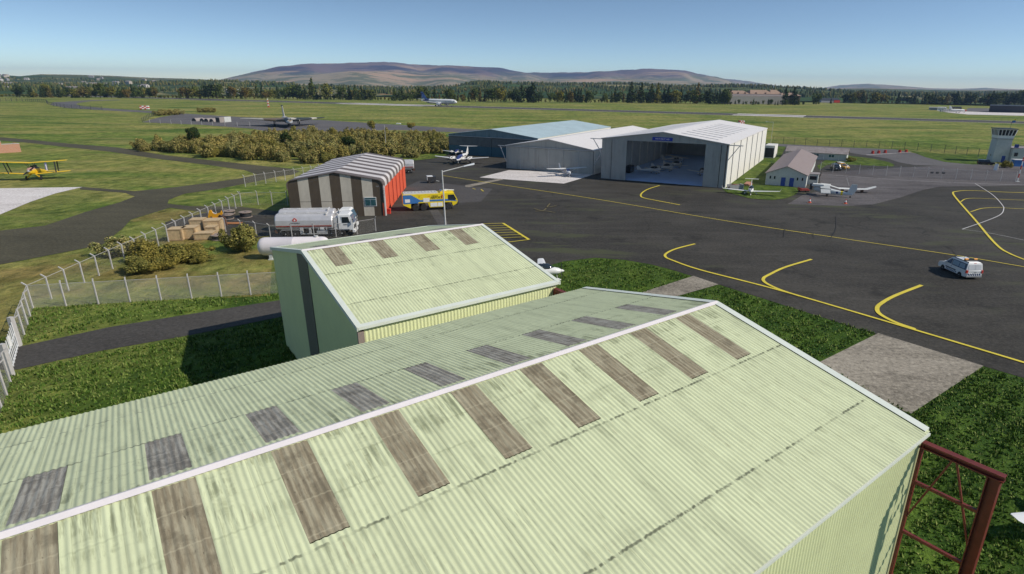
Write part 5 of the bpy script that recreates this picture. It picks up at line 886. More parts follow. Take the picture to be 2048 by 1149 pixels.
def leg(parent, top, hub, r=.2, w=.13, m=WHITE, spat=None, name='landing_gear'):
    b = MB(); b.tube(top, hub, .06, .045, 7); g_ = b.obj(name, m, parent); b = MB(); b.wheel(hub, r, w, n=12); b.obj('wheel', RUBBER, g_, 40)
    if spat: b = MB(); x, y, z = hub; b.ell([(x+.45, y, z+.02, .03, .03), (x+.25, y, z+.06, .12, .15), (x, y, z+.09, .13, .18), (x-.35, y, z+.08, .06, .09), (x-.55, y, z+.08, .02, .02)], 8); b.obj('wheel_spat', spat, g_, 50)
def person_free(): pass
PW = mat('aircraft_white', (.74, .73, .70), .3, .04, .8, spec=.6); NAVY = mat('aircraft_navy', (.035, .05, .16), .3, .1, 1); PGREY = mat('aircraft_grey', (.42, .44, .45), .4, .08, .8)

def low_wing(name, label, loc, rz, L=7.5, span=10., body=PW, ttail=False, winglet=False, group=None, gliderish=False, canopy=True, cz=1.05, tw=2):
    t = thing(name, label, 'light aircraft', loc, rz, group)
    f0 = 2.2; tl = f0-L; h = cz
    b = MB(); b.ell([(f0, 0, h-.02, .16, .16), (f0-.25, 0, h-.02, .36, .34), (f0-.9, 0, h, .5, .46), (f0-1.6, 0, h+.03, .56, .54), (f0-2.9, 0, h+.05, .56, .56), (f0-4., 0, h+.12, .36, .36), (tl+1.2, 0, h+.22, .17, .2), (tl, 0, h+.28, .06, .1)], 16); fu = b.obj('fuselage', body, t, 50)
    if canopy: b = MB(); b.ell([(f0-.85, 0, h+.38, .1, .06), (f0-1.5, 0, h+.45, .46, .42), (f0-2.2, 0, h+.47, .50, .48), (f0-3.0, 0, h+.42, .42, .40), (f0-3.6, 0, h+.36, .12, .12)], 14); b.obj('canopy', GLASS, fu, 50); b = MB(); b.bar((f0-2.3, -.46, h+.6), (f0-2.3, 0, h+.97), .1, .06); b.bar((f0-2.3, .46, h+.6), (f0-2.3, 0, h+.97), .1, .06); b.obj('canopy_frame', body, fu)
    half = span/2; ws = [(.35, f0-1.45, 1.35, h-.28, .10), (half*.5, f0-1.55, 1.15, h-.16, .075), (half-.15, f0-1.75, .8, h+.0, .05), (half, f0-1.85, .5, h+.04, .03)]
    for s_ in (1, -1):
        wg = wing(t, ws, s_, body)
        if winglet: b = MB(); b.loft([[(f0-1.9-u*.45, s_*(half-.02), h+.03+v*.03) for u, v in AF], [(f0-2.15-u*.28, s_*(half+.22), h+.5+v*.02) for u, v in AF]]); b.obj('winglet', body, wg)
        leg(t, (f0-2.0, s_*.6, h-.3), (f0-2.1, s_*1.25, .2), spat=body)
    leg(t, (f0-.55, 0, h-.3), (f0-.45, 0, .18), spat=body)
    if ttail: fin(t, [(h+.2, tl+1.35, 1.35, .09), (h+1.55, tl+.35, .85, .06), (h+1.62, tl+.3, .8, .05)], body); tail(t, [(0, tl+.45, .75, h+1.62, .04), (1.5, tl+.3, .5, h+1.62, .03)], body)
    else: fin(t, [(h+.2, tl+1.5, 1.45, .09), (h+1.3, tl+.45, .65, .05)], body); tail(t, [(.1, tl+.85, .85, h+.25, .04), (1.55, tl+.6, .55, h+.3, .03)], body)
    prop(t, f0-.02, 0, h-.02, .92, tw, 1.45, spin=body); return t
def high_wing(name, label, loc, rz, group=None, body=PW, trim=NAVY):
    t = thing(name, label, 'light aircraft', loc, rz, group); h = 1.15
    b = MB(); b.ell([(2.0, 0, h, .25, .25), (1.75, 0, h+.0, .42, .36), (1.0, 0, h+.02, .5, .44), (.4, 0, h+.2, .53, .62), (-1.4, 0, h+.22, .53, .62), (-2.6, 0, h+.2, .36, .36), (-4.6, 0, h+.3, .16, .18), (-5.6, 0, h+.38, .05, .1)], 16, p=2.6); fu = b.obj('fuselage', body, t, 50)
    b = MB(); b.loft([[(.98, -.42, h+.44), (.98, .42, h+.44), (.42, .42, h+.86), (.42, -.42, h+.86)], [(1.02, -.42, h+.46), (1.02, .42, h+.46), (.46, .42, h+.89), (.46, -.42, h+.89)]]); b.obj('windscreen', mat('windscreen_blue', (.05, .09, .25), .1, .1, 1, spec=.8), fu)
    for s_ in (1, -1):
        b = MB(); b.box(-.45, .32, s_*.5-.05, s_*.5+.05, h+.4, h+.74); b.box(-1.4, -.6, s_*.5-.05, s_*.5+.05, h+.4, h+.72); b.obj('side_window', GLASS, fu)
        b = MB(); b.prism([(1.7, h-.05), (-1.2, h+.1), (-4.4, h+.3), (-4.4, h+.36), (-1.2, h+.2), (1.7, h+.06)], s_*.535-.02, s_*.535+.02, 'y'); b.obj('stripe', trim, fu)
        wing(t, [(.05, .65, 1.63, h+.86, .11), (2.8, .65, 1.63, h+.94, .10), (5.5, .42, 1.1, h+1.03, .06), (5.6, .35, .9, h+1.04, .03)], s_, body)
        b = MB(); b.bar((.05, s_*.5, h-.25), (-.1, s_*2.7, h+.88), .12, .04); b.obj('wing_strut', body, t)
        leg(t, (-.3, s_*.4, h-.35), (-.35, s_*1.2, .22), .22, spat=body)
    leg(t, (1.55, 0, h-.3), (1.65, 0, .2), .2, spat=body)
    fin(t, [(h+.3, -4.1, 1.5, .08), (h+1.65, -5.2, .8, .05)], body); tail(t, [(.1, -4.5, 1.0, h+.35, .05), (1.7, -4.7, .7, h+.35, .03)], body)
    prop(t, 2.0, 0, h, .95, 2, .5, spin=body); return t
def twin(name, label, loc, rz, L=13.3, span=16.6, k=1., ttail=True, body=PW, group=None):
    t = thing(name, label, 'twin aircraft', loc, rz, group); h = 1.75*k
    b = MB(); b.ell([(5.2*k, 0, h-.25*k, .05, .05), (4.9*k, 0, h-.22*k, .28*k, .25*k), (4.1*k, 0, h-.1*k, .52*k, .5*k), (3.2*k, 0, h+.05*k, .68*k, .7*k), (2.2*k, 0, h+.15*k, .74*k, .8*k), (-2.2*k, 0, h+.15*k, .74*k, .8*k), (-4.5*k, 0, h+.35*k, .45*k, .5*k), (-7.2*k, 0, h+.55*k, .12*k, .22*k)], 18); fu = b.obj('fuselage', body, t, 50)
    b = MB(); b.ell([(4.92*k, 0, h-.15*k, .24*k, .22*k), (4.1*k, 0, h+.02*k, .50*k, .42*k), (3.2*k, 0, h+.24*k, .65*k, .56*k), (2.2*k, 0, h+.37*k, .70*k, .62*k), (1.0*k, 0, h+.40*k, .68*k, .59*k), (-.4*k, 0, h+.44*k, .4*k, .525*k)], 14); b.obj('dark_top_livery', NAVY, fu, 50)
    for s_ in (1, -1):
        b = MB(); b.prism([(3.05*k, h+.42*k), (3.75*k, h+.25*k), (3.35*k, h+.62*k), (2.75*k, h+.75*k)], s_*.52*k-.12*k, s_*.52*k+.05*k, 'y'); b.obj('cockpit_window', GLASS, fu)
        for i in range(6): b = MB(); b.box((1.6-i*.72)*k-.16*k, (1.6-i*.72)*k+.16*k, s_*.74*k-.04, s_*.74*k+.02, h+.22*k, h+.55*k); b.obj('cabin_window', GLASS, fu)
        half = span/2; ny = 2.65*k
        wg = wing(t, [(.5*k, 1.5*k, 2.5*k, h-.42*k, .18*k), (ny, 1.3*k, 2.1*k, h-.22*k, .16*k), (half-.2, .55*k, 1.1*k, h+.22*k, .08*k), (half, .3*k, .7*k, h+.25*k, .04)], s_, body)
        b = MB(); b.ell([(3.1*k, s_*ny, h+.0, .22*k, .25*k), (2.9*k, s_*ny, h-.0, .38*k, .42*k), (1.6*k, s_*ny, h-.06*k, .45*k, .5*k), (-.4*k, s_*ny, h-.1*k, .38*k, .4*k), (-2.2*k, s_*ny, h-.05*k, .05, .08)], 14); en = b.obj('engine_nacelle', body, t, 50); b = MB(); b.ell([(3.12*k, s_*ny, h-.1*k, .18*k, .1*k), (2.7*k, s_*ny, h-.32*k, .26*k, .16*k), (2.2*k, s_*ny, h-.42*k, .2*k, .1*k)], 10); b.obj('air_intake', CHROME, en, 50)
        prop(en, 3.12*k, s_*ny, h, 1.18*k, 4, .5, spin=CHROME, wd=.2*k)
        leg(t, (.4*k, s_*ny, h-.3*k), (.3*k, s_*ny, .35*k), .34*k, .25*k)
    leg(t, (3.9*k, 0, h-.4*k), (4.0*k, 0, .26*k), .26*k, .18*k)
    zt = h+(2.65 if ttail else 1.9)*k
    fin(t, [(h+.5*k, -3.9*k, 3.3*k, .12*k), (h+1.0*k, -5.2*k, 2.3*k, .11*k), (zt, -6.9*k, 1.5*k, .08*k)], body)
    zs = zt if ttail else h+.6*k; tail(t, [(.0, -6.9*k, 1.5*k, zs, .06), (2.8*k, -7.6*k, .8*k, zs+.02, .03)], body); return t
# parked out on the apron
q = G(924, 327); twin('twin_turboprop', 'white twin turboprop with dark blue top and T tail before the blue hangar', q, rad(-97))
q = G(913, 312); twin('light_twin', 'small white twin whose nose shows behind the bigger turboprop', q+Vector((0, 3, 0)), rad(-95), span=10.5, k=.7, ttail=False)
q = G(1137, 354); high_wing('high_wing_aeroplane', 'white high-wing aeroplane on the pale concrete before the closed white hangar', q+Vector((-.4, .6, 0)), rad(-68))
q = G(1504, 390.5); low_wing('low_wing_aeroplane', 'slender white T-tail aeroplane with long upturned wings by the open hangar', q+Vector((-.1, .8, 0)), rad(-108), 7.9, 12.1, ttail=True, winglet=True)
# inside the open hangar
WM = W.matrix_basis
import mathutils
WM = Matrix.Translation(W.location) @ Matrix.Rotation(rad(64.14), 4, 'Z')
inside = [('low', (15, 6.2), -40, 'white low-wing aeroplane parked just inside the hangar on its left side'), ('low', (22, 4.6), -35, 'second low-wing aeroplane in the line along the hangar lining'), ('low', (30, 4.0), -30, 'third low-wing aeroplane deeper in the hangar'),
          ('high', (40, 6.5), -38, 'high-wing aeroplane at the back of the open hangar'), ('low', (19, -6.2), 172, 'white aeroplane facing the open doorway on the blue floor'), ('high', (36, -7.5), 150, 'high-wing aeroplane at the back near the open hangar side leaf')]
for kd, (x, y), a, lb_ in inside:
    p = WM @ Vector((x, y, .10)); r_ = rad(64.14)+rad(a)
    (low_wing if kd == 'low' else high_wing)('stored_aeroplane', lb_, p, r_, group='aeroplanes stored in the open hangar', **({} if kd == 'high' else {'span': 8.8, 'ttail': lb_.startswith('white aeroplane')}))
p = WM @ Vector((13.5, 12.6, .1)); t = thing('equipment_cabinet', 'dark cabinet against the hangar lining just inside the doors', 'cabinet', p, rad(64.14)); b = MB(); b.box(-1.8, 1.8, -.7, .7, .1, 1.9); b.obj('cabinet_body', DARK, t); b = MB(); b.box(-1.7, -.05, -.74, -.7, .2, 1.8); b.box(.05, 1.7, -.74, -.7, .2, 1.8); b.obj('door', BLACKP, t)
# nose and tail showing behind the smaller green hangar, wing tip at the frame of the closest one
t0 = Vector((math.cos(rad(37.14)), math.sin(rad(37.14)), 0))
q = G(1119, 568); low_wing('touring_aeroplane', 'white propeller aeroplane peeping out behind the smaller green hangar', q-Vector((2.2*math.cos(rad(5)), 2.2*math.sin(rad(5)), 0))+Vector((.2, .9, 0)), rad(5), 6.4, 10.4, cz=1.35)
q = G(2012, 1002, 1.9); q2 = G(2120, 1010, 1.9); tt = low_wing('touring_aeroplane', 'white aeroplane showing only its square wing tip on the grass by the red frame', Vector((q.x+5.0, q.y-.3, 0)), rad(97), 7.2, 10.2, cz=1.5)
# dismantled aeroplane
DW = mat('weathered_white', (.66, .65, .60), .5, .06, .7, dirt=(.5, .49, .44)); DS = mat('silver_dope', (.56, .58, .57), .5, .08, .6, dirt=(.42, .44, .43))
a_, b_ = G(1704, 396.5), G(1624, 390); dv = b_-a_; t = thing('dismantled_aeroplane', 'fuselage of a dismantled aeroplane with square fin and stub panels, behind the two cones', 'aircraft', a_, math.atan2(dv.y, dv.x)); Lf_ = dv.length
b = MB(); b.ell([(.0, 0, .75, .12, .2), (1.6, 0, .82, .3, .36), (3.4, 0, .95, .46, .52), (5.2, 0, 1.15, .56, .66), (6.6, 0, 1.35, .58, .72), (Lf_-.8, 0, 1.45, .5, .55), (Lf_-.1, 0, 1.45, .32, .34)], 14, p=2.5); fu = b.obj('fuselage', DS, t, 45); b = MB(); b.ell([(1.95, 0, .86, .345, .41), (2.35, 0, .88, .385, .44)], 14, p=2.5); b.obj('yellow_band', YEL, fu)
for s_ in (1, -1): b = MB(); b.tube((3.1, s_*.46, .98), (3.1, s_*.475, .98), .26, n=14); b.obj('roundel', NAVY, fu)
fin(t, [(.8, 1.25, 1.5, .1), (2.0, .8, 1.5, .1), (2.95, .45, 1.05, .07)], DW); b = MB(); b.tube((1.0, 0, 2.6), (1.7, .2, 4.2), .03, n=5); b.obj('aerial', GALV, fu)
b = MB(); b.loft([[(6.6, .45, 2.25), (4.7, .45, 2.3), (4.3, 2.2, .85), (6.2, 2.2, .8)], [(6.6, .5, 2.38), (4.7, .5, 2.43), (4.3, 2.25, .98), (6.2, 2.25, .93)]]); b.obj('stub_panel', DW, t); b = MB(); b.box(4.4, 6.5, 1.30, 1.38, 1.55, 1.78); b.obj('panel_joint', DARK, t); b = MB(); b.bar((6.0, -.45, 1.9), (5.6, -2.2, 2.3), 2.0, .16); b.obj('stub_panel', DW, t)
b = MB(); b.box(5.9, 8.3, -.75, .75, 2.05, 2.5); b.box(5.8, 6.0, -.6, .6, 2.2, 2.4); b.obj('centre_section', DW, t); b = MB(); b.box(8.15, 8.7, -.6, .6, 1.2, 2.5); b.obj('engine_bulkhead', DARK, t)
b = MB(); b.bar((Lf_*.62, .4, .9), (Lf_*.62, 1.1, .2), .1); b.bar((Lf_*.62, -.4, .9), (Lf_*.62, -1.1, .2), .1); b.wheel((Lf_*.62, 1.15, .24), .24, .14); b.wheel((Lf_*.62, -1.15, .24), .24, .14); b.wheel((.4, 0, .18), .18, .1); b.obj('undercarriage', DARK, t)
a_, b_ = G(1656, 383), G(1750, 386.5); dv = b_-a_; t = thing('detached_wing', 'long white cranked wing lying on trestles behind the dismantled aeroplane', 'wing', a_, math.atan2(dv.y, dv.x)); Lw_ = dv.length
b = MB(); b.loft([[(x, yl-u*c, z+v*.13) for u, v in AF] for x, yl, c, z in ((0, .9, 1.2, 1.35), (Lw_*.22, .9, 1.7, .75), (Lw_*.55, .9, 1.9, .72), (Lw_*.8, .9, 1.8, .78), (Lw_*.97, .8, 1.4, 1.3), (Lw_, .6, .9, 1.38))]); b.obj('wing_skin', DW, t, 40)
for x in (Lw_*.3, Lw_*.72): b = MB(); b.box(x-.1, x+.1, -.7, .8, 0, .66); b.obj('trestle', RUST, t)
# airliner on the runway
AL = RWP(runx(886), 14); adx = math.atan2(dn.y, dn.x)
t = thing('airliner', 'white twin-jet airliner with blue and green tail rolling along the runway', 'airliner', AL, adx); t.scale = (1.32, 1.32, 1.32); h = 4.1
b = MB(); b.ell([(18.6, 0, h-.5, .1, .1), (17.9, 0, h-.4, .9, .8), (16.4, 0, h-.1, 1.6, 1.5), (14.2, 0, h, 1.95, 1.97), (-9, 0, h, 1.97, 2.0), (-14, 0, h+.6, 1.3, 1.4), (-18.6, 0, h+1.2, .3, .4)], 20); fu = b.obj('fuselage', PW, t, 50)
b = MB(); b.ell([(-9.8, 0, h+.08, 1.93, 1.96), (-14.02, 0, h+.6, 1.33, 1.43), (-18.3, 0, h+1.16, .35, .45)], 20); b.obj('blue_tail_cone', NAVY, fu, 50)
for s_ in (1, -1):
    b = MB(); b.box(-12, 14.2, s_*1.93-.06, s_*1.93+.06, h+.35, h+.75); b.obj('window_row', GREYP, fu); b = MB(); b.prism([(16.0, h+.55), (17.1, h+.3), (17.0, h+.75), (16.2, h+1.0)], s_*1.0-.6, s_*1.0+.55, 'y'); b.obj('cockpit_window', GLASS, fu)
    wing(t, [(1.6, 4.5, 7.5, h-1.3, .5), (6.2, 1.6, 4.2, h-.9, .3), (16.6, -4.0, 1.6, h+.4, .12), (17, -4.6, .9, h+.45, .05)], s_, PW)
    fin(t, [(h+.4, -4.4, 1.4, .05), (h+1.9, -5.1, .7, .03)], PW, 'winglet', s_*17)
    b = MB(); b.ell([(5.6, s_*5.7, h-2.1, 1.1, 1.1), (5.2, s_*5.7, h-2.1, 1.22, 1.22), (3.2, s_*5.7, h-2.05, 1.2, 1.2), (1.2, s_*5.7, h-1.95, .6, .6)], 14); b.obj('engine', PW, t, 50); b = MB(); b.ell([(5.62, s_*5.7, h-2.1, .98, .98), (5.58, s_*5.7, h-2.1, .98, .98)], 14); b.obj('fan', DARK, t)
    b = MB(); b.bar((3.2, s_*5.7, h-1.0), (2.2, s_*5.7, h-.7), .4, .9); b.obj('pylon', PW, t); leg(t, (-1.2, s_*3.5, h-1.2), (-1.2, s_*3.7, .6), .6, .9)
TAILM = NT('tail_livery'); O_ = TAILM.co(); c_ = TAILM.mix(TAILM.ss(TAILM.noise(O_, .45, 4), .4, .6), (.02, .035, .14), (.08, .16, .42)); zz = TAILM.xyz(O_)[2]; c_ = TAILM.mix(TAILM.ss(zz, 6.6, 5.6), c_, (.10, .50, .22)); TAILM = TAILM.bsdf(c_, .4)
fin(t, [(h+1.2, -11.2, 7.0, .25), (h+2.4, -13.2, 5.2, .22), (h+7.6, -17.0, 2.6, .14)], TAILM); tail(t, [(.5, -14.4, 3.8, h+1.4, .2), (6.2, -17.6, 1.5, h+1.9, .08)], PW); leg(t, (12.6, 0, h-1.8), (12.8, 0, .4), .4, .5)
# delta bomber
CAMO = NT('camouflage'); O_ = CAMO.co(); nz = CAMO.noise(CAMO.map(O_, (1, 1, .3)), .16, 2, .4); nz2 = CAMO.noise(CAMO.map(O_, (1.3, 1, .3), (7, 3, 0)), .13, 2, .4)
c_ = CAMO.mix(CAMO.ss(nz, .49, .50), (.50, .46, .38), (.035, .04, .035)); c_ = CAMO.mix(CAMO.ss(nz2, .56, .57), c_, (.19, .14, .085)); CAMO = CAMO.bsdf(c_, .5)
q = G(572, 254.5); t = thing('delta_bomber', 'camouflaged delta winged jet bomber facing us on the perimeter road', 'jet bomber', q+Vector((-2, 6, 0)), rad(-61)); t.scale = (1.3, 1.3, 1.08); h = 3.1
b = MB(); b.ell([(15.2, 0, h-.2, .1, .1), (14.6, 0, h-.15, .7, .65), (13.2, 0, h, 1.15, 1.1), (11, 0, h+.1, 1.45, 1.4), (7, 0, h+.2, 1.5, 1.45), (-8, 0, h+.3, 1.2, 1.2), (-14, 0, h+.5, .5, .6)], 18); fu = b.obj('fuselage', CAMO, t, 50)
b = MB(); b.ell([(15.22, 0, h-.22, .12, .12), (14.6, 0, h-.2, .74, .66), (13.2, 0, h-.06, 1.19, 1.07), (12.3, 0, h-.0, 1.32, 1.18)], 18); b.obj('grey_nose', PGREY, fu, 50)
b = MB(); b.ell([(12.6, 0, h+.9, .2, .15), (11.7, 0, h+1.15, .75, .65), (10.4, 0, h+1.15, .75, .6), (9.2, 0, h+1.0, .2, .2)], 12); cn = b.obj('cockpit', PGREY, fu, 50); b = MB(); b.box(11.75, 12.2, -.62, .62, h+1.2, h+1.5); b.obj('pane', GLASS, cn)
for s_ in (1, -1):
    wing(t, [(1.2, 7.8, 19.0, h+.1, 1.2), (4.6, 5.2, 16.0, h+.15, 1.05), (7.6, 1.6, 11.0, h+.2, .8), (12, -4.2, 5.2, h+.3, .5), (16.9, -9.6, 1.9, h+.4, .22)], s_, CAMO)
    b = MB(); b.prism([(s_*1.45, h-.35), (s_*4.4, h-.3), (s_*4.6, h+.35), (s_*4.0, h+.72), (s_*1.5, h+.72)], 5.6, 8.1, 'x'); it = b.obj('intake_lip', CAMO, t); b = MB(); b.prism([(s_*1.6, h-.2), (s_*4.2, h-.15), (s_*4.35, h+.3), (s_*3.9, h+.55), (s_*1.65, h+.55)], 8.1, 8.14, 'x'); b.obj('intake', BLACKP, it)
    b = MB(); b.bar((.5, s_*4.9, h-.4), (.6, s_*4.9, .9), .4, .5); b.box(-.6, 1.7, s_*4.9-.5, s_*4.9+.5, .15, 1.05); b.box(-.2, 1.2, s_*4.3-.06, s_*4.3+.06, .9, h-.4); b.obj('bogie', DARK, t)
b = MB(); b.bar((10.6, 0, h-1), (10.6, 0, .5), .3, .3); b.wheel((10.6, .3, .45), .45, .3); b.wheel((10.6, -.3, .45), .45, .3); b.box(9.5, 10.3, -.5, .5, 1.0, h-.9); b.obj('nose_gear', DARK, t)
fin(t, [(h+1.2, -5.6, 8.0, .4), (h+3.0, -7.6, 6.4, .3), (h+6.6, -10.6, 4.2, .2)], CAMO); b = MB(); b.box(-14.6, -10.6, -.24, .24, h+6.5, h+6.9); b.obj('fin_cap', DARK, t)
# dark airliner and clutter on the far apron
q = G(1915, 226); t = thing('parked_jet', 'dark jet with red nose parked on the pale far apron', 'aircraft', q, rad(8)); b = MB(); b.ell([(11, 0, 2.2, .1, .1), (9.5, 0, 2.4, .9, .9), (6, 0, 2.6, 1.2, 1.2), (-6, 0, 2.6, 1.2, 1.2), (-11, 0, 3.4, .2, .3)], 14); fu = b.obj('fuselage', PGREY, t, 50); b = MB(); b.ell([(11.1, 0, 2.2, .12, .12), (9.5, 0, 2.4, .95, .95), (7.5, 0, 2.5, 1.15, 1.15)], 14); b.obj('red_nose', mat('dull_red', (.26, .04, .03)), fu, 50)
for s_ in (1, -1): wing(t, [(1, 2.5, 4, 2.4, .3), (9, -1.5, 1.6, 3.0, .1)], s_, DARK); leg(t, (0, s_*2, 2.2), (0, s_*2, .5), .5, .4)
fin(t, [(3.0, -6.5, 4.2, .15), (7.2, -9.8, 2.2, .1)], PGREY); tail(t, [(.3, -8.5, 2, 4.0, .1), (4, -10, 1, 4.2, .05)], DARK); leg(t, (8, 0, 1.8), (8, 0, .4), .4, .3)
t = thing('ground_equipment', 'grey ground equipment frames beside the parked dark jet', 'equipment', G(1896, 224), rad(8)); b = MB()
for k in range(7): b.box(-9+k*2.7, -7.2+k*2.7, 0, 2, 0, 2.0+(k*37 % 5)*.5); b.bar((-9+k*2.7, 1, 2), (-7+k*2.7, 1, 4.5+(k % 3)), .2)
b.obj('frame', GREYP, t); b = MB(); b.box(8, 22, 6, 8, 3.2, 4.6); b.box(8, 8.4, 6, 8, 0, 3.2); b.box(21.6, 22, 6, 8, 0, 3.2)
for k in range(11): b.prism([(8.2+k*1.25, 4.6), (9.2+k*1.25, 4.6), (8.7+k*1.25, 5.5)], 6, 8, 'y')
b.obj('canopy_row', DARK, t)
# biplane
q = G(58, 361); t = thing('biplane', 'yellow biplane parked on the grass by the pale concrete pad', 'biplane', q+Vector((.6, 1.6, 0)), rad(-69)); t.scale = (1.5, 1.5, 1.5); YB_ = mat('biplane_yellow', (.74, .48, .02), .45, .08, .8, dirt=(.6, .36, .03)); h = 1.35
b = MB(); b.ell([(2.1, 0, h+.12, .2, .3), (1.7, 0, h+.1, .36, .46), (.6, 0, h+.08, .4, .5), (-.8, 0, h, .38, .46), (-2.6, 0, h-.35, .22, .3), (-4.4, 0, h-.72, .08, .14)], 12, p=3); fu = b.obj('fuselage', YB_, t, 45)
b = MB(); b.ell([(2.12, 0, h+.25, .2, .22), (1.7, 0, h+.34, .34, .27), (.75, 0, h+.38, .38, .24)], 12, p=3); b.obj('pink_cowling', mat('cowling_pink', (.55, .30, .26), .4, .1), fu, 40); b = MB(); b.ell([(.8, 0, h+.36, .37, .26), (-.8, 0, h+.27, .35, .24), (-2.6, 0, h-.2, .2, .18)], 12, p=3); b.obj('dark_decking', DARK, fu, 40)
for x in (.35, -.75): b = MB(); b.box(x+.22, x+.26, -.22, .22, h+.55, h+.88); b.obj('windshield', GLASS, fu)
for s_ in (1, -1):
    wing(t, [(.02, 1.5, 1.35, h+1.35, .09), (4.3, 1.0, 1.35, h+1.55, .08), (4.6, .8, .9, h+1.56, .04)], s_, YB_, 'upper_wing'); wing(t, [(.3, 1.0, 1.35, h-.42, .09), (4.2, .55, 1.35, h-.18, .08), (4.5, .35, .9, h-.17, .04)], s_, YB_, 'lower_wing')
    for dx in (.25, -.75): b = MB(); b.bar((.7+dx, s_*3.0, h-.25), (1.0+dx, s_*3.2, h+1.48), .16, .07); b.obj('interplane_strut', DARK, t)
    for dx in (.9, .2): b = MB(); b.bar((.5+dx*.4, s_*.3, h+.45), (.6+dx, s_*.5, h+1.36), .05); b.obj('cabane_strut', DARK, t)
    b = MB(); b.bar((1.0, s_*.3, h-.35), (1.0, s_*.85, .35), .1); b.bar((.2, s_*.3, h-.35), (.95, s_*.85, .35), .08); b.obj('undercarriage', YB_, t); b = MB(); b.wheel((1.0, s_*.92, .34), .34, .14); b.obj('wheel', RUBBER, t, 40)
fin(t, [(h-.6, -3.7, 1.0, .05), (h+.5, -3.9, .9, .04), (h+.75, -4.1, .5, .03)], mat('fin_stripe_blue', (.10, .10, .22), .5)); b = MB(); b.box(-4.35, -4.05, -.06, .06, h-.5, h+.45); b.obj('fin_flash', WHITE, t); tail(t, [(.1, -3.5, .9, h-.55, .04), (1.5, -3.8, .6, h-.55, .03)], YB_)
prop(t, 2.12, 0, h+.2, 1.0, 2, .62, spin=GREYP, wd=.2)
# ------------------------------------------------------------------ trees and bushes
POSTD = mat('dark_fence_post', (.06, .065, .06), .7, .2, 3)
def leaves(lobes, n, size, r_, inner=.55, droop=0.):
    L = np.array(lobes, float); wts = L[:, 3]*L[:, 4]+.01; k = r_.choice(len(L), n, p=wts/wts.sum()); d = r_.normal(size=(n, 3)); d /= np.linalg.norm(d, axis=1)[:, None]
    rad_ = r_.uniform(inner, 1.04, n)**.7; p = L[k, :3]+d*L[k][:, [3, 3, 4]]*rad_[:, None]
    nrm = d+r_.normal(size=(n, 3))*.55; nrm[:, 2] += .25; nrm /= np.linalg.norm(nrm, axis=1)[:, None]
    a = np.cross(nrm, r_.normal(size=(n, 3))); a /= np.linalg.norm(a, axis=1)[:, None]; b = np.cross(nrm, a)
    s_ = size*r_.uniform(.55, 1.35, n)[:, None]; e = r_.uniform(.55, 1., n)[:, None]; a *= s_; b *= s_*e; 
    v = np.stack([p-a*.9-b*.4, p+a*.2-b, p+a, p+a*.1+b], 1); v[:, :, 2] -= droop*np.abs(r_.normal(size=(n, 4)))*size
    return v.reshape(-1, 3)
def leafobj(name, v, m, parent=None): return npmesh(name, v, np.arange(len(v)).reshape(-1, 4), m, parent)
BARK = mat('bark', (.10, .075, .055), .9, .25, 3); BARKP = mat('pale_bark', (.36, .31, .27), .9, .2, 3)
L_DARK = leafmat('conifer_needles', [(.010, .022, .007), (.018, .036, .010), (.032, .055, .014), (.05, .075, .02)])
L_GREEN = leafmat('broadleaf', [(.022, .04, .008), (.045, .07, .013), (.075, .105, .02), (.11, .135, .03)])
L_YEL = leafmat('yellowing_leaf', [(.05, .065, .012), (.10, .11, .018), (.16, .155, .026), (.20, .185, .035)])
L_BRN = leafmat('autumn_leaf', [(.055, .045, .014), (.095, .075, .02), (.15, .11, .03), (.13, .13, .03)])
L_GORSE = leafmat('gorse_leaf', [(.070, .085, .026), (.155, .165, .052), (.27, .26, .085), (.39, .345, .13), (.22, .175, .08)])
L_BUSH = leafmat('bush_leaf', [(.065, .076, .018), (.145, .148, .034), (.24, .22, .055), (.33, .285, .08)])
def tree_mesh(kind, seed):
    r_ = np.random.default_rng(seed)
    if kind == 'conifer':                                 # unit height, tapering whorls
        lob = []; n = 9
        for i in range(n):
            z = .12+.84*i/(n-1); w2 = (1-z)**.8*r_.uniform(.20, .27)+.012; o = r_.normal(size=2)*.02
            lob.append((o[0], o[1], z, w2, .075)); a = r_.uniform(0, 6.28)
            if i < 7: lob.append((math.cos(a)*w2*.6, math.sin(a)*w2*.6, z-.02, w2*.55, .06))
        return leaves(lob, 620, .036, r_, .4, .5)
    lob = [(0, 0, .55, .27, .34), (0, 0, .3, .2, .22)]
    for i in range(10): a = r_.uniform(0, 6.28); q = r_.uniform(.10, .30); lob.append((math.cos(a)*q, math.sin(a)*q, r_.uniform(.28, .86), r_.uniform(.10, .20), r_.uniform(.10, .17)))
    return leaves(lob, 760, .043, r_, .5)
TK = {}
def get_tree(kind, colour, var):
    key = (kind, colour, var)
    if key not in TK:
        v = tree_mesh(kind, 100+var*7+(0 if kind == 'conifer' else 50)); m = {'d': L_DARK, 'g': L_GREEN, 'y': L_YEL, 'b': L_BRN}[colour]
        cr = bpy.data.meshes.new('crown'); cr.from_pydata(v.tolist(), [], np.arange(len(v)).reshape(-1, 4).tolist()); cr.materials.append(m)
        b = MB(); b.tube((0, 0, 0), (.01, 0, .55), .022, .01, 6); b.bar((0, 0, .3), (.12, .05, .55), .015); b.bar((0, 0, .34), (-.1, .09, .6), .013)
        tr = bpy.data.meshes.new('trunk'); tr.from_pydata(b.v, [], b.f); tr.materials.append(BARK); TK[key] = (cr, tr)
    return TK[key]
NAMES = {('conifer', 'd'): 'dark conifer', ('conifer', 'g'): 'mid green conifer', ('broad', 'd'): 'dark broad crowned tree', ('broad', 'g'): 'green broadleaf tree', ('broad', 'y'): 'yellow green broadleaf tree', ('broad', 'b'): 'brown autumn tree', ('conifer', 'b'): 'brownish conifer', ('conifer', 'y'): 'yellowing conifer'}
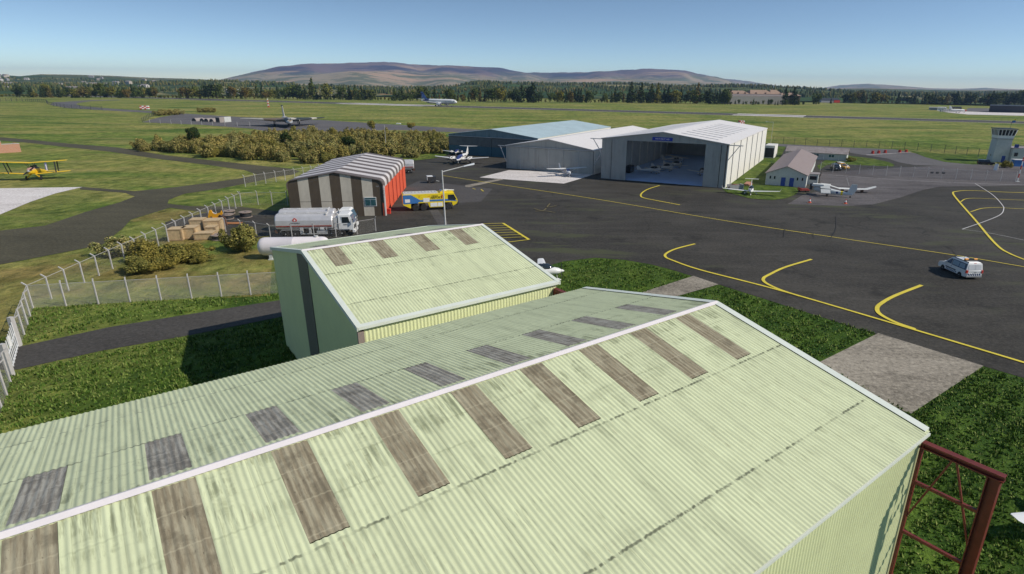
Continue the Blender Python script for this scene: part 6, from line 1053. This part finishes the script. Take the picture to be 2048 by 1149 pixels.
SEC = [(250, 'near the field fence'), (520, 'left of the orange banded mast'), (850, 'between the banded mast and the airliner'), (1040, 'beyond the airliner'), (1240, 'beyond the blue roofed hangar'), (1450, 'beyond the big white hangar'), (1620, 'around the brick school'), (1860, 'right of the red ended barn'), (4000, 'behind the far apron')]
def plant_tree(px, ytop, kind, colour, wid=1., back=0., var=None):
    yb = np.interp(px, [0, 340, 640, 900, 1040, 1300, 1440, 1460, 1600, 1690, 1720, 2048], [195.5, 197.5, 200, 204, 206, 207, 209, 210.5, 212, 206.5, 207.5, 211]); g = G(px, yb); d = Vector((g.x, g.y, 0)).normalized()
    g = g+d*back; hgt = max(5., (H+(Vector((g.x, g.y)).length)*(ray(px, ytop).z/math.hypot(*ray(px, ytop)[:2]))))
    nm = NAMES[(kind, colour)]; sec = next(s_ for x, s_ in SEC if px < x)
    o = thing('conifer_tree' if kind == 'conifer' else 'broadleaf_tree', nm+' in the tree line '+sec, 'tree', g, random.uniform(0, 6.28), nm+'s in the tree line '+sec)
    for pn, me in zip(('crown', 'trunk'), get_tree(kind, colour, random.randrange(4) if var is None else var)):
        c = bpy.data.objects.new(pn, me); C.objects.link(c); c.parent = o
    o.scale = (hgt*wid, hgt*wid, hgt)
SPECIAL = [(627,157,'conifer','g',1.2),(655,164,'broad','y',1.0),(600,180,'broad','g',1.1),(418,166,'broad','d',1.3),(435,166,'broad','g',1.15),(376,176,'broad','b',1.2),(400,178,'broad','y',1.1),(492,174,'broad','b',1.2),(150,176,'broad','y',1.4),(168,172,'broad','b',1.3),(175,178,'broad','y',1.2),
 (240,175,'conifer','d',1.3),(255,177,'broad','b',1.2),(40,170,'broad','d',1.3),(62,174,'conifer','d',1.5),(86,176,'conifer','d',1.4),(68,182,'broad','y',1.),(700,172,'conifer','d',1.1),(712,170,'conifer','g',1.),(725,173,'conifer','d',1.),(790,177,'conifer','g',1.2),(745,178,'broad','g',1.1),
 (1030,178,'broad','d',1.2),(1043,171,'conifer','d',1.3),(1058,167,'broad','d',1.1),(1066,166,'conifer','d',1.2),(1078,182,'broad','d',1.2),(1120,181,'broad','y',1.2),(1140,182,'broad','b',1.0),(1162,178,'conifer','d',.8),(1262,164,'conifer','d',1.2),(1282,166,'conifer','d',1.1),(1302,168,'conifer','g',1.1),(1315,166,'conifer','y',1.),(1336,172,'conifer','d',1.1),(1351,178,'broad','y',1.2),
 (1393,166,'conifer','b',1.),(1417,178,'conifer','d',1.),(1450,176,'broad','g',1.2),(1568,176,'conifer','d',1.3),(1585,175,'conifer','d',1.5),(1632,185,'broad','g',1.2),(1690,187,'broad','d',1.2),(1702,184,'broad','y',1.2),(1750,183,'broad','y',1.2),(1795,184,'conifer','d',1.1),(1855,187,'broad','g',1.3),(1912,183,'conifer','d',1.),(1940,184,'broad','d',1.3),(1982,182,'conifer','d',1.2),(2030,186,'broad','d',1.2)]
for px, yt, kd, cl, wd in SPECIAL: plant_tree(px, yt, kd, cl, wd, back=(60 if px in (1568, 1585) else random.uniform(0, 12)))
px = -40.
while px < 2085:
    dens = 7.2 if not 1455 < px < 1600 else 7.5
    px += random.uniform(.6, 1.4)*dens
    tall = (164, 184) if px < 600 else (175, 190) if px < 1000 else (177, 191) if px < 1460 else (196, 206) if px < 1690 else (184, 197)
    if 1600 < px < 1690 and random.random() < .55: continue
    kd = 'conifer' if random.random() < (.45 if px < 600 or px > 1690 else .6) else 'broad'
    cl = random.choice('dddgb') if kd == 'conifer' else random.choice('dggybg')
    yt = random.uniform(*tall)+(5 if px < 600 else 0); gp = math.sin(px*.043)+math.sin(px*.0171+1.3)+.6*math.sin(px*.117)
    if gp > 1.05 and not 1455 < px < 1600: yt, kd = max(yt, np.interp(px, [0, 1000, 2048], [187, 195, 202]))+random.uniform(0, 4), 'broad'; cl = random.choice('gyyb')
    elif gp < -.9: yt -= random.uniform(2, 7)
    plant_tree(px, yt, kd, cl, random.uniform(.85, 1.35), random.uniform(0, 55))
# the band of gorse and the yard bushes: a handful of shapes, copied with their stems
def bush_proto(i, m, tall=False):
    r_ = np.random.default_rng(300+i); lob = [(0, 0, .35, .38, .32)]
    for k in range(17): a = r_.uniform(0, 6.28); q = r_.uniform(.08, .50); lob.append((math.cos(a)*q, math.sin(a)*q, r_.uniform(.22, .84-.5*q), r_.uniform(.09, .17), r_.uniform(.14, .27)))
    v = leaves(lob, 2600, .036, r_, .6) if i < 3 else leaves(lob, 8000, .0215, r_, .5); v[:, 2] = np.maximum(v[:, 2], .01); b = MB()
    for k in range(5): a = k*1.26+i; b.tube((0, 0, 0), (math.cos(a)*.2, math.sin(a)*.2, .5), .025, .01, 5)
    return v, b
BP = []
for i, m in enumerate((L_GORSE, L_GORSE, L_GORSE, L_BUSH, L_BUSH)):
    v, b = bush_proto(i, m); BP.append((leafobj('foliage', v, m), b.obj('stem', BARK)))
used_b = set()
def bush(i, loc, w2, h2, label, group, name='bush'):
    t = thing(name, label, 'bush', loc, random.uniform(0, 6.28), group)
    for ch in BP[i]:
        c = ch if (i, ch.name) not in used_b else ch.copy()
        if c is ch: used_b.add((i, ch.name))
        else: C.objects.link(c)
        c.parent = t
    t.scale = (w2, w2, h2); return t
def inpoly(x, y, P_):
    c = False
    for i in range(len(P_)):
        (x0, y0), (x1, y1) = P_[i-1], P_[i]
        if (y0 > y) != (y1 > y) and x < (x1-x0)*(y-y0)/(y1-y0)+x0: c = not c
    return c
GP = [(258,299),(300,300),(340,296),(370,292),(420,286),(470,281),(560,276),(620,274),(700,276),(800,278),(880,279),(900,284),(895,302),(860,316),(830,318),(780,314),(700,316),(655,329),(620,331),(560,325),(520,322),(480,321),(420,316),(380,314),(345,308),(300,304),(275,303)]
GW = [(G(*p).x, G(*p).y) for p in GP]; pts = []
xs_, ys_ = [p[0] for p in GW], [p[1] for p in GW]; tries = 0
while len(pts) < 235 and tries < 30000:
    tries += 1; x, y = random.uniform(min(xs_), max(xs_)), random.uniform(min(ys_), max(ys_))
    if inpoly(x, y, GW) and all((x-a)**2+(y-b_)**2 > 3.3**2 for a, b_ in pts): pts.append((x, y))
pts.sort(key=lambda p: p[1])
for x, y in pts:
    s_ = random.uniform(4.0, 6.2); front = 'at its end on open grass' if x < -88 else 'on the delta bomber side' if y > 245 else 'behind the striped station' if y < 190 and x > -75 else 'in its middle'
    bush(random.randrange(5) if random.random() < .3 else random.randrange(3), (x, y, -.1), s_, random.uniform(3.4, 6.0), 'olive brown gorse bush in the dense band, '+front, 'gorse bushes in the band between the fields, '+front, 'gorse_bush')
for px, w2, h2, i, lb_ in (((228, 514), 4.6, 3.0, 1, 'brownish bush by the inner fence run, leftmost in the yard'), ((262, 508), 4.2, 2.6, 2, 'brown leafed bush behind the biggest yard bush'), ((300, 524), 5.8, 3.5, 4, 'biggest olive bush in the middle of the fenced yard'), ((283, 546), 4.4, 2.4, 3, 'olive bush spilling towards the front chain-link fence'), ((322, 540), 3.8, 2.0, 3, 'small olive bush between the big bush and the front fence'),
    ((368, 524), 5.0, 2.6, 3, 'olive bush right of the big one, below the crates'), ((395, 518), 4.2, 2.4, 4, 'yellowish olive bush beside the crates'), ((400, 526), 3.0, 1.5, 3, 'low olive bush at the shaded edge of the yard grass'), ((487, 502), 5.6, 4.3, 4, 'tall rounded olive bush beside the white tank')): bush(i, G(*px), w2, h2, lb_, None)
for k, px in enumerate(((318, 232), (327, 231), (338, 230.5), (349, 230.5), (358, 229.5))): bush(k % 3, G(*px), 7, 4.6, 'olive bush in the clump at the corner of the perimeter road', 'bushes clumped at the perimeter road corner')
for k, px in enumerate(((401, 225.5), (411, 225.5), (421, 225.5), (427, 225.3))): bush(k % 3, G(*px), 6, 4.4, 'small olive bush in the row behind the round roofed shelters', 'bushes behind the round roofed shelters')
bush(3, G(1700, 324), 3.4, 1.7, 'low green shrub at the end of the long hut', None, 'shrub'); bush(4, G(2009, 336), 4.0, 2.6, 'green shrub between the tower door and the bin store', None, 'shrub'); t = thing('yard_gate', 'dark slatted gate beside the porch of the blue-doored hut', 'gate', G(1640, 354), rad(60)); b = MB()
for k in range(7): b.box(k*.32, k*.32+.16, -.04, .04, .1, 1.7+.15*(k % 2))
b.obj('slat_leaf', POSTD, t); b = MB(); b.box(0, 2.2, -.06, -.04, .4, .5); b.box(0, 2.2, -.06, -.04, 1.3, 1.4); b.obj('rail', RUST, t)
# small pines standing above the gorse
for px, h2, w2, pale, lb_ in (((392, 297), 7.5, 5.5, 1, 'dark pine with pale bare trunk standing in the gorse near the shelters'), ((575, 303), 6.6, 5, 1, 'dark pine with pale trunk in the middle of the gorse'), ((743, 269), 6.4, 5.0, 0, 'round headed tree by the perimeter road nearest the delta bomber'), ((823, 264), 4.6, 5.2, 0, 'small wind-shaped tree on the verge of the perimeter road'), ((700, 307), 6, 6, 0, 'dark green tree at the back of the striped station')):
    t = thing('pine_tree', lb_, 'tree', G(*px)); r_ = np.random.default_rng(int(px[0])); lob = [(0, 0, .72, .34, .26)]
    for k in range(7): a = r_.uniform(0, 6.28); lob.append((math.cos(a)*.26, math.sin(a)*.26, r_.uniform(.5, .9), .18, .13))
    v = leaves(lob, 1500, .035, r_, .5); v[:, :2] *= w2; v[:, 2] *= h2; leafobj('crown', v, L_BUSH if px[0] > 720 else L_DARK, t); b = MB(); b.tube((0, 0, -.1), (.1, 0, h2*.62), .2, .08, 8, 0)
    for a in (0.5, 2.4, 4.4): b.tube((0, 0, h2*.35), (math.cos(a)*w2*.22, math.sin(a)*w2*.22, h2*.62), .08, .03, 6)
    b.obj('trunk', BARKP if pale else BARK, t)
# grass tufts where the lawn is close
def tufts(regions, n, seed, excl):
    r_ = np.random.default_rng(seed); P_ = []
    for poly, dens in regions:
        W_ = np.array([(G(*p).x, G(*p).y) for p in poly]); lo_, hi_ = W_.min(0), W_.max(0); m_ = int(dens*np.prod(hi_-lo_)); q = r_.uniform(lo_, hi_, (m_, 2)); ins = np.zeros(m_, bool)
        for i in range(len(W_)):
            (x0, y0), (x1, y1) = W_[i-1], W_[i]; cr = ((y0 > q[:, 1]) != (y1 > q[:, 1])) & (q[:, 0] < (x1-x0)*(q[:, 1]-y0)/(y1-y0+1e-12)+x0); ins ^= cr
        P_.append(q[ins])
    p = np.concatenate(P_); cl = wav(p[:, 0], p[:, 1], 1.6, 3)+.7*wav(p[:, 0], p[:, 1], .7, 4)+.6*wav(p[:, 0], p[:, 1], 6, 9); k = r_.uniform(size=len(p)) < np.clip(.5+.6*cl, .12, 1); p = p[k]; cl = cl[k]; n = len(p)
    h = (.09+.10*np.clip(cl+.6, 0, 2))*r_.uniform(.6, 1.5, n); out = []
    for j in range(3):
        a = r_.uniform(0, 6.28, n); wd = r_.uniform(.04, .09, n); ln = r_.uniform(.03, .16, n); dx, dy = np.cos(a), np.sin(a); o = r_.normal(size=(n, 2))*.05
        b0 = np.stack([p[:, 0]+o[:, 0]-dy*wd, p[:, 1]+o[:, 1]+dx*wd, np.full(n, -.01)], 1); b1 = np.stack([p[:, 0]+o[:, 0]+dy*wd, p[:, 1]+o[:, 1]-dx*wd, np.full(n, -.01)], 1); tp = np.stack([p[:, 0]+o[:, 0]+dx*ln, p[:, 1]+o[:, 1]+dy*ln, h*r_.uniform(.7, 1.1, n)], 1); out.append(np.stack([b0, b1, tp], 1))
    v = np.stack(out, 1).reshape(-1, 3); return npmesh('grass', v, np.arange(len(v)).reshape(-1, 3), L_GRASS)
L_GRASS = leafmat('lawn_blade', [(.032, .078, .012), (.058, .125, .020), (.095, .175, .032), (.145, .22, .055), (.21, .26, .09)])
reg = [([(-40,760),(20,746),(200,706),(375,676),(565,638),(600,720),(0,880),(-60,900)], 40), ([(-20,692),(45,640),(62,617),(250,604),(560,586),(560,598),(400,622),(220,651),(40,690)], 20),
       ([(1128,526),(1190,519),(1250,523.5),(1300,532),(1381,554),(1280,590),(1150,610),(1050,590)], 18), ([(1436,573),(1756,668),(1634,722),(1822,829),(1850,1000),(1560,900),(1300,720),(1180,615),(1240,600),(1343,597)], 25), ([(1826,828),(1968,736),(2050,762),(2300,850),(2500,1300),(1700,1400),(1760,1000)], 46)]
tag(tufts(reg, 0, 21, None), 'rough green lawn grass round the green hangars', 'grass', kind='stuff')

# ------------------------------------------------------------------ fences
def linkmat(name, col, cover, pitch=.09):
    t = NT(name); uv = t.n('ShaderNodeUVMap').outputs[0]; x, y, _ = t.xyz(uv); f = []
    for a, b_ in ((1, 1), (1, -1)):
        u = t.ma('DIVIDE', t.ma('ADD', t.ma('MULTIPLY', x, a), t.ma('MULTIPLY', y, b_)), pitch); f.append(t.ma('LESS_THAN', t.ma('FRACT', u), cover))
    return t.bsdf(col, .6, alpha=t.ma('MAXIMUM', f[0], f[1]))
LINK = linkmat('chain_link', (.62, .59, .52), .12); LINKD = linkmat('green_chain_link', (.05, .07, .05), .10)
POSTM = mat('concrete_post', (.47, .45, .43), .8, .1, 3); 
def fence(label, pts, n, hgt, postm, linkm, arm=0., r=.05, name='chain_link_fence', skip_first=False, rail=True, world=False, link=True):
    P_ = [Vector(p) if world else G(*p) for p in pts]; seg = [(P_[i+1]-P_[i]).length for i in range(len(P_)-1)]; tot = sum(seg)
    def at(s_):
        for i, l in enumerate(seg):
            if s_ <= l+1e-6 or i == len(seg)-1: return P_[i].lerp(P_[i+1], s_/l), (P_[i+1]-P_[i]).normalized()
            s_ -= l
    t = thing(name, label, 'fence', P_[0]); o0 = P_[0]
    for k in range(n+1):
        if skip_first and k == 0: continue
        p, d = at(tot*k/n); p = p-o0; b = MB(); nn = Vector((-d.y, d.x, 0)); b.bar(p, p+Vector((0, 0, hgt)), r*2, r*2)
        if arm: b.bar(p+Vector((0, 0, hgt-.03)), p+Vector((0, 0, hgt+.30))+nn*.42*arm, r*1.7, r*1.7)
        b.obj('post', postm, t)
    if link:
        vs = []; fs = []; uvs = []; s_ = 0
        for i in range(len(P_)):
            p = P_[i]-o0; vs += [(p.x, p.y, .03), (p.x, p.y, hgt-.04)]; uvs += [(s_, 0), (s_, hgt)]
            if i: fs.append((2*i-2, 2*i, 2*i+1, 2*i-1))
            if i < len(seg): s_ += seg[i]
        me = bpy.data.meshes.new('mesh_panel'); me.from_pydata(vs, [], fs); me.materials.append(linkm); uvl = me.uv_layers.new(name='UVMap')
        for lp in me.loops: uvl.data[lp.index].uv = uvs[lp.vertex_index]
        o = bpy.data.objects.new('mesh_panel', me); C.objects.link(o); o.parent = t
    if rail:
        b = MB()
        for i in range(len(seg)): b.bar(P_[i]-o0+Vector((0, 0, hgt-.04)), P_[i+1]-o0+Vector((0, 0, hgt-.04)), .035, .035)
        b.obj('top_wire', postm, t)
    return t
cr_ = (66.4, 616.8)
fence('chain-link fence with outward bent post tops running up past the bushes and crates', [cr_, (483.5, 412.6)], 20, 2.5, POSTM, linkmat('thin_chain_link', (.36, .35, .32), .035), arm=1., r=.058)
fence('chain-link fence in front of the bushy yard, meeting the smaller green hangar', [cr_, (559, 587)], 8, 2.5, POSTM, LINK, arm=.25, r=.058, skip_first=True)
fence('short chain-link fence between the yard corner and the white gate', [cr_, (61, 632), (56, 650), (49, 668.5), (43, 690)], 4, 2.5, POSTM, LINK, arm=1., r=.058, skip_first=True)
fence('chain-link fence on the near side of the white gate', [(21, 765), (16.5, 782), (7, 812), (-8, 852)], 3, 2.5, POSTM, LINK, arm=1., r=.06)
fence('chain-link fence in front of the fuel tankers', [(452, 464.5), (500, 470), (544, 478), (588, 477), (630, 476), (671, 475), (712, 470), (752, 463)], 8, 2.1, POSTM, linkmat('thin_chain_link_b', (.36, .35, .32), .05), arm=-.8, r=.05)
fence('chain-link fence joining the crate yard to the striped station', [(483.5, 412.6), (515, 410), (546, 411), (576, 411)], 3, 2.5, POSTM, linkmat('thin_chain_link_c', (.36, .35, .32), .03), arm=-.8, r=.05)
fence('chain-link fence along the track behind the striped station', [(491, 374.5), (510, 371.5), (530, 368), (550, 365), (568, 362), (600, 357), (640, 350)], 8, 2.4, POSTM, linkmat('thin_chain_link_d', (.36, .35, .32), .03), arm=.8, r=.05)
fence('chain-link fence between the office hut and the striped mast', [(1640, 343.5), (1712.7, 349), (1763.6, 352), (1817.5, 354.2), (1913, 359), (1971, 362.3), (2030, 365)], 14, 2.5, POSTM, linkmat('thin_chain_link_e', (.30, .29, .27), .07), arm=.3, r=.05)
for k, x in enumerate((1861, 1871.5, 1884)):
    t = thing('notice_plate', 'small dark notice plate in the row of three on the car park fence', 'notice', G(x, 357.2+k*.3)+Vector((0, -.1, 1.55)), rad(-3), 'dark notice plates on the car park fence'); b = MB(); b.box(-.38, .38, -.02, .02, -.25, .25); b.obj('plate', DARK, t)
    b = MB(); b.box(-.34, .34, -.03, -.02, .12, .16); b.obj('plate_edge', GREYP, t)
fence('thin dark fence along the field edge behind the huts and tower', [(1545, 287.2), (1620, 292.5), (1720, 296), (1790, 298.5), (1890, 306), (1980, 317)], 18, 3.0, POSTD, LINKD, r=.06, name='field_fence')
fence('dark post fence along the far field at the treeline corner', [(-60, 203.0), (0, 203.2), (50, 203.6), (93, 206.0)], 20, 3.6, POSTD, LINKD, r=.14, name='field_fence')
fence('dark post fence along the bend of the perimeter road', [(93, 206), (97, 209.5), (108, 213), (130, 216.5), (165, 219), (205, 221)], 14, 3.4, POSTD, LINKD, r=.10, name='field_fence')
fence('dark fence from the gorse clump down to the shelter enclosure', [(315, 230), (300, 236), (285, 245)], 9, 2.6, POSTD, LINKD, r=.08, name='field_fence')
fence('pale thin fence in front of the round roofed shelters', [(300, 247), (345, 248.5), (420, 251.5), (500, 253.5)], 9, 2.4, POSTM, LINKD, r=.07, name='field_fence', link=False)
# white gate
ga, gb_ = G(38, 693), G(24, 752); t = thing('road_gate', 'white barred gate open beside the narrow road at the edge of the lawn', 'gate', ga); dv = gb_-ga; u = dv.normalized()
for p in (Vector(), dv): b = MB(); b.box(-.16, .16, -.16, .16, 0, 2.75, 0, Matrix.Translation(p)); b.obj('gate_post', POSTM, t)
b = MB(); a0, a1 = u*.25, dv-u*.25
for z in (.25, 1.3): b.bar(a0+Vector((0, 0, z)), a1+Vector((0, 0, z)), .07, .07)
n = 8
for k in range(n+1): p = a0.lerp(a1, k/n); b.bar(p+Vector((0, 0, .1)), p+Vector((0, 0, 2.35)), .055, .055)
b.bar(a0.lerp(a1, .5)+Vector((0, 0, 1.3)), a0.lerp(a1, .5)+Vector((0, 0, 2.2)), .2, .05); b.obj('gate_leaf', WHITE, t)

# ------------------------------------------------------------------ air
HV = NT('haze_air'); pv = HV.n('ShaderNodeVolumePrincipled'); pv.inputs['Color'].default_value = (.45, .66, 1, 1); pv.inputs['Density'].default_value = 5.2e-5; pv.inputs['Anisotropy'].default_value = .1; HV.t.links.new(pv.outputs[0], HV.out.inputs['Volume'])
zmax = float(V_[:, 2].max())+40
b = MB(); b.box(-17000, 17000, -17000, 17000, -3, zmax); hz_ = b.obj('haze', HV.m); tag(hz_, 'thin blue summer haze over the airfield and hills', 'haze', kind='stuff')
